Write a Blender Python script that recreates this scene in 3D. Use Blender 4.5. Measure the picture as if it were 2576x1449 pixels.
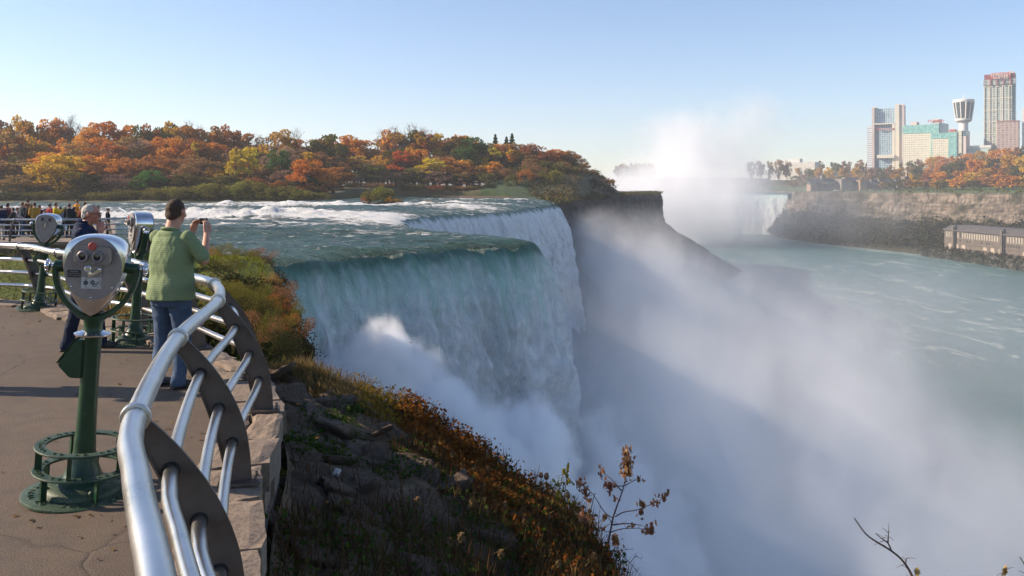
import bpy, bmesh, math, random
import numpy as np
from mathutils import Vector, Matrix, noise as mnoise
R = math.radians
random.seed(7)
for o in list(bpy.data.objects): bpy.data.objects.remove(o)
scene = bpy.context.scene
COL = scene.collection
# ---------------------------------------------------------------- camera
CAMZ = 1.95
FPX = 2150.0                      # focal length in pixels of a 2576 px wide frame
cam = bpy.data.cameras.new('camera'); camo = bpy.data.objects.new('camera', cam); COL.objects.link(camo)
cam.sensor_width = 36; cam.lens = 36*FPX/2576; cam.shift_y = -254.5/2576
cam.clip_start = 0.1; cam.clip_end = 20000
camo.location = (0, 0, CAMZ); camo.rotation_euler = (R(90), 0, 0)
scene.camera = camo
# ---------------------------------------------------------------- sky, sun, exposure
SUN_EL, SUN_AZ = 28.0, -85.0      # azimuth from +Y towards +X
w = bpy.data.worlds.new('World'); scene.world = w; w.use_nodes = True
nt = w.node_tree; bg = nt.nodes['Background']
sky = nt.nodes.new('ShaderNodeTexSky'); sky.sky_type = 'NISHITA'; sky.sun_disc = False
sky.sun_elevation = R(SUN_EL); sky.sun_rotation = R(SUN_AZ)
sky.altitude = 180; sky.air_density = 1.0; sky.dust_density = 0.2; sky.ozone_density = 4.0
wb = nt.nodes.new('ShaderNodeMix'); wb.data_type = 'RGBA'; wb.blend_type = 'MULTIPLY'; wb.inputs[0].default_value = 1.0; wb.inputs[7].default_value = (1.07, .99, 1.0, 1)   # camera white balance
nt.links.new(sky.outputs[0], wb.inputs[6]); nt.links.new(wb.outputs[2], bg.inputs[0]); bg.inputs[1].default_value = 0.092
sd = Vector((math.sin(R(SUN_AZ))*math.cos(R(SUN_EL)), math.cos(R(SUN_AZ))*math.cos(R(SUN_EL)), math.sin(R(SUN_EL))))
sl = bpy.data.lights.new('sun', 'SUN'); sl.energy = 4.4; sl.angle = R(0.7); sl.color = (1.0, 0.83, 0.64)
so = bpy.data.objects.new('sun', sl); COL.objects.link(so); so.rotation_euler = sd.to_track_quat('Z', 'Y').to_euler()
scene.view_settings.view_transform = 'Standard'; scene.view_settings.look = 'None'
scene.view_settings.exposure = 0.97; scene.view_settings.gamma = 1.0
cy = scene.cycles
cy.max_bounces = 16; cy.diffuse_bounces = 3; cy.glossy_bounces = 3; cy.transmission_bounces = 4; cy.transparent_max_bounces = 12
cy.volume_bounces = 16; cy.volume_step_rate = 1.0; cy.volume_max_steps = 160
cy.use_denoising = True; cy.use_adaptive_sampling = True; cy.adaptive_threshold = 0.02
cy.caustics_reflective = False; cy.caustics_refractive = False
scene.render.use_persistent_data = False

# ---------------------------------------------------------------- helpers
def atY(px, py, Y):               # where a sight line meets the distance Y
    return Vector(((px-1288)/FPX*Y, Y, CAMZ-(py-470)/FPX*Y))
def atZ(px, py, z):
    return atY(px, py, (CAMZ-z)*FPX/(py-470))

def tag(o, label=None, cat=None, group=None, kind=None):
    if label: o['label'] = label
    if cat: o['category'] = cat
    if group: o['group'] = group
    if kind: o['kind'] = kind
    return o
def empty(name, loc=(0, 0, 0), rz=0):
    o = bpy.data.objects.new(name, None); COL.objects.link(o); o.location = loc; o.rotation_euler[2] = rz
    o.empty_display_size = 0.3
    return o
def link(name, me, mats=None, parent=None):
    o = bpy.data.objects.new(name, me); COL.objects.link(o)
    if mats is not None:
        for m in (mats if isinstance(mats, (list, tuple)) else [mats]): me.materials.append(m)
    if parent: o.parent = parent
    return o
def mesh_np(name, V, F, smooth=False, mi=None):   # V (n,3), F list or (m,k) array of same size
    V = np.asarray(V, dtype=np.float32); F = np.asarray(F, dtype=np.int32)
    me = bpy.data.meshes.new(name); k = F.shape[1]
    me.vertices.add(len(V)); me.vertices.foreach_set('co', V.ravel())
    me.loops.add(F.size); me.loops.foreach_set('vertex_index', F.ravel())
    me.polygons.add(len(F)); me.polygons.foreach_set('loop_start', np.arange(len(F), dtype=np.int32)*k)
    me.polygons.foreach_set('loop_total', np.full(len(F), k, dtype=np.int32))
    if smooth: me.polygons.foreach_set('use_smooth', np.ones(len(F), dtype=bool))
    if mi is not None: me.polygons.foreach_set('material_index', np.asarray(mi, dtype=np.int32))
    me.update(calc_edges=True); me.validate()
    return me
def grid_faces(nr, nc):
    a = np.arange((nr-1)*nc).reshape(nr-1, nc)[:, :-1].ravel()
    return np.stack([a, a+1, a+nc+1, a+nc], 1)
def set_uv(me, UV):               # UV per vertex
    l = me.uv_layers.new(name='UVMap'); n = len(me.loops)
    vi = np.empty(n, dtype=np.int32); me.loops.foreach_get('vertex_index', vi)
    l.data.foreach_set('uv', np.asarray(UV, dtype=np.float32)[vi].ravel())
def set_attr(me, name, vals):
    a = me.attributes.new(name, 'FLOAT', 'POINT'); a.data.foreach_set('value', np.asarray(vals, dtype=np.float32))

class MB:
    """collects shapes into one mesh"""
    def __init__(s): s.v = []; s.f = []; s.m = []; s.mi = 0
    def add(s, vs, fs):
        b = len(s.v); s.v += [tuple(x) for x in vs]
        s.f += [tuple(b+i for i in f) for f in fs]; s.m += [s.mi]*len(fs); return s
    def box(s, c, size, rot=None, taper=1.0):
        hx, hy, hz = size[0]/2, size[1]/2, size[2]/2; c = Vector(c); vs = []
        for z in (-1, 1):
            k = taper if z > 0 else 1
            for x, y in ((-1, -1), (1, -1), (1, 1), (-1, 1)):
                p = Vector((x*hx*k, y*hy*k, z*hz))
                if rot: p = rot @ p
                vs.append(c+p)
        return s.add(vs, [(0, 3, 2, 1), (4, 5, 6, 7), (0, 1, 5, 4), (1, 2, 6, 5), (2, 3, 7, 6), (3, 0, 4, 7)])
    def tube(s, pts, rad, n=8, cap=True, closed=False):
        pts = [Vector(p) for p in pts]; m = len(pts)
        rad = rad if isinstance(rad, (list, tuple)) else [rad]*m
        vs = []; up = None
        for i, p in enumerate(pts):
            if closed: t = pts[(i+1) % m]-pts[i-1]
            else: t = pts[min(i+1, m-1)]-pts[max(i-1, 0)]
            if t.length < 1e-9: t = Vector((0, 0, 1))
            t.normalize()
            if up is None:
                up = Vector((0, 0, 1)) if abs(t.z) < .9 else Vector((1, 0, 0))
            a = t.cross(up).normalized(); up = a.cross(t).normalized()
            for k in range(n):
                th = 2*math.pi*k/n; vs.append(p+(a*math.cos(th)+up*math.sin(th))*rad[i])
        fs = []
        for i in range(m if closed else m-1):
            for k in range(n):
                a0 = i*n+k; a1 = i*n+(k+1) % n; j = (i+1) % m
                fs.append((a0, a1, j*n+(k+1) % n, j*n+k))
        if cap and not closed: fs += [tuple(range(n))[::-1], tuple((m-1)*n+k for k in range(n))]
        return s.add(vs, fs)
    def lathe(s, prof, n=24, c=(0, 0, 0), rot=None, sx=1, sy=1, cap=True):     # prof: (r, z)
        vs = []; c = Vector(c)
        for r, z in prof:
            for k in range(n):
                th = 2*math.pi*k/n; p = Vector((r*math.cos(th)*sx, r*math.sin(th)*sy, z))
                vs.append(c+(rot @ p if rot else p))
        fs = [(i*n+k, i*n+(k+1) % n, (i+1)*n+(k+1) % n, (i+1)*n+k) for i in range(len(prof)-1) for k in range(n)]
        if cap and prof[0][0] > 1e-6: fs.append(tuple(range(n))[::-1])
        if cap and prof[-1][0] > 1e-6: fs.append(tuple((len(prof)-1)*n+k for k in range(n)))
        return s.add(vs, fs)
    def prism(s, poly, d0, d1, frame=None):       # poly in (u, w), extruded along v from d0 to d1; frame maps (u, v, w)
        n = len(poly); fr = frame or (lambda p: p)
        vs = [fr(Vector((u, d0, w_))) for u, w_ in poly]+[fr(Vector((u, d1, w_))) for u, w_ in poly]
        fs = [tuple(range(n)), tuple(range(2*n-1, n-1, -1))]+[(i, i+n, (i+1) % n+n, (i+1) % n) for i in range(n)]
        return s.add(vs, fs)
    def ball(s, c, r, n=10, m=8, rot=None):
        c = Vector(c); r = r if isinstance(r, (tuple, list)) else (r, r, r); vs = []
        for i in range(1, m):
            ph = math.pi*i/m
            for k in range(n):
                th = 2*math.pi*k/n
                p = Vector((r[0]*math.sin(ph)*math.cos(th), r[1]*math.sin(ph)*math.sin(th), r[2]*math.cos(ph)))
                vs.append(c+(rot @ p if rot else p))
        t = Vector((0, 0, r[2])); t = rot @ t if rot else t
        vs += [c+t, c-t]; T = len(vs)-2; fs = []
        for i in range(m-2):
            for k in range(n): fs.append((i*n+k, (i+1)*n+k, (i+1)*n+(k+1) % n, i*n+(k+1) % n))
        for k in range(n):
            fs.append((T, k, (k+1) % n)); fs.append((T+1, (m-2)*n+(k+1) % n, (m-2)*n+k))
        return s.add(vs, fs)
    def mesh(s, name, smooth=False):
        me = bpy.data.meshes.new(name); me.from_pydata(s.v, [], s.f); me.update()
        me.polygons.foreach_set('material_index', s.m)
        if smooth is True: me.polygons.foreach_set('use_smooth', [True]*len(s.f))
        elif smooth: me.polygons.foreach_set('use_smooth', [True]*len(s.f)); me.set_sharp_from_angle(angle=R(smooth))
        return me
    def build(s, name, mats, parent=None, smooth=False):
        return link(name, s.mesh(name, smooth), mats, parent)

def catmull(P, step):
    P = [Vector(p) for p in P]; Q = [2*P[0]-P[1]]+P+[2*P[-1]-P[-2]]; out = []
    for i in range(1, len(Q)-2):
        a, b, c, d = Q[i-1:i+3]; n = max(1, int(round((c-b).length/step)))
        for k in range(n):
            t = k/n
            out.append(.5*((2*b)+(c-a)*t+(2*a-5*b+4*c-d)*t*t+(3*b-a-3*c+d)*t**3))
    out.append(P[-1]); return out
def resample(P, n):
    P = np.array([tuple(p) for p in P], float); d = np.r_[0, np.cumsum(np.linalg.norm(np.diff(P, axis=0), axis=1))]
    t = np.linspace(0, d[-1], n)
    return np.stack([np.interp(t, d, P[:, k]) for k in range(P.shape[1])], 1)
def fnoise(P, scale, octaves=4, seed=0.0, H=1.0):
    f = mnoise.fractal
    return np.array([f((p[0]*scale+seed, p[1]*scale-seed, p[2]*scale+seed*.7), H, 2.0, octaves) for p in P])

# ---------------------------------------------------------------- node materials
class NT:
    def __init__(s, name):
        s.mat = bpy.data.materials.new(name); s.mat.use_nodes = True; s.t = s.mat.node_tree; s.t.nodes.clear()
        s.out = s.t.nodes.new('ShaderNodeOutputMaterial')
    def n(s, typ, ins=None, **props):
        nd = s.t.nodes.new('ShaderNode'+typ)
        for k, v in props.items(): setattr(nd, k, v)
        for k, v in (ins or {}).items():
            sock = nd.inputs[k]
            if isinstance(v, bpy.types.NodeSocket): s.t.links.new(v, sock)
            elif isinstance(v, bpy.types.Node): s.t.links.new(v.outputs[0], sock)
            else: sock.default_value = v
        return nd
    def math(s, op, a, b=0.0, clamp=False):
        return s.n('Math', {0: a, 1: b}, operation=op, use_clamp=clamp).outputs[0]
    def mix(s, f, a, b, mode='MIX'):
        nd = s.n('Mix', {0: f}, data_type='RGBA', blend_type=mode)
        for i, v in ((6, a), (7, b)):
            if isinstance(v, (bpy.types.NodeSocket, bpy.types.Node)): s.t.links.new(v.outputs[0] if isinstance(v, bpy.types.Node) else v, nd.inputs[i])
            else: nd.inputs[i].default_value = (*v, 1) if len(v) == 3 else v
        return nd.outputs[2]
    def ramp(s, f, stops, interp='LINEAR'):
        nd = s.n('ValToRGB', {0: f}); cr = nd.color_ramp; cr.interpolation = interp
        while len(cr.elements) < len(stops): cr.elements.new(0.5)
        for e, (p, c) in zip(cr.elements, stops):
            e.position = p; e.color = (*c, 1) if isinstance(c, (tuple, list)) else (c, c, c, 1)
        return nd.outputs[0]
    def noise(s, vec, scale, detail=4, rough=.55, dist=0.0, sep=None):
        return s.n('TexNoise', {'Vector': vec, 'Scale': scale, 'Detail': detail, 'Roughness': rough, 'Distortion': dist}).outputs[0]
    def vmul(s, vec, k):
        return s.n('VectorMath', {0: vec, 1: k}, operation='MULTIPLY').outputs[0]
    def coord(s, which='Object'): return s.n('TexCoord').outputs[which]
    def surf(s, col, rough=.7, metal=0.0, normal=None, spec=None, extra=None):
        ins = {'Base Color': (*col, 1) if isinstance(col, (tuple, list)) else col, 'Roughness': rough, 'Metallic': metal}
        if normal is not None: ins['Normal'] = normal
        if spec is not None: ins['Specular IOR Level'] = spec
        ins.update(extra or {})
        b = s.n('BsdfPrincipled', ins); s.t.links.new(b.outputs[0], s.out.inputs[0]); return s.mat
    def bump(s, h, strength=.5, dist=.05):
        return s.n('Bump', {'Height': h, 'Strength': strength, 'Distance': dist}).outputs[0]
_mc = {}
def M(name, col, rough=.7, metal=0.0, col2=None, scale=4.0, bump=0.0, bscale=None, bdist=.02, which='Object', detail=5, spec=None):
    """plain material with procedural mottling and relief"""
    if name in _mc: return _mc[name]
    t = NT(name); co = t.coord(which); c2 = col2 or tuple(min(1, x*1.25) for x in col)
    n1 = t.noise(co, scale, detail)
    c = t.mix(t.ramp(n1, [(.35, 0.), (.65, 1.)]), col, c2)
    nm = t.bump(t.noise(co, bscale or scale*4, 4), bump, bdist) if bump else None
    _mc[name] = t.surf(c, rough, metal, nm, spec); return _mc[name]
# ================================================================ LAND AND WATER
WZ = -3.05                        # level of the upper river at the brink
GZ = -57.0                        # level of the river in the gorge
RAIL = [(-.02, .35), (-.40, 1.15), (-.868, 2.086), (-1.22, 2.78), (-1.55, 3.52), (-2.10, 5.375), (-2.45, 7.12), (-2.90, 8.34), (-3.42, 9.05),
        (-4.10, 9.95), (-5.30, 11.35), (-6.60, 12.40), (-7.90, 13.70), (-9.80, 14.15), (-13.5, 14.9), (-20, 16.2), (-27, 17.6)]
railc = catmull([(x, y, 0) for x, y in RAIL], .1)
def offs(path, d):                # shift a path sideways (positive = outwards, towards the gorge)
    out = []
    for i, p in enumerate(path):
        t = (path[min(i+1, len(path)-1)]-path[max(i-1, 0)]).normalized()
        out.append(p+Vector((t.y, -t.x, 0))*d)
    return out
basec = offs(railc, .37)
# --- materials of the ground
t = NT('asphalt'); co = t.coord()
big = t.noise(co, .45, 5, .6); fine = t.noise(co, 90, 3, .7); mid = t.noise(co, 5, 5, .6)
c = t.mix(t.ramp(big, [(.3, 0.), (.7, 1.)]), (.074, .049, .030), (.140, .097, .062))
c = t.mix(t.ramp(mid, [(.45, 0.), (.75, .6)]), c, (.06, .045, .036))
c = t.mix(t.ramp(fine, [(.35, .55), (.5, 0.)]), c, (.03, .025, .02))
c = t.mix(t.ramp(fine, [(.6, 0.), (.75, .5)]), c, (.25, .20, .16))
vor = t.n('TexVoronoi', {'Vector': t.n('VectorMath', {0: co, 1: t.vmul(t.n('TexNoise', {'Vector': co, 'Scale': 1.2}).outputs[1], (.6, .6, .6))}, operation='ADD').outputs[0], 'Scale': .33}, feature='DISTANCE_TO_EDGE').outputs[0]
crack = t.ramp(vor, [(0., 1.), (.006, 0.)])
crack = t.math('MULTIPLY', crack, t.ramp(t.noise(co, .7, 2), [(.48, 0.), (.6, 1.)]))
crack = t.math('MULTIPLY', crack, .4); c = t.mix(crack, c, (.02, .015, .012))
h = t.math('ADD', t.math('MULTIPLY', fine, 1.0), t.math('MULTIPLY', crack, -2.0))
ASPH = t.surf(c, .82, 0, t.bump(h, .9, .006))
t = NT('coping_stone'); co = t.coord()
n1 = t.noise(co, 3, 6, .6); n2 = t.noise(co, 30, 4, .6)
c = t.mix(t.ramp(n1, [(.3, 0.), (.7, 1.)]), (.17, .122, .085), (.30, .225, .16))
c = t.mix(t.ramp(t.n('NewGeometry').outputs['Random Per Island'], [(0., .45), (1., 0.)]), c, (.20, .16, .13))
c = t.mix(t.ramp(n2, [(.38, .7), (.5, 0.)]), c, (.11, .085, .07))
STONE = t.surf(c, .9, 0, t.bump(t.math('ADD', n1, t.math('MULTIPLY', n2, .6)), .8, .016))
def soil_mat(name, a, b, g, gamt, scale=1.0):
    t = NT(name); co = t.coord(); n1 = t.noise(co, 1.1*scale, 8, .62); n2 = t.noise(co, 7*scale, 6, .65); n3 = t.noise(co, .33*scale, 5, .6)
    c = t.mix(t.ramp(n1, [(.35, 0.), (.65, 1.)]), a, b)
    c = t.mix(t.ramp(t.math('ADD', n2, t.math('MULTIPLY', n3, .6)), [(.78-gamt, 0.), (.95-gamt, 1.)]), c, g)
    return t.surf(c, .95, 0, t.bump(t.math('ADD', n2, n1), 1.0, .12/scale), spec=.2)
SOIL = soil_mat('slope_soil', (.11, .074, .047), (.23, .16, .105), (.08, .075, .03), .0)
CLIFF_NEAR = soil_mat('near_cliff_rock', (.05, .042, .034), (.13, .105, .08), (.04, .05, .018), .05, .7)
GRASSLAND = soil_mat('grassland_soil', (.045, .045, .016), (.075, .08, .02), (.10, .12, .02), .2, .5)
def cliff_mat(name, a, b, strat, green, sc):
    t = NT(name); co = t.coord(); zc = t.vmul(co, (.25, .25, 2.2))
    n1 = t.noise(zc, .16*sc, 8, .65); n2 = t.noise(co, .1*sc, 8, .65); n3 = t.noise(t.vmul(co, (1, 1, .25)), .35*sc, 6, .6)
    c = t.mix(t.ramp(n1, [(.38, 0.), (.62, 1.)]), a, b)
    c = t.mix(t.ramp(n3, [(.45, 0.), (.62, .8)]), c, strat)
    at = t.n('Attribute', attribute_name='green').outputs['Fac']
    c = t.mix(t.math('MULTIPLY', t.ramp(t.math('ADD', n2, t.math('MULTIPLY', at, .5)), [(.62, 0.), (.78, 1.)]), 1.0), c, green)
    hh = t.math('ADD', t.math('ADD', n1, n3), n2)
    return t.surf(c, .95, 0, t.bump(hh, 1.0, 3.0/sc), spec=.15)
CLIFF = cliff_mat('gorge_cliff', (.055, .05, .045), (.12, .105, .09), (.035, .033, .03), (.03, .036, .018), 1.0)
CLIFF_SUN = cliff_mat('canadian_cliff', (.17, .135, .105), (.33, .265, .205), (.10, .085, .07), (.055, .052, .03), .8)  # paler copy of the gorge rock, sunlight put into its colour

def patch(name, rows, mat, noise_amp=0, nscale=.3, nrow=None, keep=(0, -1), attr=None, smooth=True, dirfn=None, seed=3.1, oct=5):
    """surface through several polylines; rows is a list of (n,3) arrays"""
    rows = np.array(rows); nr, nc = rows.shape[:2]; V = rows.reshape(-1, 3).copy()
    if noise_amp:
        nz = fnoise(V, nscale, oct, seed)*noise_amp
        amp = np.ones(nr); 
        for k in keep: amp[k] = 0
        nz = nz*np.repeat(amp, nc)
        if dirfn is None: V[:, 2] += nz
        else: V += dirfn*nz[:, None] if dirfn.shape == (3,) else dirfn*nz[:, None]
    me = mesh_np(name, V, grid_faces(nr, nc), smooth)
    if attr is not None: set_attr(me, 'green', np.repeat(attr, nc))
    return link(name, me, mat)
def blend_rows(A, B, n, f=lambda t: t, zf=lambda t: t):
    out = []
    for i in range(n):
        t = i/(n-1); r = A*(1-f(t))+B*f(t); r[:, 2] = A[:, 2]*(1-zf(t))+B[:, 2]*zf(t); out.append(r)
    return out

# --- near shore: plaza, slope, headland and its cliff
BR_N = [(5.2, -9, -2.2), (3.9, -3, -2.1), (3.1, .5, -2.0), (2.6, 3, -1.9), (2.0, 5, -1.8), (1.45, 6.5, -1.75), (1.0, 7.9, -1.66), (.7, 9, -1.62),
        (.2, 10, -1.585), (-.43, 10.6, -1.31), (-1.49, 11.1, -1.0), (-2.45, 11.5, -.64), (-3.47, 11.7, -.60)]
BR_H = [(-3.47, 11.7, -.60), (-4.0, 14, -1.8), (-4.9, 18, -3.0), (-6.3, 24, -3.8), (-7.6, 30, -4.0), (-9.3, 36, -3.9), (-11.8, 42, -3.2),
        (-13.1, 47, -2.6), (-15.2, 52, -2.6), (-18.6, 59.4, -2.8), (-24, 62.5, -3.3), (-40, 71, -3.3), (-70, 79, -3.3), (-240, 90, -3.3)]
NB = resample(catmull(BR_N, .5), 150); HB = resample(catmull(BR_H[:9], 1), 150)
# inner edge of the near slope = foot of the wall
wf = [p for p in offs(railc, .56) if p.y < 10.6 and p.x > -4.3]
wf = [Vector((.9, -9, 0)), Vector((.75, -3, 0)), Vector((.62, -.5, 0))]+[p for p in wf if p.y > .6]
WFI = resample(wf, 150); WFI[:, 2] = -.42
rows = blend_rows(WFI, NB, 60, zf=lambda t: t**.9)
o = patch('slope', rows, SOIL, .17, .9, keep=(0,), seed=2.2, oct=6); tag(o, kind='structure')
SLOPE_ROWS = np.array(rows)
def slope_pt(u, v):               # u along the wall 0..1, v from wall to brink 0..1
    i = u*149; j = v*59; i0 = int(min(i, 148)); j0 = int(min(j, 58)); return Vector(SLOPE_ROWS[j0, i0])
# headland surface
inl = [(-3.75, 10.6, -.42), (-5.0, 11.9, -.5), (-7.4, 14.2, -.55), (-10, 15.2, -.6), (-14, 16.2, -.7), (-22, 18, -.8), (-40, 22, -.9), (-60, 30, -1.0), (-70, 45, -1.2), (-70, 60, -1.5)]
INL = resample(inl, 150)
rows = blend_rows(INL, HB, 90, zf=lambda t: t**2.0)
o = patch('headland', rows, GRASSLAND, .5, .25, keep=(0, -1), seed=5.5); tag(o, kind='structure')
HEAD_ROWS = np.array(rows)
HB2 = resample(catmull(BR_H[8:], 2), 80); IN2 = resample([(-70, 60, -1.5), (-72, 64, -1.6), (-80, 68, -1.6), (-240, 80, -1.6)], 80)
rows = blend_rows(IN2, HB2, 20); o = patch('river_bank', rows, GRASSLAND, .3, .3, seed=4.1); tag(o, kind='structure')
# cliff below the brink: outwards and down
allb = np.vstack([NB[:-1], resample(catmull(BR_H[:11], 1), 220)])
def outw(P, flip=1):
    t = np.gradient(P[:, :2], axis=0); t /= np.linalg.norm(t, axis=1)[:, None]+1e-9
    return np.stack([t[:, 1], -t[:, 0]], 1)*flip
nrm = outw(allb)
k = np.ones(15)/15; nrm = np.stack([np.convolve(np.pad(nrm[:, i], 7, mode='edge'), k, 'valid') for i in (0, 1)], 1)
rows = []
for j in range(70):
    t_ = j/69; dz = (t_**1.35)*(-54); r = allb.copy(); r[:, 2] += dz*1.0
    o_ = .35*min(1, t_*12)+ .16*(-dz)*(1 if -dz < 25 else 1)+max(0, -dz-25)*.5
    r[:, :2] += nrm*o_; rows.append(r)
V = np.array(rows); nr, nc = V.shape[:2]; Vf = V.reshape(-1, 3)
nz = fnoise(Vf*np.array([1, 1, 1.6]), .35, 6, 9.3)*.9*np.clip(np.repeat(np.arange(nr), nc)/4., 0, 1)
Vf = Vf+np.hstack([np.tile(nrm, (nr, 1))*nz[:, None], np.zeros((len(Vf), 1))])
o = link('cliff', mesh_np('cliff', Vf, grid_faces(nr, nc), True), CLIFF_NEAR); tag(o, kind='structure')
# plaza
inner = [p for p in offs(railc, .08)]
poly = [(0.3, -9, 0)]+[(p.x, p.y, 0) for p in inner[::2]]+[(-40, 20.3, 0), (-60, 20, 0), (-60, -9, 0)]
m = MB(); m.add(poly, [tuple(range(len(poly)))]); o = m.build('pavement', ASPH); tag(o, kind='structure')
PAVE = o
bmx = bmesh.new(); bmx.from_mesh(o.data); bmesh.ops.triangulate(bmx, faces=bmx.faces); bmx.to_mesh(o.data); bmx.free()
# far platform where the crowd stands
t = NT('platform_paving'); co = t.coord(); n1 = t.noise(co, .6, 5); PLAT = t.surf(t.mix(n1, (.17, .125, .095), (.30, .235, .185)), .85)
m = MB(); m.prism([(-18.6, 40.2), (-29.5, 63.5), (-60, 69), (-110, 76), (-110, 40.2)], -.7, -4.7, lambda p: Vector((p.x, p.z, p.y))); o = m.build('terrace', PLAT); tag(o, kind='structure')
ba = resample([(-110, 40.15, -1.15), (-18.7, 40.15, -1.15)], 120); bb = resample([(-110, 22, -1.6), (-40, 24, -1.9), (-12.5, 27, -2.6)], 120)
o = patch('bank', blend_rows(ba, bb, 40), GRASSLAND, .35, .3, keep=(), seed=6.6); tag(o, kind='structure'); BANK_A, BANK_B = ba, bb
m = MB()
for i in range(60):
    x = -79+i*1.02
    if x > -19: break
    m.box((x, 39.85, -.68+random.uniform(-.01, .01)), (1.0, .5, .14))
o = m.build('terrace_kerb', STONE); tag(o, kind='structure')

# --- lower river
t = NT('gorge_water'); co = t.coord(); n1 = t.noise(co, .012, 6, .6, 1.0); st = t.noise(t.vmul(co, (1, .30, 1)), .075, 9, .72, 1.6); rp = t.noise(t.vmul(co, (1, .6, 1)), .5, 7, .72)
base = t.mix(t.ramp(n1, [(.35, 0.), (.65, 1.)]), (.035, .105, .100), (.065, .155, .145))
msk = t.math('MULTIPLY', t.ramp(st, [(.555, 0.), (.60, .8)]), t.ramp(t.noise(co, .0065, 3, .5, .5), [(.42, 0.), (.56, 1.)]))
at = t.n('Attribute', attribute_name='foam').outputs['Fac']
msk2 = t.math('MULTIPLY', at, t.ramp(st, [(.42, 0.), (.52, 1.)])); fm = t.math('MAXIMUM', msk, msk2)
c = t.mix(fm, base, (.36, .40, .37))
GWATER = t.surf(c, t.math('ADD', .32, t.math('MULTIPLY', fm, .5)), 0, t.bump(t.math('ADD', rp, st), .7, 1.6), spec=.35)
SHORE = [(1300, -300), (900, 40), (620, 330), (480, 520), (385, 634), (366, 705), (341, 803), (321, 880), (310, 960), (312, 1030), (322, 1066), (345, 1150), (352, 1320), (330, 1500), (300, 1700)]
xs = np.concatenate([np.linspace(-60, 700, 190)]); ys = np.linspace(-60, 1150, 250)
X, Y = np.meshgrid(xs, ys); V = np.stack([X.ravel(), Y.ravel(), np.full(X.size, GZ)], 1)
sh = np.array([tuple(p)[:2] for p in catmull([(x, y, 0) for x, y in SHORE], 10)])
d = np.full(len(V), 1e9)
for p in sh[sh[:, 1] < 1100]: d = np.minimum(d, np.hypot(V[:, 0]-p[0], V[:, 1]-p[1]))
foam = np.clip(1-d/26, 0, 1)**.8*.75
V[:, 2] += fnoise(V, .09, 3, 1.0)*.5
me = mesh_np('gorge_river', V, grid_faces(len(ys), len(xs)), True); set_attr(me, 'foam', foam)
o = link('gorge_river', me, GWATER); tag(o, kind='structure')
# rest of the ground as one sheet reaching the horizon
m = MB(); m.add([(-9000, -9000, -62), (9000, -9000, -62), (9000, 14000, -62), (-9000, 14000, -62)], [(0, 1, 2, 3)])
o = m.build('ground', GRASSLAND); tag(o, kind='structure')

# --- upper river
CREST = [(-21.5, 60.6), (-18.5, 61.4), (-16, 65.2), (-12.5, 69.4), (-8.5, 74.1), (-4.0, 80.2), (-.6, 82.6), (1.7, 84.5), (1.9, 87.5), (.1, 91.5), (-6.3, 98.5), (-10.4, 107.5),
         (-14.3, 119), (-17.2, 135), (-18.6, 148), (-17.5, 162), (-11.5, 177), (-3.3, 190), (1.5, 206), (5.4, 224), (9.5, 241), (13.3, 256), (13.5, 262)]
CR = resample(catmull([(x, y, WZ) for x, y in CREST], .8), 560)
# small irregularities of the lip
arc = np.r_[0, np.cumsum(np.linalg.norm(np.diff(CR[:, :2], axis=0), axis=1))]
cn = outw(CR); k = np.ones(13)/13; cn = np.stack([np.convolve(np.pad(cn[:, i], 6, mode='edge'), k, 'valid') for i in (0, 1)], 1)
cn /= np.linalg.norm(cn, axis=1)[:, None]
wob = np.array([mnoise.fractal((a*.11, 3.3, 0), 1, 2, 5) for a in arc])
wob2 = np.array([abs(mnoise.noise((a*.16, 7.7, 0))) for a in arc])
edge = np.clip(arc/6, 0, 1)*np.clip((arc[-1]-arc)/6, 0, 1)
CR[:, :2] += cn*((wob*1.2)*edge)[:, None]
ZC = np.array([mnoise.fractal((a*.30, 9.1, 0), .9, 2, 4) for a in arc])*.34*edge; CR[:, 2] += ZC
TG = resample([(-220, 84), (-222, 110), (-224, 150), (-226, 190), (-226, 222)], 200)
FAR = [(-226, 222), (-180, 232), (-120, 240), (-75, 243), (-54, 246), (-58, 275), (-52, 312), (-30, 320), (0, 312), (12, 292), (14, 275), (13.5, 262)]
FARS = resample(catmull([(x, y, 0) for x, y in FAR], 3), 200)
# rows fan from the crest to the left and far banks
tgt = np.vstack([resample([(-24, 62.3), (-60, 76), (-140, 85), (-220, 90)], 60), resample([(-220, 90), (-225, 160), (-226, 222)], 120)[:, :2], FARS[:, :2]])
tgt = resample(tgt, 560)
# make correspondence denser where needed
# along-row spacing tight near the crest
ncol = 230; uu = (np.linspace(0, 1, ncol))**1.9
# monotone mapping of crest arc to the bank arc
cs = [0, .13, .20, .28, .50, .62, .80, 1.0]; ts = [0, .05, .25, .42, .62, .72, .86, 1.0]
mp = np.interp(np.linspace(0, 1, 560), cs, ts); ta = np.linspace(0, 1, 560)
TG2 = np.stack([np.interp(mp, ta, tgt[:, k]) for k in (0, 1)], 1)
kk = np.ones(41)/41; TG2 = np.stack([np.convolve(np.pad(TG2[:, i], 20, mode='edge'), kk, 'valid') for i in (0, 1)], 1)
P = CR[None, :, :2]*(1-uu)[:, None, None]+TG2[None]*uu[:, None, None]
V = np.concatenate([P, np.full((ncol, 560, 1), WZ)], 2).reshape(-1, 3)
dist_crest = (np.hypot(P[..., 0]-CR[None, :, 0], P[..., 1]-CR[None, :, 1])).ravel()
x, y = V[:, 0], V[:, 1]
def gs(cx, cy, rx, ry, rot=0):
    c_, s_ = math.cos(rot), math.sin(rot); dx, dy = x-cx, y-cy
    return np.exp(-(((dx*c_+dy*s_)/rx)**2+((-dx*s_+dy*c_)/ry)**2))
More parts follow.
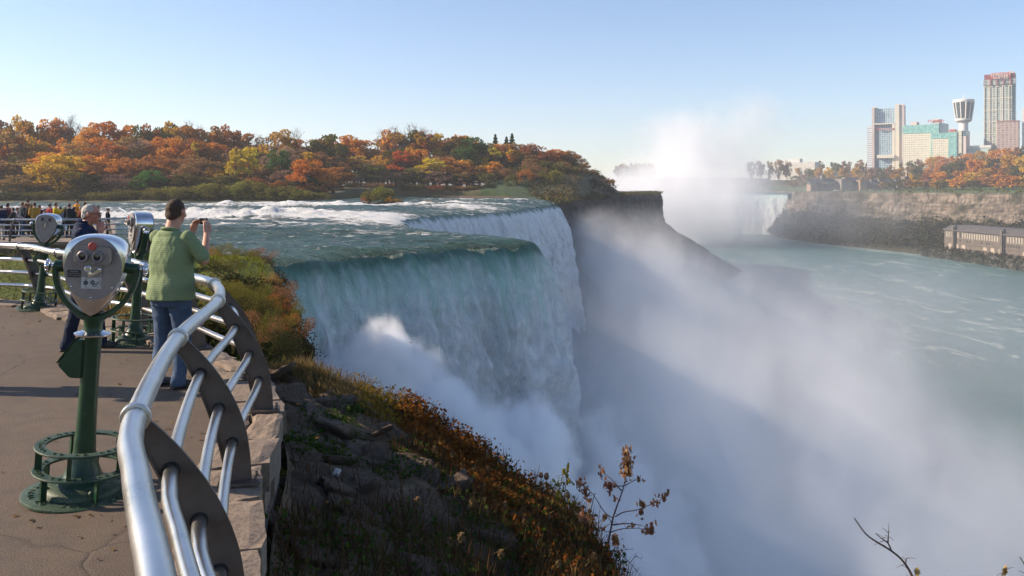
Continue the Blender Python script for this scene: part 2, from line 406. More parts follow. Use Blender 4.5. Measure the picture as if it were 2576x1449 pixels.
rap = 1.25*gs(-35, 140, 26, 9)+1.0*gs(-60, 132, 25, 6)+.9*gs(-26, 152, 10, 12)+.8*gs(-45, 205, 26, 8)+.7*gs(-20, 228, 24, 5)+.5*gs(-8, 262, 22, 6)+.35*gs(-35, 108, 30, 5)+.3*gs(-12, 92, 8, 4)+.6*gs(-20, 122, 7, 9)+.45*gs(-90, 170, 50, 9)+.3*gs(-75, 200, 60, 8)+.3*gs(-18, 250, 28, 5)+.5*gs(-10, 200, 9, 22)
sv = np.stack([x*.5, y*1.0, np.zeros_like(x)], 1)
wv = fnoise(sv, .42, 6, 1.7); wv2 = fnoise(sv, .09, 3, 8.1); wv3 = fnoise(sv, 1.1, 3, 4.4)
turb = np.clip(.22+.9*rap, 0, 1.3)
up = np.clip(dist_crest/25, 0, 1)
z = WZ+ up*.004*np.maximum(y-60, 0)+ up*(wv2*.6+wv*.62*turb+np.abs(wv)*.25*rap)+wv3*.16*(1-np.exp(-dist_crest/2))+rap*.35*up
z -= .55*np.exp(-dist_crest/1.6)+ .28*np.exp(-dist_crest/6.)       # the sheet dips as it reaches the lip
z = z+np.tile(ZC, ncol)*np.exp(-dist_crest/5.)
V[:, 2] = z
me = mesh_np('river', V, grid_faces(ncol, 560), True)
set_attr(me, 'foam', np.clip(rap+.5*np.clip(wv, 0, 1)*rap, 0, 1.5)); set_attr(me, 'lip', np.exp(-dist_crest/5.0))
t = NT('river_water'); co = t.coord(); fo = t.n('Attribute', attribute_name='foam').outputs['Fac']; lp = t.n('Attribute', attribute_name='lip').outputs['Fac']
sc_ = t.vmul(co, (.5, 1.0, 1)); n1 = t.noise(sc_, .8, 8, .68, .6); n2 = t.noise(sc_, .13, 6, .6, .8); n3 = t.noise(sc_, 3.0, 5, .7)
base = t.mix(t.ramp(n2, [(.35, 0.), (.65, 1.)]), (.018, .075, .070), (.050, .135, .115))
n4 = t.noise(t.vmul(co, (.45, 1.0, 1)), .55, 5, .65, .5); base = t.mix(t.ramp(n4, [(.42, .75), (.60, 0.)]), base, (.008, .036, .036)); base = t.mix(lp, base, (.022, .095, .058))
s1 = t.math('ADD', t.math('MULTIPLY', n1, 1.0), t.math('MULTIPLY', fo, .34)); s1 = t.math('ADD', s1, t.math('MULTIPLY', n3, .16))
fm = t.ramp(s1, [(.665, 0.), (.76, 1.)])
fk = t.ramp(t.math('ADD', t.noise(t.vmul(co, (.35, 1.0, 1)), 1.9, 4, .75), t.math('MULTIPLY', n2, .35)), [(.78, 0.), (.86, .85)]); fm = t.math('MAXIMUM', fm, fk)
c = t.mix(fm, base, (.82, .82, .79))
RW = t.surf(c, t.math('ADD', .34, t.math('MULTIPLY', fm, .4)), 0, t.bump(t.math('ADD', t.math('ADD', n1, t.math('MULTIPLY', n3, .6)), fm), 1.0, .8), spec=.20)
o = link('river', me, RW); tag(o, kind='structure')

# --- the falling water
def falls(name, CRv, normals, arc, drop, mat, nr=170, seed=0., z0=None, out0=1.0, amp=1.0, thin=None):
    n = len(CRv); tt = np.linspace(0, 1, nr)**1.5; rows = []
    ridge = np.array([mnoise.fractal((a*.22, seed+2.1, 0), .8, 2, 5) for a in arc])
    spd = 1.0+.35*np.array([mnoise.noise((a*.13, seed+5.1, 0)) for a in arc])
    for j, t_ in enumerate(tt):
        d_ = t_*drop; p = CRv.copy()
        o_ = out0*1.38*(math.sqrt(max(d_, 0)+.20)-math.sqrt(.20))*spd
        p[:, :2] += normals*(o_)[:, None]; p[:, 2] = CRv[:, 2]+(z0 if z0 is not None else -.83)-d_
        rows.append(p)
    V = np.array(rows); sa = np.tile(arc, nr); dd = np.repeat(tt*drop, n)
    q = np.stack([sa*.55, dd*.10, np.full(len(sa), seed)], 1)
    f1 = fnoise(q, .55, 5, seed); q2 = np.stack([sa, dd*.62, np.full(len(sa), seed+3)], 1); f2 = fnoise(q2, .6, 5, seed+1)
    a1 = np.clip(dd/5, 0, 1); ee_ = np.tile(np.clip(np.minimum(arc, arc[-1]-arc)/8, .12, 1), nr); disp = a1*(f1*1.7+f2*.95*np.clip(dd/10, .15, 1))*amp*ee_
    Vf = V.reshape(-1, 3); Vf[:, :2] += np.tile(normals, (nr, 1))*disp[:, None]
    me = mesh_np(name, Vf, grid_faces(nr, n)[:, ::-1], True); set_uv(me, np.stack([sa, dd], 1)); set_attr(me, 'relief', f1); set_attr(me, 'thin', np.tile(np.clip((arc-62)/14, 0, 1) if thin is None else np.full(n, thin), nr))
    return link(name, me, mat)
def fall_mat(name, green_depth, gcol, wcol):
    t = NT(name); uv = t.coord('UV'); sx = t.n('SeparateXYZ', {0: uv}); u_, d_ = sx.outputs[0], sx.outputs[1]
    rl = t.n('Attribute', attribute_name='relief').outputs['Fac']
    warp = t.n('CombineXYZ', {0: u_, 1: t.math('MULTIPLY', d_, .13)}).outputs[0]
    st = t.noise(warp, .8, 8, .62, .35); st2 = t.noise(t.n('CombineXYZ', {0: u_, 1: t.math('MULTIPLY', d_, .55)}).outputs[0], 1.5, 8, .74, .6)
    lo = t.noise(t.n('CombineXYZ', {0: u_, 1: t.math('MULTIPLY', d_, .04)}).outputs[0], .30, 5, .65)
    g = t.math('SUBTRACT', 1.0, t.math('DIVIDE', d_, green_depth))
    g = t.math('ADD', g, t.math('MULTIPLY', t.math('SUBTRACT', st, .5), 1.5)); g = t.math('ADD', g, t.math('MULTIPLY', t.math('SUBTRACT', lo, .5), 2.2))
    g = t.math('SUBTRACT', g, t.math('MULTIPLY', t.math('SUBTRACT', st2, .5), 1.2))
    th_ = t.n('Attribute', attribute_name='thin').outputs['Fac']; g = t.math('SUBTRACT', g, t.math('MULTIPLY', th_, .95))
    gm = t.ramp(g, [(0., 0.), (1.0, 1.)])
    gc = t.mix(t.ramp(t.math('DIVIDE', d_, 3.0), [(0., 0.), (1., 1.)]), (.05, .22, .15), gcol)
    wc = t.mix(t.ramp(st2, [(.30, 0.), (.58, 1.)]), tuple(x*.74 for x in wcol), wcol)
    wc = t.mix(t.ramp(st, [(.33, .45), (.5, 0.)]), wc, t.mix(th_, (.56, .68, .66), (.24, .25, .28)))
    c = t.mix(gm, wc, gc)
    lipf = t.ramp(t.math('DIVIDE', t.math('ADD', d_, t.math('MULTIPLY', t.math('SUBTRACT', lo, .5), 5.0)), .9), [(0.2, 1.), (1., 0.)])
    c = t.mix(t.math('MULTIPLY', lipf, .8), c, (.035, .15, .10))
    hh = t.math('ADD', st2, t.math('MULTIPLY', st, .8))
    return t.surf(c, t.ramp(gm, [(0., .75), (1., .35)]), 0, t.bump(hh, 1.0, .9), spec=.3)
FALLM = fall_mat('falling_water', 7.0, (.55, .84, .74), (.95, .97, .97))
o = falls('american_falls', CR, cn, arc, 54, FALLM, 200, 1.0); tag(o, kind='structure')
o.name = 'waterfall'
# rock behind the falls keeps the sheet from being see-through at its ends
V0 = CR.copy(); V0[:, :2] -= cn*1.2; V0[:, 2] = WZ-1.6; V1 = V0.copy(); V1[:, 2] = GZ; V1[:, :2] -= cn*.0
o = patch('falls_cliff', blend_rows(V0, V1, 30), CLIFF, 0); tag(o, kind='structure')
# talus under the falls
Vt0 = CR.copy(); Vt0[:, :2] += cn*1.0; Vt0[:, 2] = -36
Vt1 = CR.copy(); Vt1[:, :2] += cn*24; Vt1[:, 2] = GZ-2
o = patch('talus', blend_rows(Vt0, Vt1, 24), CLIFF, 5, .14, keep=(0,)); tag(o, kind='structure')
# ================================================================ FAR LAND
# --- island beyond the falls: bank, wooded rise, promontory and its cliff
GR = M('island_soil', (.05, .045, .018), .95, 0, (.09, .085, .03), .06, .6, .4, .5)
LAWN = M('lawn', (.05, .09, .022), .95, 0, (.085, .13, .03), .05, .3, .5, .2)
def hill(x, y):                   # height of the island ground
    d = y-(238+max(0, x+54)*.0)
    left = 1/(1+math.exp((x+10)/14))
    z = -2.6+max(0, min(d, 90))*.055*left
    k = (lambda q: q*q*(3-2*q))(max(0, min(1, (x+22)/30)))*(lambda q: q*q*(3-2*q))(max(0, min(1, (y-296)/48)))*max(0, min(1, (64-x)/26))
    z += 9.5*k
    return z
ISL = [(-226, 221), (-180, 231), (-120, 239), (-75, 242), (-53, 245), (-57, 275), (-51, 311), (-30, 319), (-4, 311), (10, 292), (13, 275), (13.2, 260),
       (14.6, 259), (17, 275), (22, 300), (30, 340), (40, 385), (50, 430), (64, 480), (80, 530), (95, 575), (103, 598), (106, 612), (98, 640), (60, 660)]
I0 = resample(catmull([(x, y, -2.9) for x, y in ISL], 3), 420)
far = resample([(-230, 420, 0), (-120, 470, 0), (-40, 520, 0), (0, 600, 0), (30, 680, 0), (40, 700, 0)], 420)
rows = []
for i in range(60):
    t_ = (i/59)**1.4; r = I0*(1-t_)+far*t_
    r[:, 2] = [hill(x, y) for x, y in r[:, :2]]; r[:, 2] = -3.0*(1-min(1, i/3))+r[:, 2]*min(1, i/3)
    rows.append(r)
o = patch('island', rows, GR, .35, .12, keep=(0,)); tag(o, kind='structure')
o.data.materials.append(M('shaded_lawn', (.016, .040, .012), .95, 0, (.035, .065, .018), .3, .4, 3, .1))  # lawn darkened, shade of the slope put into its colour
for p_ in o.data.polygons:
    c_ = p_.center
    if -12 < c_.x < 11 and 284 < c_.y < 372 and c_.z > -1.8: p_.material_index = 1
ISLR = np.array(rows)
# cliff of the promontory
C0 = resample(catmull([(x, y, -3.0) for x, y in ISL[11:]], 2), 320); nn = outw(C0)
k = np.ones(25)/25; nn = np.stack([np.convolve(np.pad(nn[:, i], 12, mode='edge'), k, 'valid') for i in (0, 1)], 1)
rows = []; s_ = np.linspace(0, 1, 320)
vert = 22+0*s_
for j in range(90):
    d_ = j/89*55.0; r = C0.copy(); r[:, 2] = -3.0-d_
    over = np.maximum(0, d_-20)
    o_ = .10*d_+ np.where(d_ > 20, over**1.08*(.66+.50*np.clip((s_-.45)/.4, 0, 1)), 0)-.6*math.exp(-d_/1.5)
    r[:, :2] += nn*o_[:, None] if hasattr(o_, 'shape') else nn*o_; rows.append(r)
V = np.array(rows).reshape(-1, 3); nr, nc = 90, 320; N2 = np.tile(nn, (nr, 1))
nz = fnoise(V*np.array([1, 1, .5]), .07, 6, 4.2)*2.6+fnoise(V*np.array([.4, .4, 2.]), .25, 4, 7.2)*.8
nz *= np.repeat(np.clip(np.arange(nr)/3, 0, 1), nc); V[:, :2] += N2*nz[:, None]
me = mesh_np('island_cliff', V, grid_faces(nr, nc), True); set_attr(me, 'green', np.repeat(np.clip((np.arange(nr)-36)/30, 0, .7), nc))
o = link('island_cliff', me, CLIFF); tag(o, kind='structure')
# lawn below the trees beside the far end of the falls
lp = [atY(1236, 470, 330), atY(1236, 428, 344), atY(1330, 428, 348), atY(1400, 436, 350), atY(1392, 468, 335)]

# --- horseshoe falls and the river above it
HS = [(60, 700), (62, 780), (72, 860), (95, 960), (130, 1050), (175, 1095), (225, 1095), (270, 1080), (300, 1070), (320, 1062), (334, 1056), (340, 1054)]
HC = resample(catmull([(x, y, -6.8) for x, y in HS], 4), 420); hn = outw(HC); k = np.ones(21)/21
hn = np.stack([np.convolve(np.pad(hn[:, i], 10, mode='edge'), k, 'valid') for i in (0, 1)], 1)
harc = np.r_[0, np.cumsum(np.linalg.norm(np.diff(HC[:, :2], axis=0), axis=1))]
FALL2 = fall_mat('far_falling_water', 22.0, (.66, .82, .76), (.92, .93, .91))
o = falls('horseshoe_falls', HC, hn, harc*.6, 50, FALL2, 110, 9.0, z0=0, amp=.45, thin=0.0); o.name = 'waterfall'; tag(o, kind='structure')
UPR = resample([(-200, 760, -6), (-300, 1000, -6), (-300, 1500, -6), (0, 1900, -6), (300, 1900, -6), (420, 1500, -6), (430, 1180, -6), (344, 1062, -6.5)], 420)
o = patch('upper_river', blend_rows(HC, UPR, 40), RW, .4, .05); tag(o, kind='structure')
V0 = HC.copy(); V0[:, :2] -= hn*3; V0[:, 2] -= 1.5; V1 = V0.copy(); V1[:, 2] = -60; o = patch('horseshoe_cliff', blend_rows(V0, V1, 8), CLIFF, 0); tag(o, kind='structure')

# --- opposite shore: water's edge, wooded talus, sunlit cliff, parkland, escarpment
cs0 = resample(catmull([(x, y, 0) for x, y in SHORE[1:]], 6), 520)[:, :2]
tn = np.gradient(cs0, axis=0); tn /= np.linalg.norm(tn, axis=1)[:, None]; land = np.stack([tn[:, 1], -tn[:, 0]], 1)
if (land[200]*np.array([1, .3])).sum() < 0: land = -land
k = np.ones(61)/61; land = np.stack([np.convolve(np.pad(land[:, i], 30, mode='edge'), k, 'valid') for i in (0, 1)], 1); land /= np.linalg.norm(land, axis=1)[:, None]
fw = np.interp(cs0[:, 1], [0, 700, 960, 1050, 1800], [1, 1, .32, .25, .25])
prof = [(-4, -60), (0, -57.5), (8, -53), (16, -51.5), (45, -42), (70, -34), (80, -30), (84, -24), (86.5, -17), (87.5, -14), (91, -13), (92, -6), (93, -4.2), (99, -3.6), (170, -2.5), (240, 1), (300, 14), (380, 30), (480, 36), (760, 38), (1500, 40)]
def canz(d): return float(np.interp(d, [p[0] for p in prof], [p[1] for p in prof]))
ds = np.concatenate([np.linspace(-4, 80, 40), np.linspace(81, 99, 44), np.linspace(104, 480, 50), np.linspace(520, 1500, 12)])
def warp_d(d, f): return np.where(d < 86, d*f, 86*f+(d-86))
rows = []; gatt = []
for d_ in ds:
    r = np.zeros((520, 3)); r[:, :2] = cs0+land*warp_d(d_, fw)[:, None]; r[:, 2] = canz(d_)
    hi_ = np.clip((cs0[:, 1]-1075)/30, 0, 1); r[:, 2] = r[:, 2]*(1-hi_)+np.maximum(r[:, 2], -9)*hi_; rows.append(r)
    gatt.append(.75 if d_ < 78 else .32)
V = np.array(rows).reshape(-1, 3); nr, nc = len(ds), 520; L2 = np.tile(land, (nr, 1)); dd = np.repeat(ds, nc)
wcl = np.clip(1-np.abs(dd-84)/20, 0, 1); wt = np.clip(1-np.abs(dd-42)/42, 0, 1)
V[:, 2] += fnoise(V, .03, 5, 6.1)*wt*7; sh_ = fnoise(V*np.array([1, 1, .4]), .02, 6, 2.7)*10*wcl+fnoise(V*np.array([.5, .5, 3]), .12, 4, 3.7)*2.0*wcl
V[:, :2] += L2*sh_[:, None]
I = np.arange((nr-1)).reshape(-1, 1); fc = grid_faces(nr, nc); mi = np.where(np.repeat(ds[:-1], nc-1) > 97, 1, 0)
mi = np.where((np.repeat(ds[:-1], nc-1) > 235), 2, mi)
me = mesh_np('opposite_shore', V, fc, True, mi); set_attr(me, 'green', np.repeat(gatt, nc))
o = link('opposite_shore', me, [CLIFF_SUN, LAWN, GR]); tag(o, kind='structure')
def can_z(x, y):
    q = np.hypot(cs0[:, 0]-x, cs0[:, 1]-y); i = int(np.argmin(q)); d = q[i]; f = fw[i]; d = d/f if d < 86*f else d-86*f+86
    return canz(d), d
def can(px, d):                   # point of the opposite shore on a sight column, d metres inland
    kx = (px-1288)/FPX
    for Y in range(560, 1900, 6):
        x = kx*Y; i = int(np.argmin(np.hypot(cs0[:, 0]-x, cs0[:, 1]-Y))); side = (x-cs0[i, 0])*land[i, 0]+(Y-cs0[i, 1])*land[i, 1]
        if side <= 0: continue
        z, dd_ = can_z(x, Y)
        if dd_ >= d: break
    return Vector((x, Y, z))
# distant country behind the upper river
rows = []
a = np.linspace(-2500, 3200, 160)
for j, (y_, z_) in enumerate([(2300, -8), (2330, -3), (2380, 14), (2450, 26), (2800, 30), (6000, 30)]):
    rows.append(np.stack([a, np.full(160, y_)+ (np.abs(a-300)**1.0)*0, np.full(160, z_)+3*np.sin(a*.011)*(1 if j > 1 else 0)], 1))
DIST = M('distant_wood', (.05, .035, .02), 1, 0, (.10, .06, .03), .02)
o = patch('far_shore', rows, DIST, 6, .01, keep=(0, 1)); tag(o, kind='structure')
# ================================================================ WALL, RAILING, VIEWERS
def frame_at(path, i):
    t = (path[min(i+1, len(path)-1)]-path[max(i-1, 0)]).normalized(); return path[i], t, Vector((t.y, -t.x, 0))
# --- stone coping along the edge of the plaza
WALLC = offs(railc, .29)
def wall(path, w0, w1, name, label, foot):
    arc = [0.0]
    for a, b in zip(path, path[1:]): arc.append(arc[-1]+(b-a).length)
    m = MB(); rnd = random.Random(5); s = .05; A = np.array(arc); XY = np.array([(p.x, p.y) for p in path])
    def pt(s_, o_):
        x = np.interp(s_, A, XY[:, 0]); y = np.interp(s_, A, XY[:, 1]); x2 = np.interp(s_+.05, A, XY[:, 0]); y2 = np.interp(s_+.05, A, XY[:, 1])
        t = Vector((x2-x, y2-y, 0)).normalized(); return Vector((x+t.y*o_, y-t.x*o_, 0))
    while s < arc[-1]-.8:
        L = rnd.uniform(.42, .95); g = .012; n = 5; a0 = -w0+rnd.uniform(-.03, .05); a1 = w1+rnd.uniform(-.05, .02); top = .055+rnd.uniform(-.008, .008)
        k = rnd.uniform(-.06, .06); vs = []; nx = 6
        split = rnd.random() < .35
        for (b0, b1) in ([(a0, a1)] if not split else [(a0, a0+(a1-a0)*.45), (a0+(a1-a0)*.45+.012, a1)]):
            vs = []
            for i in range(n+1):
                for j in range(nx+1):
                    ss = s+g+(L-2*g)*i/n+k*(j/nx-.5); oo = b0+(b1-b0)*j/nx
                    if i in (0, n): ss += rnd.uniform(-.012, .012)
                    if j in (0, nx): oo += rnd.uniform(-.018, .018)
                    p = pt(ss, oo); e = (i in (0, n)) or (j in (0, nx)); p.z = top+rnd.uniform(-.004, .004)-(.016 if e else 0); vs.append(p)
            fs = [(i*(nx+1)+j, (i+1)*(nx+1)+j, (i+1)*(nx+1)+j+1, i*(nx+1)+j+1) for i in range(n) for j in range(nx)]
            bd = [j for j in range(nx+1)]+[i*(nx+1)+nx for i in range(1, n+1)]+[n*(nx+1)+j for j in range(nx-1, -1, -1)]+[i*(nx+1) for i in range(n-1, 0, -1)]
            b = len(vs); zz = -.16 if not split else -.14
            for q in bd: p = vs[q].copy(); p.z = zz+rnd.uniform(-.01, .01); vs.append(p)
            for q in range(len(bd)): fs.append((bd[q], bd[(q+1) % len(bd)], b+(q+1) % len(bd), b+q))
            m.add(vs, fs)
        s += L
    # two courses below the coping on the outer side
    for c_ in range(3):
        s = rnd.uniform(0, .3)
        while s < arc[-1]-.8:
            L = rnd.uniform(.35, .8); z0 = -.17-c_*.24; o1 = w1-.04+rnd.uniform(-.03, .03); P = [pt(s+.01, o1-.3), pt(s+L-.01, o1-.3), pt(s+L-.01, o1), pt(s+.01, o1)]
            m.add([Vector((p.x, p.y, z0-.228)) for p in P]+[Vector((p.x, p.y, z0)) for p in P], [(0, 3, 2, 1), (4, 5, 6, 7), (0, 1, 5, 4), (1, 2, 6, 5), (2, 3, 7, 6), (3, 0, 4, 7)]); s += L
    o = m.build(name, STONE); bm_ = bmesh.new(); bm_.from_mesh(o.data); bmesh.ops.recalc_face_normals(bm_, faces=bm_.faces); bm_.to_mesh(o.data); bm_.free()
    tag(o, label, 'stone wall'); return o
wall(WALLC, .24, .24, 'stone_wall', 'low rough stone kerb wall carrying the curved metal railing along the edge of the plaza', -.5)

# --- metals
t = NT('brushed_steel'); co = t.coord(); n1 = t.noise(co, 2.2, 5, .6); n2 = t.noise(t.vmul(co, (1, 1, 1)), 160, 3, .7)
STEEL = t.surf(t.mix(t.ramp(n1, [(.35, 0.), (.65, 1.)]), (.50, .49, .47), (.66, .65, .63)), t.math('ADD', .20, t.math('MULTIPLY', n1, .2)), 1.0, t.bump(n2, .12, .002))
t = NT('bronze_paint'); co = t.coord(); n1 = t.noise(co, 6, 6, .65); n2 = t.noise(co, 140, 3, .7)
c = t.mix(t.ramp(n1, [(.35, 0.), (.65, 1.)]), (.085, .066, .056), (.125, .098, .082)); c = t.mix(t.ramp(n2, [(.68, 0.), (.76, .5)]), c, (.2, .17, .14))
FINM = t.surf(c, .55, .25, t.bump(n2, .25, .003), spec=.4)
RUBBER = M('dark_gasket', (.012, .012, .012), .8)
def clean(path, i): return path[i]
def idx_at(path, x, y): return min(range(len(path)), key=lambda i: (path[i].x-x)**2+(path[i].y-y)**2)
def railing(path, posts, zg, zt, name, label, group=None, rail_r=.046, low_r=.030, nseg=14, out=.37, big=True):
    root = empty(name, (path[0].x, path[0].y, zg)); tag(root, label, 'railing', group); inv = Matrix.Translation((-path[0].x, -path[0].y, -zg))
    H = zt-zg; levels = [(.0, 1.0), (.135/.37, .755), (.245/.37, .515), (.325/.37, .275)]
    L = lambda p: inv @ p
    m = MB(); m.tube([L(p+Vector((0, 0, zt))) for p in path[::2 if big else 6]], rail_r, nseg); m.build('top_rail', STEEL, root, 50)
    for s_, h_ in levels[1:]:
        q = offs(path, s_*out); m = MB(); m.tube([L(p+Vector((0, 0, zg+h_*H))) for p in q[::2 if big else 6]], low_r, nseg); m.build('rail', STEEL, root, 50)
    # fins
    prof = [(-.02, 1.0), (.07, .90), (.15, .775), (.225, .63), (.285, .48), (.33, .33), (.36, .16), (.375, .012)]
    wid = [.040, .050, .066, .080, .087, .087, .080, .074]
    pc = catmull([(s_/.375*out, 0, h_) for s_, h_ in prof], .04); wc = np.interp(np.linspace(0, 1, len(pc)), np.linspace(0, 1, len(wid)), wid)
    for (x, y) in posts:
        p, tt_, n_ = frame_at(path, idx_at(path, x, y)); th = .011 if big else .014
        fr = lambda q: L(Vector((p.x, p.y, zg))+n_*q.x+tt_*q.y+Vector((0, 0, q.z*H)))
        A = []; B = []
        for i, c in enumerate(pc):
            d = (pc[min(i+1, len(pc)-1)]-pc[max(i-1, 0)]).normalized(); nn_ = Vector((-d.z, 0, d.x))*wc[i]
            A.append((c+nn_)); B.append((c-nn_))
        m = MB(); vs = []
        for i in range(len(pc)):
            for q in (A[i], B[i]):
                for s_ in (-th, th): vs.append(fr(Vector((q.x, s_, max(q.z, .012)))))
        fs = []
        for i in range(len(pc)-1):
            a = i*4; b = a+4
            fs += [(a, b, b+2, a+2), (a+1, a+3, b+3, b+1), (a, a+1, b+1, b), (a+2, b+2, b+3, a+3)]
        e = (len(pc)-1)*4; fs += [(0, 2, 3, 1), (e, e+1, e+3, e+2)]
        m.add(vs, fs)
        # thin flange lying along the outer edge
        if big:
            vs = []
            for i in range(len(pc)):
                d = (A[i]-B[i]).normalized()
                for q in (B[i]-d*.0, B[i]-d*.010):
                    for s_ in (-.028, .028): vs.append(fr(Vector((q.x, s_, max(q.z, .012)))))
            m.add(vs, fs)
        post = m.build('post', FINM, root)
        # clamp ring round the top rail
        m = MB(); c = L(Vector((p.x, p.y, zt))); ax = tt_
        rr = rail_r; rot = Vector((0, 0, 1)).rotation_difference(ax).to_matrix()
        m.lathe([(rr+.001, -.022), (rr+.013, -.022), (rr+.016, -.012), (rr+.016, .012), (rr+.013, .022), (rr+.001, .022)], 24, c, rot, cap=False); m.build('clamp', STEEL, post, 40)
        if big:
            for s_, h_ in levels[1:]:
                m = MB(); c = L(Vector((p.x, p.y, zg+h_*H))+n_*(s_*out)); m.lathe([(low_r+.001, -.016), (low_r+.008, -.016), (low_r+.008, .016), (low_r+.001, .016)], 18, c, rot, cap=False); m.build('gasket', RUBBER, post, 40)
            m = MB(); bp = L(Vector((p.x, p.y, zg))+n_*out); rz = Matrix((tuple(n_)+(0,), tuple(tt_)+(0,), (0, 0, 1, 0))) if False else None
            rm = Matrix(((n_.x, tt_.x, 0), (n_.y, tt_.y, 0), (0, 0, 1)))
            m.box(bp+Vector((0, 0, .008)), (.26, .17, .016), rm)
            for sx in (-.1, .1):
                for sy in (-.055, .055): m.lathe([(.014, .016), (.014, .030), (.009, .032), (.009, .05), (0, .05)], 8, bp+n_*sx+tt_*sy)
            m.build('base_plate', FINM, post)
    return root
POSTS = [(-.62, 1.6), (-1.55, 3.52), (-2.10, 5.375), (-2.45, 7.12), (-2.90, 8.34), (-3.98, 9.8), (-5.2, 11.27), (-6.60, 12.40), (-7.90, 13.70), (-9.8, 14.15), (-11.8, 14.5), (-13.8, 14.95), (-16, 15.4), (-18.5, 15.9)]
rc = [p for p in railc if p.x > -24]
railing(rc, POSTS, .062, 1.0, 'railing', 'curved railing of four shiny steel tubes on outward bowed brown fins round the near plaza')
# distant railing in front of the crowd
r2 = catmull([(-60, 39.9, 0), (-45, 39.9, 0), (-30, 39.9, 0), (-21, 40.0, 0), (-19.2, 40.8, 0), (-19.0, 42.5, 0), (-20.5, 46, 0), (-24.5, 54, 0), (-28.5, 62, 0)], .25)
r2p = [(-58+i*2.9, 39.9) for i in range(13)]+[(-19.25, 40.7), (-19.0, 42.2), (-19.6, 43.8), (-20.3, 45.5), (-21.2, 47.3)]
railing(r2, r2p, -.60, .42, 'railing', 'grey railing of horizontal tubes in front of the distant crowd on the terrace', rail_r=.05, low_r=.035, nseg=6, big=False)

# --- coin operated binocular viewers
t = NT('green_cast_iron'); co = t.coord(); n1 = t.noise(co, 9, 6, .65); n2 = t.noise(co, 55, 4, .7)
c = t.mix(t.ramp(n1, [(.35, 0.), (.65, 1.)]), (.005, .032, .012), (.009, .052, .021)); wear = t.ramp(t.math('ADD', n2, t.math('MULTIPLY', n1, .5)), [(.90, 0.), (.97, 1.)])
c = t.mix(t.math('MULTIPLY', wear, .6), c, (.12, .13, .09)); GREEN = t.surf(c, .32, 0, t.bump(n2, .25, .004), spec=.5)
t = NT('worn_green_iron'); co = t.coord(); n1 = t.noise(co, 12, 6, .65); n2 = t.noise(co, 60, 4, .7)
c = t.mix(t.ramp(n1, [(.3, 0.), (.7, 1.)]), (.012, .045, .022), (.06, .09, .05)); c = t.mix(t.ramp(n2, [(.58, 0.), (.66, .8)]), c, (.20, .19, .14)); c = t.mix(t.ramp(n2, [(.34, .7), (.40, 0.)]), c, (.03, .015, .01))
GWORN = t.surf(c, .5, 0, t.bump(n2, .5, .006), spec=.4)
t = NT('cast_grey_face'); co = t.coord(); n2 = t.noise(co, 150, 4, .75); n1 = t.noise(co, 14, 5, .6)
c = t.mix(n2, (.16, .14, .135), (.36, .33, .32)); c = t.mix(t.ramp(n1, [(.4, 0.), (.8, .5)]), c, (.12, .10, .095)); FACEM = t.surf(c, .42, .55, t.bump(n2, .55, .004))
t = NT('polished_chrome'); co = t.coord(); n1 = t.noise(co, 22, 5, .65)
CHROME = t.surf(t.mix(n1, (.55, .55, .56), (.78, .78, .80)), t.math('ADD', .07, t.math('MULTIPLY', n1, .16)), 1.0, t.bump(t.noise(co, 40, 3), .08, .004))
BLK = M('black_label', (.01, .01, .011), .4); GLASS = M('dark_lens', (.006, .006, .01), .08, spec=.8); WHT = M('white_plate', (.52, .51, .50), .35, 0, (.42, .41, .40), 30)
REDB = M('red_badge', (.42, .05, .035), .45, 0, (.5, .09, .06), 60, .3); INK = M('grey_ink', (.05, .055, .06), .6)
def teardrop(k=1.0, n=40):
    """outline of the viewer head: round shoulders over a pointed chin"""
    pts = [(0, -.235), (.05, -.205), (.105, -.135), (.150, -.05), (.176, .03), (.186, .09), (.181, .14), (.160, .185), (.125, .212), (.07, .230), (0, .236)]
    P = catmull([(x, 0, z) for x, z in pts], .02); R_ = [(p.x*k, p.z*k) for p in P]; return R_+[(-x, z) for x, z in R_[::-1][1:-1]]
def text_mesh(s, size, mat, name, parent, mtx, ext=.001, align='CENTER', spacing=1.0):
    c = bpy.data.curves.new('txt', 'FONT'); c.body = s; c.size = size; c.extrude = ext; c.align_x = align; c.align_y = 'CENTER'; c.space_character = spacing
    o = bpy.data.objects.new('txt', c); COL.objects.link(o); dg = bpy.context.evaluated_depsgraph_get(); me = bpy.data.meshes.new_from_object(o.evaluated_get(dg))
    bpy.data.objects.remove(o); bpy.data.curves.remove(c); me.transform(mtx); return link(name, me, mat, parent)
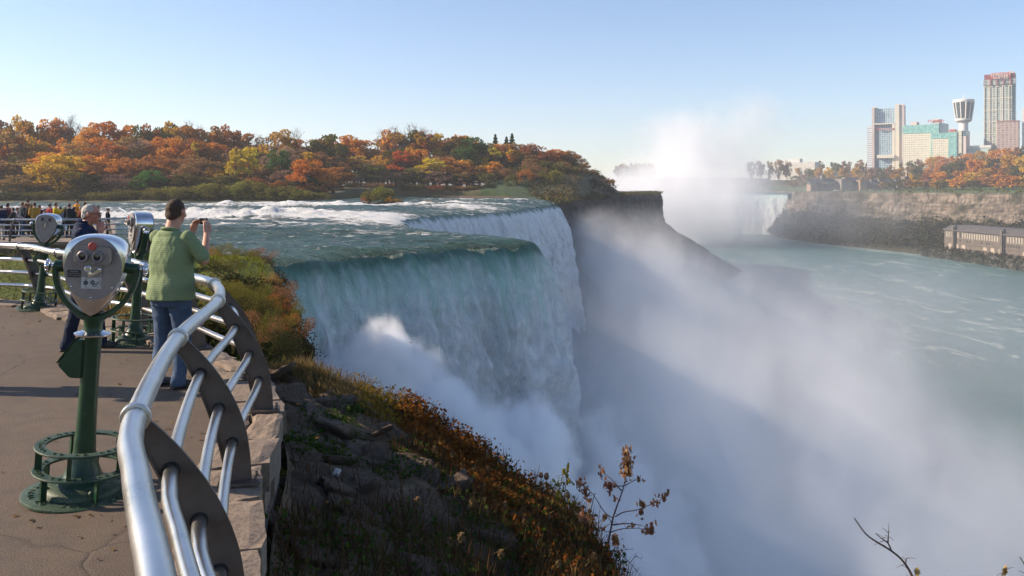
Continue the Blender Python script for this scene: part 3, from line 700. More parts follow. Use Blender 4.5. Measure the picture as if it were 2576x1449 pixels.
def viewer(label):
    root = empty('tower_viewer'); tag(root, label, 'viewer', 'coin binocular viewers on the plaza'); HZ = 1.395      # head centre
    RY = lambda p: p
    # housing: chrome shell, slightly barrelled
    out = teardrop(); m = MB(); n = len(out); ys = [(-.105, .93), (-.10, .985), (-.085, 1.0), (-.03, 1.02), (.03, 1.02), (.085, 1.0), (.10, .985), (.105, .93)]; vs = []
    for y, k in ys: vs += [(x*k, y, z*k) for x, z in out]
    fs = [(j*n+i, j*n+(i+1) % n, (j+1)*n+(i+1) % n, (j+1)*n+i) for j in range(len(ys)-1) for i in range(n)]+[tuple(range(n))[::-1], tuple((len(ys)-1)*n+i for i in range(n))]
    m.add(vs, fs); hd = m.build('head_housing', CHROME, root, 35); hd.location = (0, 0, HZ)
    # front face plate: near-round grey casting; back plate: full teardrop
    m = MB(); disc = []
    for i in range(48):
        a = 2*math.pi*i/48; disc.append((.168*math.cos(a), .045+.183*math.sin(a)))
    m.prism(disc, -.118, -.104); fp = m.build('face_plate', FACEM, root); fp.location = (0, 0, HZ)
    m = MB(); m.prism(teardrop(.93), .105, .112); bp = m.build('back_plate', FACEM, root); bp.location = (0, 0, HZ)
    m = MB()
    for sx in (-1, 1): m.lathe([(.028, 0), (.028, .008), (.022, .012), (.0, .006)], 16, (sx*.062, .111, .145), Matrix.Rotation(R(-90), 3, 'X'))
    m.build('lens', GLASS, bp)
    m = MB(); m.box((0, .118, .04), (.018, .012, .06)); m.lathe([(.012, 0), (.012, .012), (0, .012)], 12, (0, .116, .075), Matrix.Rotation(R(-90), 3, 'X')); m.build('latch', CHROME, bp)
    # binocular block: two lobes joined by a saddle
    m = MB(); b = []
    for i in range(40):
        a = 2*math.pi*i/40; r_ = 1.0; x = .112*math.copysign(abs(math.cos(a))**.55, math.cos(a)); z = (.050+.012*abs(math.cos(a)))*math.copysign(abs(math.sin(a))**.55, math.sin(a)); b.append((x, .125+z))
    m.prism(b, -.150, -.117); bl = m.build('eyepiece_block', FACEM, fp)
    for sx in (-1, 1):
        m = MB(); rot = Matrix.Rotation(R(90), 3, 'X'); m.lathe([(.036, 0), (.036, .014), (.031, .022), (.031, .032), (.027, .034), (.020, .030), (.020, .024)], 28, (sx*.043-.012, -.148, .118), rot)
        ep = m.build('eyepiece', FACEM, bl, 30); m = MB(); m.lathe([(.0201, .010), (0, .012)], 20, (sx*.043-.012, -.162, .118), rot); m.build('lens', GLASS, bl)
    m = MB()
    for sx in (-1, 1):
        for i in range(11): m.box((sx*(.100+.004*math.sin(i*.6)), -.151, .090+i*.0075), (.010, .004, .003))
    m.build('knurling', CHROME, bl)
    m = MB(); m.lathe([(.024, 0), (.024, .006), (.021, .009), (0, .009)], 24, (-.006, -.1505, .178), Matrix.Rotation(R(90), 3, 'X')); m.build('badge', REDB, bl)
    text_mesh('TURN TO CLEAR VISION', .0095, CHROME, 'lettering', bl, Matrix.Translation((-.006, -.1515, .1535)) @ Matrix.Rotation(R(90), 4, 'X'), .0008)
    # coin mechanism
    m = MB(); m.box((0, -.1225, .035), (.115, .009, .062)); ck = m.build('coin_panel', FACEM, fp)
    m = MB(); rx = Matrix.Rotation(R(90), 3, 'X')
    m.lathe([(.021, 0), (.021, .008), (.016, .010), (.014, .003), (0, .003)], 20, (-.027, -.127, .044), rx); m.lathe([(.018, 0), (.016, .012), (0, .013)], 16, (-.010, -.127, .013), rx)
    m.box((.025, -.131, .028), (.062, .010, .018), Matrix.Rotation(R(-32), 3, 'Y')); m.ball((.040, -.131, .045), (.012, .008, .012)); m.build('coin_slot', CHROME, ck, 40)
    m = MB(); m.box((-.004, -.1195, -.036), (.116, .003, .066)); pl = m.build('instruction_plate', WHT, fp)
    m = MB(); m.lathe([(.014, 0), (.014, .0012), (0, .0012)], 18, (-.036, -.121, -.036), rx); m.box((-.036, -.1218, -.014), (.003, .001, .018))
    arcp = lambda cx, cz, r0, a0, a1: [(cx+r0*math.cos(R(a)), -.1222, cz+r0*math.sin(R(a))) for a in range(a0, a1+1, 12)]
    m.tube(arcp(.004, -.032, .010, 0, 360), .0028, 6); m.tube(arcp(.018, -.038, .017, 120, 330), .0022, 6); m.tube(arcp(.020, -.034, .010, 200, 380), .0020, 6); m.tube(arcp(.026, -.030, .012, 210, 390), .0018, 6); m.tube(arcp(.024, -.036, .027, -70, 80), .0009, 5)
    m.build('symbol', INK, pl); text_mesh('25¢', .010, INK, 'lettering', pl, Matrix.Translation((-.034, -.1216, -.060)) @ Matrix.Rotation(R(90), 4, 'X'), .0005)
    for k, zz in enumerate((.026, .003)):
        m = MB(); m.box((-.108, -.1205, zz), (.078, .004, .019)); lb = m.build('label', BLK, fp)
        text_mesh(('CAUTION', 'DO NOT LOOK AT SUN')[k], (.011, .0065)[k], WHT, 'lettering', lb, Matrix.Translation((-.108, -.1230, zz)) @ Matrix.Rotation(R(90), 4, 'X'), .0002)
    m = MB()
    for (x, z) in ((-.135, .14), (.135, .14), (-.12, -.06), (.12, -.06), (0, -.12)): m.ball((x, -.119, z), (.006, .004, .006), 8, 6)
    m.build('screws', CHROME, fp, True)
    # yoke
    m = MB(); half = catmull([(.235, 0, .055), (.237, 0, .0), (.222, 0, -.07), (.185, 0, -.15), (.125, 0, -.215), (.06, 0, -.262), (0, 0, -.280)], .02)
    full = half+[Vector((-p.x, 0, p.z)) for p in half[::-1][1:]]; vs = []; fs = []
    for i, p in enumerate(full):
        d = (full[min(i+1, len(full)-1)]-full[max(i-1, 0)]).normalized(); nn_ = Vector((-d.z, 0, d.x)); th = .016+.010*max(0, 1-abs(p.x)/.12); wy = .034+.02*max(0, 1-abs(p.x)/.18)
        for a_, b_ in ((-1, -.8), (-1, .8), (-.7, 1), (.7, 1), (1, .8), (1, -.8), (.7, -1), (-.7, -1)): vs.append(p+nn_*th*a_+Vector((0, wy*b_, 0)))
    for i in range(len(full)-1): fs += [(i*8+k, i*8+(k+1) % 8, (i+1)*8+(k+1) % 8, (i+1)*8+k) for k in range(8)]
    fs += [tuple(range(8))[::-1], tuple((len(full)-1)*8+k for k in range(8))]; m.add(vs, fs)
    for sx in (-1, 1): m.lathe([(.0, -.045), (.034, -.045), (.036, -.03), (.036, .022), (.030, .026), (0, .026)], 20, (sx*.222, 0, .045), Matrix.Rotation(R(90*sx), 3, 'Y'))
    yk = m.build('yoke', GREEN, root, 45); yk.location = (0, 0, HZ)
    for sx in (-1, 1):
        m = MB(); rot = Matrix.Rotation(R(90*sx), 3, 'Y'); prof = [(.012, 0), (.012, .018), (.030, .022), (.037, .030), (.037, .044), (.030, .052), (.015, .046), (0, .046)]
        m.lathe(prof, 24, (sx*.248, 0, .045), rot)
        for k in range(8):
            a = 2*math.pi*k/8; m.ball((sx*(.285), .036*math.cos(a), .045+.036*math.sin(a)), (.011, .009, .009), 8, 6)
        m.build('knob', CHROME, yk, 45)
    # neck, collar, column, coin box, foot
    m = MB(); m.lathe([(.050, 1.02), (.060, 1.03), (.056, 1.05), (.056, 1.085), (.066, 1.12), (.066, 1.135), (.0, 1.14)], 28); m.build('neck', GREEN, root, 40)
    m = MB(); m.lathe([(.056, 1.012), (.103, 1.010), (.108, 1.016), (.108, 1.022), (.066, 1.036), (.058, 1.040)], 36)
    for k in range(22):
        a = 2*math.pi*k/22; m.box((.090*math.cos(a), .090*math.sin(a), 1.0265), (.012, .006, .006), Matrix.Rotation(a, 3, 'Z'))
    m.build('collar', CHROME, root, 40)
    m = MB(); m.lathe([(.060, 1.010), (.057, .99), (.054, .80), (.056, .60), (.060, .40), (.066, .28), (.082, .20), (.112, .125), (.135, .09), (.150, .078)], 32); m.build('column', GREEN, root, 50)
    m = MB(); cb = [(-.03, .985), (-.082, .985), (-.182, .830), (-.178, .815), (-.105, .742), (-.03, .742)]
    m.prism(cb, -.055, .055); cbx = m.build('coin_box', GREEN, root); bm_ = bmesh.new(); bm_.from_mesh(cbx.data); bmesh.ops.bevel(bm_, geom=bm_.edges[:], offset=.007, segments=2, affect='EDGES'); bmesh.ops.recalc_face_normals(bm_, faces=bm_.faces); bm_.to_mesh(cbx.data); bm_.free()
    m = MB(); m.box((-.134, 0, .912), (.006, .118, .19), Matrix.Rotation(R(33), 3, 'Y')); m.build('coin_box_lid', GREEN, cbx)
    m = MB(); m.lathe([(.150, .078), (.205, .066), (.228, .045), (.232, .022), (.335, .020), (.345, .014), (.345, .0), (0, 0)], 56); ft = m.build('foot', GWORN, root, 40)
    for k in range(4):
        a = R(35+90*k); m = MB(); m.ball((.208*math.cos(a), .208*math.sin(a), .06), .020, 10, 8); m.build('bolt', GWORN, ft, True)
    letters = 'TOWER OPTICAL CO  SOUTH NORWALK CONN'
    def ring_text(s, rad, z, size, parent):
        mm = MB(); me_all = []
        for k, chh in enumerate(s):
            if chh == ' ': continue
            a = R(-90)+ (k-len(s)/2)*(2*math.pi/ (len(s)+3))
            me_all.append(text_mesh(chh, size, GWORN, 'l', None, Matrix.Rotation(a+R(90), 4, 'Z') @ Matrix.Translation((0, -rad, z)), .0035))
        bm_ = bmesh.new()
        for o_ in me_all: bm_.from_mesh(o_.data)
        me = bpy.data.meshes.new('lettering'); bm_.to_mesh(me); bm_.free()
        for o_ in me_all: d_ = o_.data; bpy.data.objects.remove(o_); bpy.data.meshes.remove(d_)
        link('lettering', me, GWORN, parent)
    ring_text(letters, .288, .023, .044, ft)
    for (z, r0, r1, nm) in ((.165, .225, .290, 1), (.315, .222, .285, 2)):
        m = MB(); m.lathe([(r0, z-.007), (r1, z-.007), (r1+.003, z), (r1, z+.007), (r0, z+.007), (r0, z-.007)], 56, cap=False); rg = m.build('foot_ring', GWORN, root, 40)
        ring_text('TOWER OPTICAL CO SO NORWALK CONN', (r0+r1)/2, z+.009, .034, rg)
    for k in range(5):
        a = R(20+72*k); m = MB(); m.box((.262*math.cos(a), .262*math.sin(a), .09), (.014, .040, .145), Matrix.Rotation(a+R(90), 3, 'Z')); m.build('bracket', GREEN, root)
        a = R(56+72*k); m = MB(); m.box((.255*math.cos(a), .255*math.sin(a), .24), (.014, .040, .145), Matrix.Rotation(a+R(90), 3, 'Z')); m.build('bracket', GREEN, root)
    return root
def copy_tree(o, parent=None):
    c = o.copy(); COL.objects.link(c); c.parent = parent
    for ch in [x for x in bpy.data.objects if x.parent == o and x != c]: copy_tree(ch, c)
    return c
def lean(o, loc, rz, tilt, head=0, s=1.0):
    o.location = loc; o.rotation_euler = (0, 0, 0); o.scale = (s,)*3
    o.matrix_world = Matrix.Translation(loc) @ Matrix.Rotation(R(tilt), 4, 'Y') @ Matrix.Rotation(R(rz), 4, 'Z') @ Matrix.Scale(s, 4)
v1 = viewer('large green and chrome coin binocular viewer nearest the camera, eyepieces facing it')
v2 = copy_tree(v1); tag(v2, 'viewer at the far left of the plaza with its blank lens face turned this way', 'viewer')
v3 = copy_tree(v1); tag(v3, 'green viewer seen from the side just left of the man in green', 'viewer')
def turn_head(v, deg):            # the head assembly swivels on the neck
    for o in [x for x in bpy.data.objects if x.parent == v and x.name.split('.')[0] in ('head_housing', 'face_plate', 'back_plate', 'yoke', 'collar', 'neck')]:
        o.rotation_euler[2] = R(deg)
for o_ in [x for x in bpy.data.objects if x.name.split('.')[0] in ('head_housing', 'face_plate', 'back_plate') and x.parent in (v1, v2, v3)]: o_.scale = (.98, 1.0, 1.08)
lean(v1, (-2.74, 5.44, 0), 6, 4.0); turn_head(v1, 8)
lean(v2, (-7.55, 13.62, 0), -8, 7.0, s=.93); turn_head(v2, 192)
lean(v3, (-4.74, 10.72, 0), -10, 3.5, s=.99); turn_head(v3, -44)
# ================================================================ PEOPLE
def remeshed(mb, name, voxel, smooth=2, wr=0.0, wscale=9, seed=0.0):
    me = mb.mesh(name); ob = bpy.data.objects.new('tmp', me); COL.objects.link(ob)
    bm_ = bmesh.new(); bm_.from_mesh(me); bmesh.ops.recalc_face_normals(bm_, faces=bm_.faces); bm_.to_mesh(me); bm_.free()
    md = ob.modifiers.new('r', 'REMESH'); md.mode = 'VOXEL'; md.voxel_size = voxel; md.use_smooth_shade = True
    if smooth: ms = ob.modifiers.new('s', 'SMOOTH'); ms.factor = .5; ms.iterations = smooth
    dg = bpy.context.evaluated_depsgraph_get(); out = bpy.data.meshes.new_from_object(ob.evaluated_get(dg)); bpy.data.objects.remove(ob); bpy.data.meshes.remove(me)
    out.name = name; n = len(out.vertices)
    if wr and n:
        co = np.empty(n*3, np.float32); out.vertices.foreach_get('co', co); co = co.reshape(-1, 3)
        nn_ = np.array([v.normal for v in out.vertices])
        f = np.array([mnoise.fractal((p[0]*wscale+seed, p[1]*wscale, p[2]*wscale*.55), .7, 2, 4) for p in co])
        f2 = np.array([1-abs(mnoise.noise((p[0]*wscale*.9+p[2]*5, p[1]*wscale*.9+seed, p[2]*wscale*.7-p[0]*4))) for p in co])
        co += (nn_*((f*wr+(f2**4-.4)*wr*.8)[:, None])).astype(np.float32); out.vertices.foreach_set('co', co.ravel())
    out.polygons.foreach_set('use_smooth', [True]*len(out.polygons)); out.update(); return out
def seg(m, a, b, ra, rb, n=14):
    a, b = Vector(a), Vector(b); m.tube([a, a.lerp(b, .33), a.lerp(b, .66), b], [ra, ra*.62+rb*.38, ra*.32+rb*.68, rb], n); m.ball(a, ra, 12, 8); m.ball(b, rb, 12, 8)
def rings(m, R_, n=28):           # R_: (z, cx, cy, rx, ry)
    vs = []
    for z, cx, cy_, rx, ry in R_:
        for k in range(n):
            a = 2*math.pi*k/n; c_, s_ = math.cos(a), math.sin(a)
            vs.append((cx+rx*math.copysign(abs(c_)**.85, c_), cy_+ry*math.copysign(abs(s_)**.85, s_), z))
    fs = [(i*n+k, i*n+(k+1) % n, (i+1)*n+(k+1) % n, (i+1)*n+k) for i in range(len(R_)-1) for k in range(n)]+[tuple(range(n))[::-1], tuple((len(R_)-1)*n+k for k in range(n))]
    m.add(vs, fs)
SKIN = M('skin', (.52, .27, .18), .5, 0, (.44, .20, .13), 14, .15, 60, .003); SKIN2 = M('tanned_skin', (.50, .22, .14), .5, 0, (.42, .16, .10), 14, .15, 60, .003)
HAIRB = M('brown_hair', (.038, .021, .013), .85, 0, (.075, .042, .026), 60, .6, 140, .004); HAIRK = M('black_hair', (.010, .008, .007), .5, 0, (.02, .016, .013), 60, .5, 120, .004)
HAIRG = M('grey_hair', (.30, .27, .23), .7, 0, (.50, .46, .40), 50, .6, 140, .004); HAIRL = M('light_brown_hair', (.12, .065, .03), .6, 0, (.20, .11, .05), 40, .6, 90, .005)
t = NT('blue_denim'); co = t.coord(); n1 = t.noise(co, 5, 5, .6); n2 = t.noise(t.vmul(co, (60, 60, 260)), 1, 3, .6)
DENIM = t.surf(t.mix(n2, t.mix(t.ramp(n1, [(.35, 0.), (.65, 1.)]), (.022, .042, .080), (.055, .095, .16)), (.09, .13, .20)), .85, 0, t.bump(n2, .3, .003), spec=.2)
t = NT('striped_green_cotton'); co = t.coord(); z_ = t.n('SeparateXYZ', {0: co}).outputs[2]; wz = t.math('ADD', z_, t.math('MULTIPLY', t.noise(co, 4, 3), .012))
st = t.math('SINE', t.math('MULTIPLY', wz, 2*math.pi/.0205)); sm = t.ramp(t.math('ADD', t.math('MULTIPLY', st, .5), .5), [(.70, 0.), (.90, 1.)])
n1 = t.noise(co, 3, 4); c = t.mix(sm, t.mix(n1, (.165, .225, .115), (.195, .255, .135)), (.25, .29, .145)); POLO = t.surf(c, .85, 0, t.bump(t.noise(co, 300, 2), .2, .001), spec=.2)
NAVY = M('navy_cotton', (.010, .018, .045), .85, 0, (.016, .028, .065), 6, .3, 200, .002, spec=.2); SHOE = M('dark_shoe', (.02, .017, .015), .55, 0, (.035, .03, .025), 12)
def cloth(name, c): return M('cloth_'+name, c, .85, 0, tuple(x*1.35 for x in c), 7, .3, 120, .003, spec=.2)

def person(label, top_mat, leg_mat, hair_mat, skin, J=None, vox=.02, girth=1.0, hair='short', sleeve=.5, group=None, folds=.006, shirt_len=0.0, coat=False):
    """J overrides joints; the figure faces +Y"""
    j = dict(hipL=(-.095, 0, .93), hipR=(.095, 0, .93), kneeL=(-.105, .02, .50), kneeR=(.105, .02, .50), ankL=(-.11, -.03, .09), ankR=(.11, -.03, .09),
             shL=(-.185, -.005, 1.455), shR=(.185, -.005, 1.455), elL=(-.235, -.02, 1.17), elR=(.235, -.02, 1.17), wrL=(-.225, .06, .93), wrR=(.225, .06, .93),
             hdL=None, hdR=None, head=(0, .03, 1.675), turn=0.0, nod=0.0, footL=8, footR=-8)
    if J: j.update(J)
    V_ = lambda k: Vector(j[k]); g = girth; root = empty('person'); tag(root, label, 'person', group)
    H = V_('head'); HR = Matrix.Rotation(R(j['turn']), 3, 'Z') @ Matrix.Rotation(R(j['nod']), 3, 'X'); hk = j.get('hs', 1.0)
    fine = vox < .012
    m = MB()
    rings(m, [(.88, 0, 0, .15*g, .10*g), (1.0, 0, 0, .155*g, .11*g), (1.15, 0, .01, .14*g, .105*g), (1.32, 0, .01, .165*g, .115), (1.44, 0, 0, .16, .09), (1.49, 0, -.005, .10, .07)])
    seg(m, (0, -.005, 1.46), (H.x*.6, H.y*.7-.005, H.z-.09), .064*g**.5, .060*g**.5); m.ball((0, -.015, 1.475), (.12, .06, .04), 14, 10)
    hb = lambda c, r: m.ball(H+HR @ Vector(c)*hk, tuple(q*hk for q in r), 18, 14, HR)
    hb((0, -.010, .022), (.077, .098, .094)); hb((0, .015, -.035), (.062, .078, .075)); hb((0, .045, -.075), (.043, .045, .040)); hb((0, .055, -.095), (.028, .028, .022))
    if vox < .03:
        hb((0, .098, -.022), (.013, .022, .020)); hb((0, .088, .004), (.010, .014, .026)); hb((0, .080, .026), (.052, .018, .012))
        for sx in (-1, 1): hb((sx*.084, -.006, -.010), (.011, .021, .034)); hb((sx*.042, .060, -.030), (.024, .022, .022))
        hb((0, .086, -.060), (.024, .012, .007)); hb((0, .084, -.072), (.020, .012, .007))
    for s_ in ('L', 'R'):
        sg = -1 if s_ == 'L' else 1
        seg(m, V_('sh'+s_), V_('el'+s_), .056, .044); seg(m, V_('el'+s_), V_('wr'+s_), .045, .029)
        seg(m, V_('hip'+s_), V_('knee'+s_), .085*g, .058); seg(m, V_('knee'+s_), V_('ank'+s_), .056, .038)
        W = V_('wr'+s_); F = j['hd'+s_]                     # F: (direction of the fingers, palm normal)
        fd = Vector(F[0]).normalized() if F else (W-V_('el'+s_)).normalized(); pn = Vector(F[1]).normalized() if F else Vector((-sg, 0, 0))
        side = fd.cross(pn).normalized()*(1 if True else 1)
        if not fine: m.ball(W+fd*.05, (.032, .03, .045), 8, 6, Vector((0, 0, 1)).rotation_difference(fd).to_matrix()); m.ball(W+fd*.10, (.025, .02, .045), 8, 6, Vector((0, 0, 1)).rotation_difference(fd).to_matrix())
        else:
            for q in range(4):                              # palm
                a = side*(-.030+q*.020); seg(m, W+a*.55, W+fd*.085+a, .015, .0135, 8)
            for q, L in enumerate((.070, .080, .074, .058)):
                a = side*(-.031+q*.0205); b0 = W+fd*.088+a; curl = (F[2] if F and len(F) > 2 else 38)
                d1 = (fd*math.cos(R(curl*.45))+pn*math.sin(R(curl*.45))); d2 = (fd*math.cos(R(curl*1.2))+pn*math.sin(R(curl*1.2))); d3 = (fd*math.cos(R(curl*1.8))+pn*math.sin(R(curl*1.8)))
                p1 = b0+d1*L*.45; p2 = p1+d2*L*.32; p3 = p2+d3*L*.23
                seg(m, b0, p1, .0105, .0095, 8); seg(m, p1, p2, .0095, .0088, 8); seg(m, p2, p3, .0088, .0078, 8)
            a = side*-.036; b0 = W+fd*.030+a*.8; d1 = (fd*.65-side*.62+pn*.45).normalized(); p1 = b0+d1*.042; p2 = p1+(fd*.8-side*.1+pn*.55).normalized()*.036
            seg(m, b0, p1, .0135, .0115, 8); seg(m, p1, p2, .0115, .009, 8)
    me = remeshed(m, 'body', min(vox, .0065) if fine else vox, 2 if fine else 1)
    body = link('body', me, skin, root)
    # hair
    m = MB(); hb2 = lambda c, r: m.ball(H+HR @ Vector(c)*hk, tuple(q*hk for q in r), 20, 16, HR)
    if hair == 'short': hb2((0, -.020, .034), (.0800, .0965, .0880)); hb2((0, -.045, -.012), (.0740, .062, .060))
    elif hair == 'crop': hb2((0, -.016, .028), (.0795, .0955, .0905)); hb2((0, -.044, -.026), (.0745, .0625, .066))
    elif hair == 'long':
        hb2((0, -.020, .030), (.088, .102, .094)); hb2((0, -.06, -.06), (.085, .055, .11)); hb2((0, -.075, -.15), (.085, .045, .10))
    elif hair == 'bald': hb2((0, -.035, .012), (.0815, .090, .050))
    elif hair == 'hat': hb2((0, -.015, .045), (.088, .104, .075)); hb2((0, .085, .035), (.06, .05, .010))
    me = remeshed(m, 'hair', max(vox*.6, .006), 1, .0035 if fine else .004, 45)
    # carve the face side away
    bm_ = bmesh.new(); bm_.from_mesh(me); inv = HR.inverted()
    if hair != 'hat':
        kill = []
        for v in bm_.verts:
            q = (inv @ (v.co-H))/hk
            lim = .052 if q.z > .045 else (.052-(.045-q.z)*1.1)
            if hair == 'bald' : lim = -.01
            if q.y > lim and not (q.z > .075): kill.append(v)
            elif hair != 'long' and q.z < -.090+.04*mnoise.noise(v.co*40): kill.append(v)
            elif hair != 'long' and abs(q.x) > .05 and q.z < .022 and q.y > -.030: kill.append(v)
        bmesh.ops.delete(bm_, geom=kill, context='VERTS')
    bm_.to_mesh(me); bm_.free(); link('hair' if hair != 'hat' else 'hat', me, hair_mat, root)
    # top
    m = MB(); zb = .86-shirt_len
    rings(m, [(zb, 0, 0, .192*g, .156*g), (.98, 0, .0, .186*g, .146*g), (1.10, 0, .012, .172*g, .132*g), (1.24, 0, .014, .180*g, .135*g), (1.36, 0, .008, .192*g**.5, .130*g**.5), (1.45, 0, -.002, .185, .105), (1.49, 0, -.005, .145, .088), (1.512, 0, -.006, .095, .074), (1.525, 0, -.006, .066, .064)])
    m.ball((0, -.02, 1.40), (.17, .11, .10), 20, 12); m.ball((0, -.015, 1.487), (.148, .088, .056), 20, 12)
    for s_ in ('L', 'R'):
        a, b = V_('sh'+s_), V_('el'+s_); m.ball(a+Vector((0, 0, -.012)), (.068, .074, .062), 14, 10)
        if sleeve <= 1: seg(m, a-Vector((0, 0, .012)), a.lerp(b, sleeve), .068, .070)
        else: seg(m, a, b, .078, .062); seg(m, b, b.lerp(V_('wr'+s_), min(1, sleeve-1)), .062, .045)
    if coat: rings(m, [(zb-.12, 0, 0, .20*g, .15*g), (.95, 0, 0, .19*g, .145*g)])
    me = remeshed(m, 'shirt', min(vox, .011), 3 if fine else 1, folds, 8, seed=len(bpy.data.objects)*.3); link('shirt' if sleeve <= 1 else 'jacket', me, top_mat, root)
    if fine: m = MB(); m.tube([(.077*math.cos(a), -.004+.073*math.sin(a), 1.535+.014*math.sin(-a)) for a in np.linspace(0, 2*math.pi, 25)[:-1]], .015, 8, closed=True); m.build('collar', top_mat, root, True)
    # trousers
    m = MB(); rings(m, [(.80, 0, 0, .155*g, .115*g), (.88, 0, -.005, .158*g, .118*g), (.95, 0, 0, .150*g, .11*g)])
    for s_ in ('L', 'R'):
        seg(m, V_('hip'+s_)-Vector((0, 0, .02)), V_('knee'+s_), .100*g, .078); seg(m, V_('knee'+s_), V_('ank'+s_), .078, .066); m.ball(V_('hip'+s_)+Vector((0, -.035, -.02)), (.088*g, .082*g, .10), 14, 10)
        m.lathe([(.070, 0), (.074, .05), (.070, .10)], 16, V_('ank'+s_)-Vector((0, 0, .065)))
    me = remeshed(m, 'trousers', min(vox, .012), 2 if fine else 1, folds*1.3, 7, seed=1.3+len(bpy.data.objects)*.2); link('trousers', me, leg_mat, root)
    for s_ in ('L', 'R'):
        m = MB(); A = V_('ank'+s_); A.z = 0; rot = Matrix.Rotation(R(j['foot'+s_]), 3, 'Z')
        lift = Vector((0, 0, V_('ank'+s_).z-.09))
        for c, r in (((0, -.02, .045), (.040, .055, .045)), ((0, .07, .038), (.045, .075, .038)), ((0, .14, .030), (.046, .055, .030))): m.ball(A+lift+rot @ Vector(c), r, 14, 10, rot)
        m.prism([(-.04, .0), (.04, .0), (.045, .022), (-.045, .022)], -.07, .19, lambda p, A=A, rot=rot: A+lift+rot @ p)
        me = remeshed(m, 'shoe', min(vox, .010), 1); link('shoe', me, SHOE, root)
    return root
# --- the man in green taking a picture
g = person('stocky man seen from behind in a green striped polo shirt and jeans', POLO, DENIM, HAIRB, SKIN, dict(
    hipL=(-.10, 0, .92), hipR=(.10, 0, .92), kneeL=(-.135, .03, .50), kneeR=(.115, .05, .50), ankL=(-.15, -.02, .09), ankR=(.12, -.02, .09), footL=-6, footR=-22,
    shL=(-.195, .02, 1.47), shR=(.205, .02, 1.475), elL=(-.20, .24, 1.25), elR=(.33, .10, 1.235), wrL=(-.09, .38, 1.475), wrR=(.155, .315, 1.475),
    hdL=((.15, .12, 1.0), (1.0, -.1, .0), 46), hdR=((-.25, .35, 1.0), (-.9, .35, .0), 42), head=(.015, .055, 1.705), turn=12, nod=-3, hs=1.07), vox=.010, girth=1.26, hair='crop', sleeve=.86, folds=.007)
g.location = (-3.33, 8.34, 0); g.rotation_euler = (0, 0, R(-24))
CAMB = M('camera_body', (.02, .02, .022), .35); SILV = M('camera_silver', (.45, .45, .46), .25, .8)
cm = empty('compact_camera'); tag(cm, 'small silver and black camera held up by the man in green', 'camera')
m = MB(); m.box((0, 0, 0), (.100, .018, .060)); b = m.build('camera_back', CAMB, cm); m = MB(); m.box((0, .014, 0), (.102, .010, .062)); m.build('front_cover', SILV, cm)
m = MB(); m.lathe([(.022, 0), (.022, .018), (.018, .024), (0, .022)], 20, (-.01, .019, -.004), Matrix.Rotation(R(-90), 3, 'X')); m.build('lens', SILV, cm, 40)
m = MB(); m.box((-.01, -.0095, 0), (.066, .002, .046)); m.build('screen', GLASS, cm); m = MB(); m.lathe([(.006, 0), (.006, .006), (0, .006)], 12, (.032, .006, .031)); m.build('shutter_button', SILV, cm)
cm.matrix_world = Matrix.Translation((-3.33, 8.34, 0)) @ Matrix.Rotation(R(-24), 4, 'Z') @ Matrix.Translation((-.005, .44, 1.600)) @ Matrix.Rotation(R(-6), 4, 'Z')
def glasses(root, H, turn, label=None, dark=True):
    m = MB(); rot = Matrix.Rotation(R(turn), 3, 'Z'); f = lambda c: Vector(H)+rot @ Vector(c)*1.04
    for sx in (-1, 1):
        m.tube([f((sx*.034+.026*math.cos(a), .104-.004*abs(math.cos(a)), -.004+.018*math.sin(a))) for a in np.linspace(0, 2*math.pi, 17)[:-1]], .0026, 6, closed=True)
        m.tube([f((sx*.060, .100, .004)), f((sx*.080, .04, .003)), f((sx*.084, -.012, .0)), f((sx*.082, -.028, -.012))], .0026, 6)
    m.tube([f((-.010, .108, .0)), f((0, .110, .003)), f((.010, .108, .0))], .002, 6)
    o = m.build('glasses', BLK, root, True)
    if dark:
        m = MB()
        for sx in (-1, 1): m.add([f((sx*.034+.025*math.cos(a), .104, -.004+.017*math.sin(a))) for a in np.linspace(0, 2*math.pi, 13)[:-1]], [tuple(range(12))])
        m.build('lenses', GLASS, o)
# --- the grey haired man with his hand at his mouth
h = person('grey haired man with glasses in a navy polo shirt, hand raised to his mouth', NAVY, cloth('dark_trousers', (.012, .018, .035)), HAIRG, SKIN2, dict(
    hipL=(-.10, 0, .90), hipR=(.10, 0, .90), kneeL=(-.10, .10, .49), kneeR=(.10, -.06, .49), ankL=(-.10, .16, .09), ankR=(.10, -.16, .09),
    shL=(-.185, .0, 1.405), shR=(.185, .01, 1.405), elR=(.20, .20, 1.19), wrR=(.075, .205, 1.40), elL=(-.24, .02, 1.13), wrL=(-.22, .12, .90),
    hdR=((-.15, -.02, 1.0), (-1.0, -.3, .1), 60), head=(0, .075, 1.625), nod=-4), vox=.010, girth=1.06, hair='crop', sleeve=.7, folds=.006)
h.location = (-5.13, 10.25, 0); h.rotation_euler = (0, 0, R(-80)); h.scale = (1.0, 1.0, 1.0)
glasses(h, (0, .075, 1.625), 0, dark=False)
# --- somebody just outside the picture, whose long shadow falls across the plaza
s = person('visitor in a dark jacket standing on the plaza left of the viewers', cloth('charcoal', (.03, .03, .035)), DENIM, HAIRK, SKIN, dict(elR=(.30, .1, 1.2), wrR=(.12, .25, 1.35)), vox=.03, sleeve=1.9)
s.location = (-5.95, 8.25, 0); s.rotation_euler = (0, 0, R(-70))
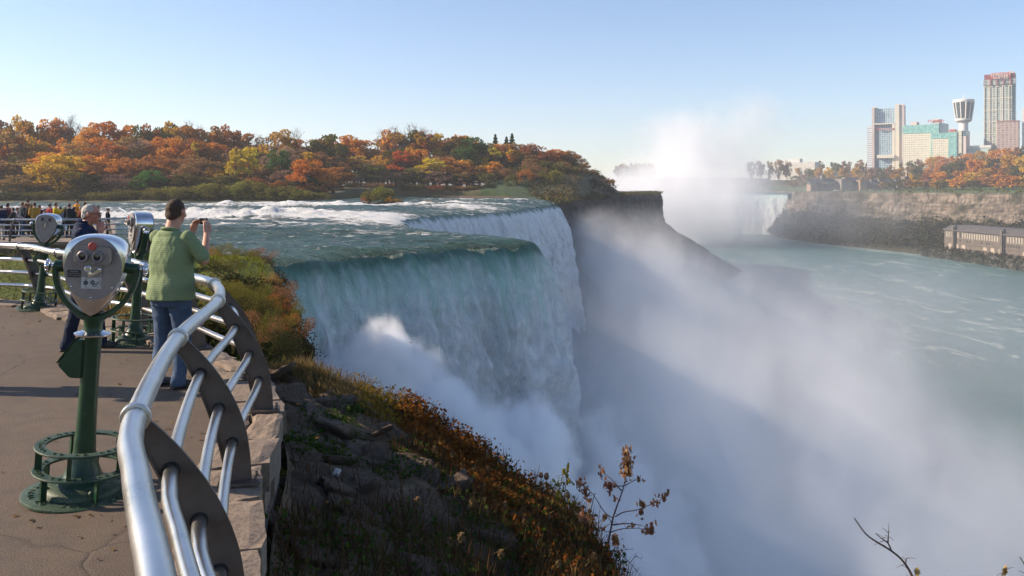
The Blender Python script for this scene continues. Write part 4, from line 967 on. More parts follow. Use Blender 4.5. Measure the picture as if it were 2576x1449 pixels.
# --- the crowd on the terrace
CROWD = [  # px of the body, py of the feet, jacket, trousers, hair, kind of hair, facing, pose, words
 (3, 604, (.015, .02, .05), (.25, .23, .2), HAIRK, 'short', 60, 'down', 'person in a navy jacket and pale trousers at the left end of the crowd'),
 (19, 597, (.05, .02, .035), (.02, .02, .025), HAIRK, 'long', -20, 'down', 'woman with long dark hair in a dusky wrap at the left of the crowd'),
 (33, 600, (.03, .035, .04), (.015, .015, .02), HAIRK, 'short', 100, 'lean', 'short person in dark clothes leaning beside the man in a light shirt'),
 (43, 596, (.24, .23, .27), (.015, .015, .02), HAIRK, 'short', -60, 'arm', 'man with black hair in an open dark coat over a light shirt'),
 (56, 592, (.03, .05, .06), (.02, .05, .09), HAIRL, 'long', -30, 'down', 'person with fair hair and blue trousers behind the outstretched dark sleeve'),
 (65, 588, (.22, .16, .08), (.03, .03, .05), HAIRL, 'long', 20, 'down', 'woman with light brown hair in a tan top standing at the back of the crowd'),
 (70, 584, (.20, .09, .03), (.03, .03, .04), HAIRB, 'short', 0, 'down', 'tall person standing highest behind the fair haired women'),
 (78, 595, (.018, .016, .018), (.015, .015, .018), HAIRB, 'long', 30, 'down', 'woman in black beside the person in the mustard jacket'),
 (87, 597, (.34, .21, .05), (.012, .012, .015), HAIRB, 'short', 40, 'lean', 'person in a mustard yellow jacket and black trousers at the far railing'),
 (99, 593, (.05, .015, .02), (.015, .015, .018), HAIRB, 'short', -20, 'down', 'person in a dark maroon jacket just right of the mustard jacket'),
 (112, 598, (.008, .020, .032), (.012, .016, .02), HAIRK, 'short', -75, 'camera', 'man in a dark blue jacket holding up a camera to the right'),
 (125, 592, (.28, .03, .04), (.02, .02, .03), HAIRK, 'short', -30, 'down', 'person in red mostly hidden behind the man with the camera'),
 (140, 596, (.55, .38, .02), (.02, .03, .06), HAIRK, 'long', -70, 'camera', 'woman with dark hair in a bright yellow jacket'),
 (152, 592, (.30, .36, .42), (.03, .05, .09), HAIRB, 'short', 40, 'down', 'person in a pale blue jacket right of the yellow jacket'),
 (164, 592, (.14, .19, .26), (.02, .02, .03), HAIRB, 'short', 10, 'down', 'person in a grey blue shirt left of the man in a dark coat'),
 (174, 598, (.016, .020, .028), (.014, .016, .02), HAIRK, 'short', 0, 'down', 'man in a dark slate coat seen from behind beside the small chrome viewer'),
 (186, 594, (.03, .03, .04), (.02, .02, .03), HAIRK, 'long', -40, 'down', 'short person with black hair right of the dark slate coat'),
 (194, 586, (.45, .20, .03), (.03, .03, .04), HAIRL, 'short', -20, 'down', 'tall person in an orange top at the back near the grey haired man'),
 (203, 596, (.16, .018, .022), (.02, .02, .03), HAIRG, 'short', -50, 'lean', 'older person in a dark red jacket left of the grey haired man'),
 (213, 594, (.12, .02, .03), (.02, .02, .03), HAIRK, 'long', -60, 'down', 'person in a wine coloured coat half behind the head of the grey haired man'),
 (246, 598, (.05, .05, .07), (.02, .02, .03), HAIRB, 'short', -60, 'down', 'person glimpsed just right of the face of the grey haired man'),
 (271, 594, (.012, .012, .016), (.012, .012, .016), HAIRK, 'hat', -55, 'down', 'person in black with a dark cap alone at the corner of the far railing'),
]
POSES = dict(down={}, lean=dict(elL=(-.22, .1, 1.2), wrL=(-.1, .28, 1.12), elR=(.22, .1, 1.2), wrR=(.1, .28, 1.12)),
             arm=dict(elR=(.34, .12, 1.25), wrR=(.40, .35, 1.15)), camera=dict(elL=(-.24, .22, 1.28), wrL=(-.08, .42, 1.50), elR=(.24, .22, 1.28), wrR=(.08, .42, 1.50)))
for i, (px, py, top, leg, hm, hk, face, pose, words) in enumerate(CROWD):
    c = person(words, cloth('top%d' % i, top), cloth('legs%d' % i, leg), hm, SKIN, POSES[pose], vox=.034, girth=1.0+.08*math.sin(i*2.3), hair=hk, sleeve=1.9, group='people in the crowd on the far terrace', folds=.01)
    p = atZ(px, py, -.70); c.location = p; c.rotation_euler = (0, 0, R(face)); k = .93+.09*math.sin(i*1.7+.5); k = 1.08 if 'tall' in words else (.88 if 'short person' in words else k); c.scale = (k, k, k)
# ================================================================ TREES AND PLANTS
rng = np.random.default_rng(11)
def leaf_mat(name, cols, var=.35, trans=.3, rough=.6):
    t = NT(name); ri = t.n('NewGeometry').outputs['Random Per Island']; ob = t.n('ObjectInfo').outputs['Random']
    n = len(cols); c = t.ramp(ri, [(i/(n-1)*.98, tuple(x for x in q)) for i, q in enumerate(cols)])
    hsv = t.n('HueSaturation', {'Hue': t.math('ADD', .485, t.math('MULTIPLY', ob, .03)), 'Saturation': 1.0, 'Value': t.math('ADD', 1-var/2, t.math('MULTIPLY', ob, var)), 'Color': c}).outputs[0]
    b = t.n('BsdfDiffuse', {0: hsv}); tr = t.n('BsdfTranslucent', {0: hsv}); mx = t.n('MixShader', {0: trans, 1: b, 2: tr}); t.t.links.new(mx.outputs[0], t.out.inputs[0]); return t.mat
LC = dict(
 orange=[(.20, .070, .012), (.32, .125, .016), (.40, .18, .025), (.17, .07, .016)], rust=[(.12, .042, .014), (.19, .070, .018), (.26, .11, .025), (.10, .045, .018)],
 brown=[(.11, .060, .026), (.16, .085, .032), (.20, .115, .042), (.09, .055, .026)], gold=[(.28, .15, .012), (.38, .22, .02), (.22, .13, .015), (.14, .09, .015)],
 yellow=[(.38, .27, .02), (.50, .36, .03), (.30, .22, .02), (.2, .16, .02)], olive=[(.06, .055, .012), (.09, .08, .018), (.12, .10, .022), (.05, .045, .012)],
 green=[(.03, .055, .012), (.045, .08, .018), (.06, .10, .02), (.03, .05, .012)], bright_green=[(.04, .12, .02), (.06, .16, .03), (.05, .13, .02), (.03, .08, .015)],
 red=[(.32, .05, .015), (.42, .08, .02), (.26, .04, .012), (.2, .05, .015)], mauve=[(.12, .072, .052), (.16, .095, .066), (.20, .12, .075), (.10, .06, .045)],
 willow=[(.085, .085, .016), (.13, .12, .022), (.17, .15, .028), (.09, .07, .016)], dark=[(.020, .024, .010), (.032, .036, .014), (.045, .040, .015), (.02, .02, .01)])
LC = {k: [tuple(min(.8, x*(2.0 if k in ('orange', 'gold', 'yellow', 'rust', 'brown', 'mauve') else 1.5)) for x in q) for q in v] for k, v in LC.items()}
LM = {k: leaf_mat(k+'_leaves', v, trans=.42) for k, v in LC.items()}
BARK = M('bark', (.045, .036, .030), .95, 0, (.09, .075, .062), 3, .6, 12, .05); BARKP = M('pale_bark', (.12, .10, .085), .95, 0, (.2, .17, .15), 3, .5, 12, .05)
def leaf_quads(C, size, rg, flat=.0):
    """one small leaf-shaped face at every centre"""
    n = len(C); N_ = rg.normal(size=(n, 3)); N_[:, 2] += flat; N_ /= np.linalg.norm(N_, axis=1)[:, None]; A = np.cross(N_, rg.normal(size=(n, 3))); A /= np.linalg.norm(A, axis=1)[:, None]; B = np.cross(N_, A)
    s = (size*rg.uniform(.55, 1.35, n))[:, None] if np.isscalar(size) else (size*rg.uniform(.55, 1.35, n))[:, None]
    V = np.stack([C-A*s*.5-B*s*.12, C-A*s*.1-B*s*.42, C+A*s*.55+B*s*.05, C-A*s*.05+B*s*.40], 1).reshape(-1, 3); return V, np.arange(4*n).reshape(-1, 4)
def crown_points(rg, kind, h, n, r):
    if kind == 'conifer':
        z = h*(.12+.88*rg.uniform(0, 1, n)**1.3); k = (1-(z/h))**.9; a = rg.uniform(0, 2*math.pi, n); lay = .65+.35*np.sin(z*6.5); q = r*k*lay*rg.uniform(.3, 1, n)**.5
        return np.stack([q*np.cos(a), q*np.sin(a), z-q*.3], 1), None
    base = {'full': .10, 'tall': .10, 'sparse': .16, 'bare': .30, 'shrub': .0}[kind]; nc = {'full': 34, 'tall': 34, 'sparse': 26, 'bare': 22, 'shrub': 22}[kind]
    c = []; 
    while len(c) < nc:
        p = rg.uniform(-1, 1, 3); L = np.linalg.norm(p)
        if L > 1 or L < .35: continue
        if kind != 'shrub' and p[2] < -.2 and np.hypot(p[0], p[1]) > .8: continue
        c.append(p)
    c = np.array(c); zc = h*(base+(1-base)*.5); hz = h*(1-base)*.5
    C = c*np.array([r, r, hz*.86])+np.array([0, 0, zc]);
    if kind == 'shrub': C[:, 2] = np.abs(C[:, 2])
    rad = r*rg.uniform(.20, .42, nc)*(1.0 if kind in ('full', 'tall', 'shrub') else .9)
    idx = rg.choice(nc, n, p=rad**2/(rad**2).sum()); off = rg.normal(size=(n, 3)); off /= np.linalg.norm(off, axis=1)[:, None]; off *= (rg.uniform(.25, 1, n)**.45)[:, None]
    P = C[idx]+off*rad[idx][:, None]*np.array([1, 1, .72]); P[:, 2] = np.maximum(P[:, 2], .05); return P, C
def make_tree(rg, kind, h, r, n, leaf, lod=1):
    P, C = crown_points(rg, kind, h, n, r); V, F = leaf_quads(P, leaf, rg); crown = mesh_np('crown', V, F)
    m = MB(); rt = h*.016+.06
    if kind == 'conifer': m.tube([(0, 0, 0), (0, 0, h*.96)], [rt, .03], 6)
    elif kind == 'shrub':
        for i in range(7 if lod else 3): q = C[i]*.8; m.tube([(q[0]*.1, q[1]*.1, -.2), (q[0]*.5, q[1]*.5, q[2]*.5), tuple(q)], [.02*h/2, .014*h/2, .006*h/2], 5)
    else:
        top = Vector((rg.uniform(-.4, .4), rg.uniform(-.4, .4), h*.62)); pts = [Vector((0, 0, -.5)), Vector((rg.uniform(-.15, .15), 0, h*.2)), top*.65+Vector((0, 0, h*.02)), top]
        m.tube(pts, [rt*1.35, rt, rt*.7, rt*.35], 7 if lod else 5)
        k = len(C) if kind in ('bare', 'sparse') else 12
        if not lod: k = min(k, 8)
        for q in C[:k]:
            q = Vector(q); f = max(.28, min(.95, q.z/h-.18)); s_ = Vector((0, 0, 0)).lerp(top, f); s_.z = min(s_.z, q.z*.8); md = s_.lerp(q, .5)+Vector((0, 0, -.04*h*.3))
            m.tube([s_, md, q], [rt*.34, rt*.22, rt*.08], 5, cap=False)
            if kind in ('bare', 'sparse') and lod:
                for _ in range(7 if kind == 'bare' else 3):
                    d = Vector(rg.normal(size=3)); d.z = abs(d.z)*1.1+.3; d.normalize(); st_ = md.lerp(q, rg.uniform(.2, 1)); L = r*rg.uniform(.25, .5); e = st_+d*L
                    m.tube([st_, st_.lerp(e, .5)+Vector(rg.normal(size=3))*.12, e], [rt*.13, rt*.08, rt*.035], 4, cap=False)
                    if kind == 'bare':
                        for _ in range(3):
                            d2 = (d+Vector(rg.normal(size=3))*.6).normalized(); s2 = st_.lerp(e, rg.uniform(.3, 1)); m.tube([s2, s2+d2*L*.5], [rt*.06, rt*.025], 3, cap=False)
    return crown, m.mesh('trunk')
PROTO = {}
def proto(kind, var, lod):
    key = (kind, var, lod)
    if key not in PROTO:
        rg = np.random.default_rng(hash((kind, lod)) % 1000+var*17 if False else (len(kind)*31+var*17+lod*7))
        n, leaf = {('full', 1): (3600, .62), ('tall', 1): (3200, .60), ('sparse', 1): (1700, .50), ('bare', 1): (120, .35), ('shrub', 1): (1500, .42), ('shrub', 2): (6500, .15), ('full', 2): (3600, .6), ('conifer', 1): (5000, .38),
                   ('full', 0): (520, 1.5), ('tall', 0): (480, 1.45), ('sparse', 0): (260, 1.2), ('bare', 0): (60, .8), ('shrub', 0): (300, .9), ('conifer', 0): (400, 1.2)}[(kind, lod)]
        h, r = {'full': (16, 5.4), 'tall': (18, 4.2), 'sparse': (17, 5.0), 'bare': (17, 5.0), 'shrub': (5, 4.4), 'conifer': (15, 2.6)}[kind]
        PROTO[key] = (make_tree(rg, kind, h, r, n, leaf, lod), h, r)
    return PROTO[key]
PM = {}
def put_tree(kind, col, loc, h, wid, label, cat, group, var=0, lod=1, rz=0, name=None, bark=None):
    (cr, tk), h0, r0 = proto(kind, var, lod); key = (kind, var, lod, col)
    if key not in PM:
        c2 = cr.copy(); c2.materials.clear(); c2.materials.append(LM[col]); t2 = tk.copy(); t2.materials.append(bark or (BARKP if kind == 'bare' else BARK)); PM[key] = (c2, t2)
    c2, t2 = PM[key]; nm = name or {'shrub': 'bush', 'conifer': 'spruce_tree', 'bare': 'bare_tree'}.get(kind, 'autumn_tree' if col not in ('green', 'bright_green') else 'green_tree')
    root = empty(nm, loc, rz); root.scale = (wid/r0, wid/r0, h/h0); tag(root, label, cat, group)
    a = bpy.data.objects.new('crown', c2); COL.objects.link(a); a.parent = root
    b = bpy.data.objects.new('trunk' if kind != 'shrub' else 'stems', t2); COL.objects.link(b); b.parent = root; return root
cname = dict(orange='orange', rust='rust red', brown='brown', gold='golden', yellow='bright yellow', olive='olive', green='dark green', bright_green='bright green', red='scarlet', mauve='leafless greyish', willow='yellow green', dark='dark')
SKY = [(-200, 292), (0, 292), (150, 285), (300, 297), (450, 300), (600, 318), (750, 334), (900, 334), (960, 322), (1000, 314), (1060, 312), (1100, 334), (1190, 342), (1230, 358), (1290, 356), (1340, 370), (1420, 376), (1455, 390), (1490, 425), (1530, 452), (1560, 470)]
skyl = lambda px: float(np.interp(px, [p[0] for p in SKY], [p[1] for p in SKY]))
def isl(px, Y, top, kind, col, wid, label, group, var=0, cat='tree', minh=3, **k):
    x = (px-1288)/FPX*Y; zb = hill(x, Y)-.3; h = max(minh, CAMZ-(top-470)/FPX*Y-zb)
    wid = min(wid, h*(.62 if px < 1236 else .45)) if kind != 'shrub' else wid
    return put_tree(kind, col, (x, Y, zb), h, wid, label, cat, group, var, 1, random.uniform(0, 6.28), **k)
rt = random.Random(21)
def where(px):
    if px < 60: return 'at the far left of the river wood'
    if px < 190: return 'behind the left end of the crowd'
    if px < 330: return 'above the grey haired man'
    if px < 420: return 'between the two men'
    if px < 520: return 'above the man in green'
    if px < 700: return 'just right of the man in green'
    if px < 850: return 'behind the yellow green bank of bushes'
    if px < 1010: return 'behind the little bush island'
    if px < 1140: return 'beyond the far rapids'
    if px < 1240: return 'above the start of the far falls'
    if px < 1400: return 'along the top of the lawn'
    return 'at the cliff end of the wood'
hgt = ['lower storey', 'middle storey', 'upper storey', 'skyline']
pal = ['rust', 'orange', 'brown', 'mauve', 'orange', 'mauve', 'orange', 'brown', 'olive', 'gold', 'rust', 'orange', 'brown', 'orange', 'gold']
G1 = 'trees of the autumn wood across the river'
def filltree(px, Y, top, row, wid):
    col = rt.choice(pal) if px < 850 else rt.choice(['rust', 'orange', 'brown', 'olive', 'gold', 'brown', 'orange', 'mauve'])
    if row == 0: col = rt.choice(['olive', 'brown', 'dark', 'rust', 'olive', 'mauve'])
    kind = 'sparse' if col in ('mauve', 'brown') and rt.random() < .75 else rt.choice(['full', 'full', 'tall'])
    if col == 'mauve' and rt.random() < .35: kind = 'bare'
    if px > 1236: kind = rt.choice(['full', 'full', 'tall']); wid *= 1.1
    isl(px, Y, top, kind, col, wid, '%s %s tree of the %s %s' % ({'full': 'broad', 'tall': 'narrow', 'sparse': 'thin crowned', 'bare': 'bare branched'}[kind], cname[col], hgt[row], where(px)), G1, rt.randrange(3))
px = -40
while px < 822:                    # four rows on the long left part
    for row, (dY, frac, w_) in enumerate([(16, .34, 5.0), (34, .56, 6.0), (58, .80, 6.6), (84, 1.0, 6.6)]):
        q = px+rt.uniform(-14, 14)+row*9; Y = 248+dY+rt.uniform(-5, 5); s = skyl(q); top = 508-(508-s)*(frac+rt.uniform(-.07, .05)); filltree(q, Y, top, row, w_*rt.uniform(.85, 1.15))
    px += 33
px = 835
while px < 1236:                   # the part beyond the rapids
    for row, (dY, frac, w_) in enumerate([(8, .42, 5.8), (24, .70, 6.8), (44, 1.0, 7.0)]):
        q = px+rt.uniform(-12, 12)+row*9; Y = 322+dY+rt.uniform(-5, 5); s = skyl(q); top = 500-(500-s)*(frac+rt.uniform(-.08, .04)); filltree(q, Y, top, row if row else 0, w_*rt.uniform(.85, 1.15))
    px += 30
px = 1236
while px < 1535:                   # crest of the lawn and the cliff end
    q = px+rt.uniform(-6, 6); Y = 372+max(0, q-1400)*.45+rt.uniform(-6, 6); filltree(q, Y, skyl(q)+rt.uniform(-4, 10), 3, 6.2*rt.uniform(.8, 1.1))
    if q > 1370: filltree(q+8, Y-14, skyl(q)+34, 1, 5.6)
    filltree(q+10, Y-8, skyl(q)+22, 2, 4.5)
    px += 21
# the trees that stand out
for px, Y, top, kind, col, w_, lab in [
 (150, 262, 385, 'full', 'gold', 9.5, 'wide spreading golden tree low on the river bank left of the grey haired man'),
 (380, 258, 424, 'full', 'bright_green', 4.2, 'small vivid green tree on the bank between the two men'),
 (355, 259, 438, 'full', 'green', 3.2, 'low green tree touching the vivid green one on the bank'),
 (595, 268, 366, 'tall', 'yellow', 2.8, 'left one of two bright yellow crowns right of the man in green'),
 (630, 270, 362, 'tall', 'yellow', 3.4, 'right one of two bright yellow crowns right of the man in green'),
 (492, 300, 348, 'tall', 'yellow', 1.8, 'little yellow crown high above the man in green'),
 (700, 285, 372, 'full', 'green', 5.0, 'dark green tree in the gap behind the bank of bushes'),
 (775, 260, 395, 'full', 'orange', 6.0, 'glowing orange tree behind the right end of the bush bank'),
 (800, 262, 420, 'full', 'orange', 5.0, 'smaller orange tree at the right end of the bush bank'),
 (730, 345, 312, 'bare', 'mauve', 6.5, 'tall leafless tree standing above the skyline over the bush bank'),
 (480, 330, 292, 'bare', 'mauve', 6.0, 'leafless tree poking above the skyline over the man in green'),
 (165, 330, 272, 'bare', 'mauve', 6.0, 'leafless tree poking above the skyline left of the grey haired man'),
 (1012, 338, 372, 'tall', 'red', 5.0, 'scarlet tree beyond the far rapids'),
 (1060, 360, 330, 'tall', 'gold', 6.0, 'tall golden tree just right of the scarlet one'),
 (1090, 330, 392, 'tall', 'yellow', 5.6, 'pointed yellow tree standing in front beyond the rapids'),
 (1068, 332, 418, 'tall', 'orange', 3.6, 'orange tree touching the left of the pointed yellow one'),
 (1008, 329, 434, 'tall', 'yellow', 3.6, 'slim yellow tree below the scarlet one'),
 (945, 327, 412, 'full', 'willow', 6.6, 'rounded light green tree behind the little bush island'),
 (1190, 352, 338, 'full', 'green', 7.5, 'largest round dark green tree above the start of the far falls'),
 (1146, 356, 336, 'full', 'olive', 6.0, 'olive green tree left of the large dark green one'),
 (1240, 366, 364, 'tall', 'yellow', 4.2, 'yellow tree at the left end of the lawn crest'),
 (1275, 368, 372, 'full', 'gold', 6.5, 'round golden tree above the lawn'),
 (985, 360, 304, 'bare', 'mauve', 7.5, 'tall bare tree on the skyline left of the scarlet tree'),
 (1040, 364, 300, 'bare', 'mauve', 8.0, 'tallest bare tree on the skyline above the golden tree'),
 (1078, 362, 310, 'bare', 'mauve', 6.5, 'bare tree right of the tallest one on the skyline'),
 (1350, 366, 356, 'sparse', 'rust', 7.0, 'dark reddish tree leaning above the lawn crest'),
 (1400, 372, 372, 'full', 'orange', 6.5, 'broad orange brown tree at the cliff end of the lawn'),
 (1425, 376, 376, 'full', 'brown', 6.5, 'brown crowned tree right of the broad orange brown one'),
 (1455, 350, 424, 'full', 'orange', 3.4, 'small orange tree low on the dark slope above the far falls')]:
    isl(px, Y, top, kind, col, w_, lab, G1, 1)
for px, top in ((1246, 338), (1288, 336), (1274, 344)):
    isl(px, 385, top, 'conifer', 'green', 6.5, 'dark pointed spruce on the skyline behind the lawn trees', 'spruces behind the lawn')
# bushes along the water
px = 250; k = 0
while px < 815:
    Y = 249+rt.uniform(0, 5); top = float(np.interp(px, [250, 400, 560, 620, 700, 760, 815], [486, 476, 462, 455, 470, 476, 490]))+rt.uniform(-6, 6)
    isl(px, Y, top, 'shrub', rt.choice(['willow', 'olive', 'willow', 'olive']), rt.uniform(3.6, 5.2), '%s low bank bush %s' % (rt.choice(['taller', 'lower', 'bushy']), where(px)), 'bushes of the low bank at the water', rt.randrange(3), 'bush', 2.5); px += 22
px = -10
while px < 250:
    isl(px, 249+rt.uniform(0, 5), 488+rt.uniform(-8, 6), 'shrub', rt.choice(['dark', 'olive', 'dark']), rt.uniform(3.6, 5.0), 'dark bush at the water line %s' % where(px), 'dark bushes at the water line behind the crowd', rt.randrange(3), 'bush', 2.5); px += 24
px = 835
while px < 1225:
    isl(px, 321+rt.uniform(-2, 4), 488+rt.uniform(-10, 4), 'shrub', rt.choice(['dark', 'brown', 'olive', 'rust']), rt.uniform(3.4, 5.0), 'low brownish bush at the foot of the wood beyond the rapids', 'bushes at the foot of the wood beyond the rapids', rt.randrange(3), 'bush', 2.0); px += 24
for px, Y, top, col, w_ in [(1335, 338, 442, 'brown', 4.5), (1352, 340, 436, 'dark', 5), (1372, 342, 432, 'olive', 5), (1390, 344, 436, 'dark', 5.5), (1408, 344, 440, 'brown', 5), (1238, 334, 452, 'dark', 5), (1246, 340, 440, 'rust', 4), (1325, 322, 470, 'rust', 4), (1290, 318, 480, 'olive', 3), (1270, 330, 470, 'brown', 4), (1310, 330, 462, 'olive', 5), (1345, 328, 458, 'brown', 5), (1375, 326, 470, 'willow', 4), (1398, 322, 482, 'willow', 3.2), (1420, 340, 440, 'olive', 6), (1440, 345, 455, 'dark', 6), (1470, 360, 440, 'dark', 7),
        (1490, 380, 452, 'dark', 7), (1500, 400, 440, 'brown', 6), (1512, 420, 455, 'dark', 6), (1525, 430, 462, 'dark', 5), (1450, 340, 480, 'dark', 5), (1480, 355, 478, 'dark', 5), (1430, 330, 490, 'dark', 4), (1505, 390, 474, 'dark', 5)]:
    x = (px-1288)/FPX*Y; zb = (hill(x, Y) if px < 1425 else CAMZ-(min(505, top+34)-470)/FPX*Y)-.4
    put_tree('shrub', col, (x, Y, zb), 5.0, w_, '%s bush on the slope between the lawn and the cliff edge' % cname[col], 'bush', 'bushes between the lawn and the cliff edge', rt.randrange(3), 1, rt.uniform(0, 6))
# the little bush island in the rapids
ROCKM = M('river_rock', (.05, .045, .04), .8, 0, (.12, .105, .09), .8, .8, 3, .2)
m = MB()
for i in range(60):
    a = rt.uniform(0, 6.28); q = rt.uniform(0, 1)**.5; m.ball((-34.5+q*6.5*math.cos(a), 229+q*2.4*math.sin(a), -2.6+rt.uniform(-.3, .25)), (rt.uniform(.5, 1.3), rt.uniform(.5, 1.2), rt.uniform(.2, .5)), 7, 5)
o = m.build('rock_islet', ROCKM); tag(o, 'low rocky islet in the rapids under the yellow green bushes', 'islet', kind='structure')
for px, top, w_, col in [(938, 476, 2.7, 'willow'), (958, 470, 3.2, 'willow'), (925, 488, 2.0, 'rust'), (975, 484, 2.6, 'olive'), (990, 494, 2.0, 'gold'), (1000, 502, 1.4, 'olive')]:
    put_tree('shrub', col, ((px-1288)/FPX*229, 229+rt.uniform(-1, 1), -2.5), CAMZ-(top-470)/FPX*229+2.5, w_, '%s bush on the little rock islet in the rapids' % cname[col], 'bush', 'bushes on the rock islet', rt.randrange(3), 1, rt.uniform(0, 6))
m = MB(); a = atZ(1042, 506, -2.5); b = atZ(1132, 510, -2.5); m.tube([a+Vector((0, 0, .5)), a.lerp(b, .5)+Vector((0, 0, .25)), b], [.28, .22, .1], 7); o = m.build('driftwood_log', BARK); tag(o, 'long dark driftwood log lying in the rapids beside the islet', 'log')

# --- opposite shore
G2 = 'trees of the wooded hillside on the opposite shore'
def can_tree(px, d, top, col, wid, kind='full', bot=None, lab=None):
    p = can(px, d); h = CAMZ-(top-470)/FPX*p.y-p.z; h = max(8, min(h, 30))
    put_tree(kind, col, p, h, wid, lab or '%s tree %s, %s' % (cname[col], 'low on the opposite hillside' if d < 215 else ('half way up the opposite hillside' if d < 290 else 'on top of the opposite hillside'),
        'left of the hotels' if px < 2180 else ('below the hotels' if px < 2440 else 'at the right edge')), 'tree', G2, rt.randrange(3), 0, rt.uniform(0, 6))
px = 2004
while px < 2610:
    for d, fr in ((192, .30), (235, .52), (285, .78), (345, 1.0)):
        q = px+rt.uniform(-9, 9); s = float(np.interp(q, [1900, 2050, 2180, 2300, 2400, 2450, 2500, 2576, 2620], [398, 402, 402, 398, 388, 378, 364, 356, 356]))
        base = 474; top = base-(base-s)*(fr+rt.uniform(-.06, .06))
        pal2 = ['olive', 'olive', 'brown', 'gold', 'mauve', 'brown'] if q < 2330 else ['orange', 'gold', 'olive', 'rust', 'orange', 'gold', 'orange', 'olive']
        can_tree(q, d+rt.uniform(-8, 8), top, rt.choice(pal2), rt.uniform(7, 10))
    px += 22
for k, (q, d, top) in enumerate([(1890, 0, 404), (1912, 0, 399), (1935, 0, 402), (1958, 0, 398), (1980, 0, 402), (1556, 0, 413), (1568, 0, 410), (1580, 0, 411), (1592, 0, 407), (1604, 0, 409), (1616, 0, 406), (1628, 0, 409), (1640, 0, 410)]):
    Y = 1560 if q > 1800 else 1500; x = (q-1288)/FPX*Y; h = CAMZ-(top-470)/FPX*Y+3-22
    put_tree('full', rt.choice(['brown', 'olive', 'mauve']), (x, Y, 12), h+8, 8, 'hazy far brown tree %s the tall mist plume' % ('right of' if q > 1800 else 'left of'), 'tree', 'far trees seen through the mist', k % 3, 0, k)
# ground cover as masses: talus scrub opposite, scrub on the island talus top
def scatter(name, P, leaf, mat, label, flat=.3, per=6, spread=.6, parent=None, up=.5):
    P = np.asarray(P); n = len(P); Q = np.repeat(P, per, axis=0)+rng.normal(size=(n*per, 3))*np.array([spread, spread, spread*.6]); Q[:, 2] += up*spread*rng.uniform(0, 1.6, n*per)
    V, F = leaf_quads(Q, leaf, rng, flat); o = link(name, mesh_np(name, V, F), mat); tag(o, label, name.replace('_', ' '), kind='stuff'); return o
P = []
for _ in range(6200):
    i = rng.integers(60, 400); d = rng.uniform(4, 82); p = cs0[i]+land[i]*d*fw[i]; z = canz(d)
    if p[0]/p[1] > .62 or p[0]/p[1] < .30: continue
    P.append((p[0], p[1], z+wt[0]*0+1.0))
P = np.array(P); P[:, 2] += fnoise(P, .03, 5, 6.1)*np.clip(1-abs(0), 0, 1)*3
scatter('scrub', P, 2.6, leaf_mat('scrub_leaves', [(.028, .034, .014), (.05, .05, .02), (.075, .055, .028), (.035, .04, .018)]), 'dark scrub covering the steep bank below the opposite cliff', per=7, spread=2.6)
P = []
for _ in range(500):
    i = rng.integers(60, 400); d = rng.uniform(92, 180); p = cs0[i]+land[i]*(86*fw[i]+d-86)
    if .36 < p[0]/p[1] < .62: P.append((p[0], p[1], canz(95)+.3))
scatter('hedge_growth', np.array(P)[:120], 2.0, LM['olive'], 'low growth scattered over the lawn above the opposite cliff', per=10, spread=2.2)
P = []
for _ in range(2600):
    x_, y_ = rng.uniform(6, 66), rng.uniform(284, 450)
    if x_ < 10+(y_-300)*.0 and y_ < 300: continue
    P.append((x_, y_, hill(x_, y_)+.1))
P = np.array([p for p in P if p[0] < np.interp(p[1], [260, 300, 340, 385, 430, 480], [13, 21, 29, 39, 49, 63])])
scatter('island_scrub', P, .75, leaf_mat('island_scrub_leaves', [(.045, .045, .018), (.08, .065, .025), (.12, .07, .03), (.035, .04, .015)]), 'low dark scrub on the slope between the lawn and the cliff edge', per=9, spread=1.1)
# promontory tip grass
P = []
for j in range(3000):
    i = rng.integers(0, 320); q = C0[i].copy(); q[:2] -= nn[i]*rng.uniform(-.5, 9); q[2] = -2.6; P.append(q)
scatter('dry_grass', P, .9, leaf_mat('tip_grass', [(.16, .13, .04), (.10, .11, .03), (.12, .08, .04), (.07, .08, .02)]), 'dry grass and low scrub on top of the promontory', per=4, spread=.8)

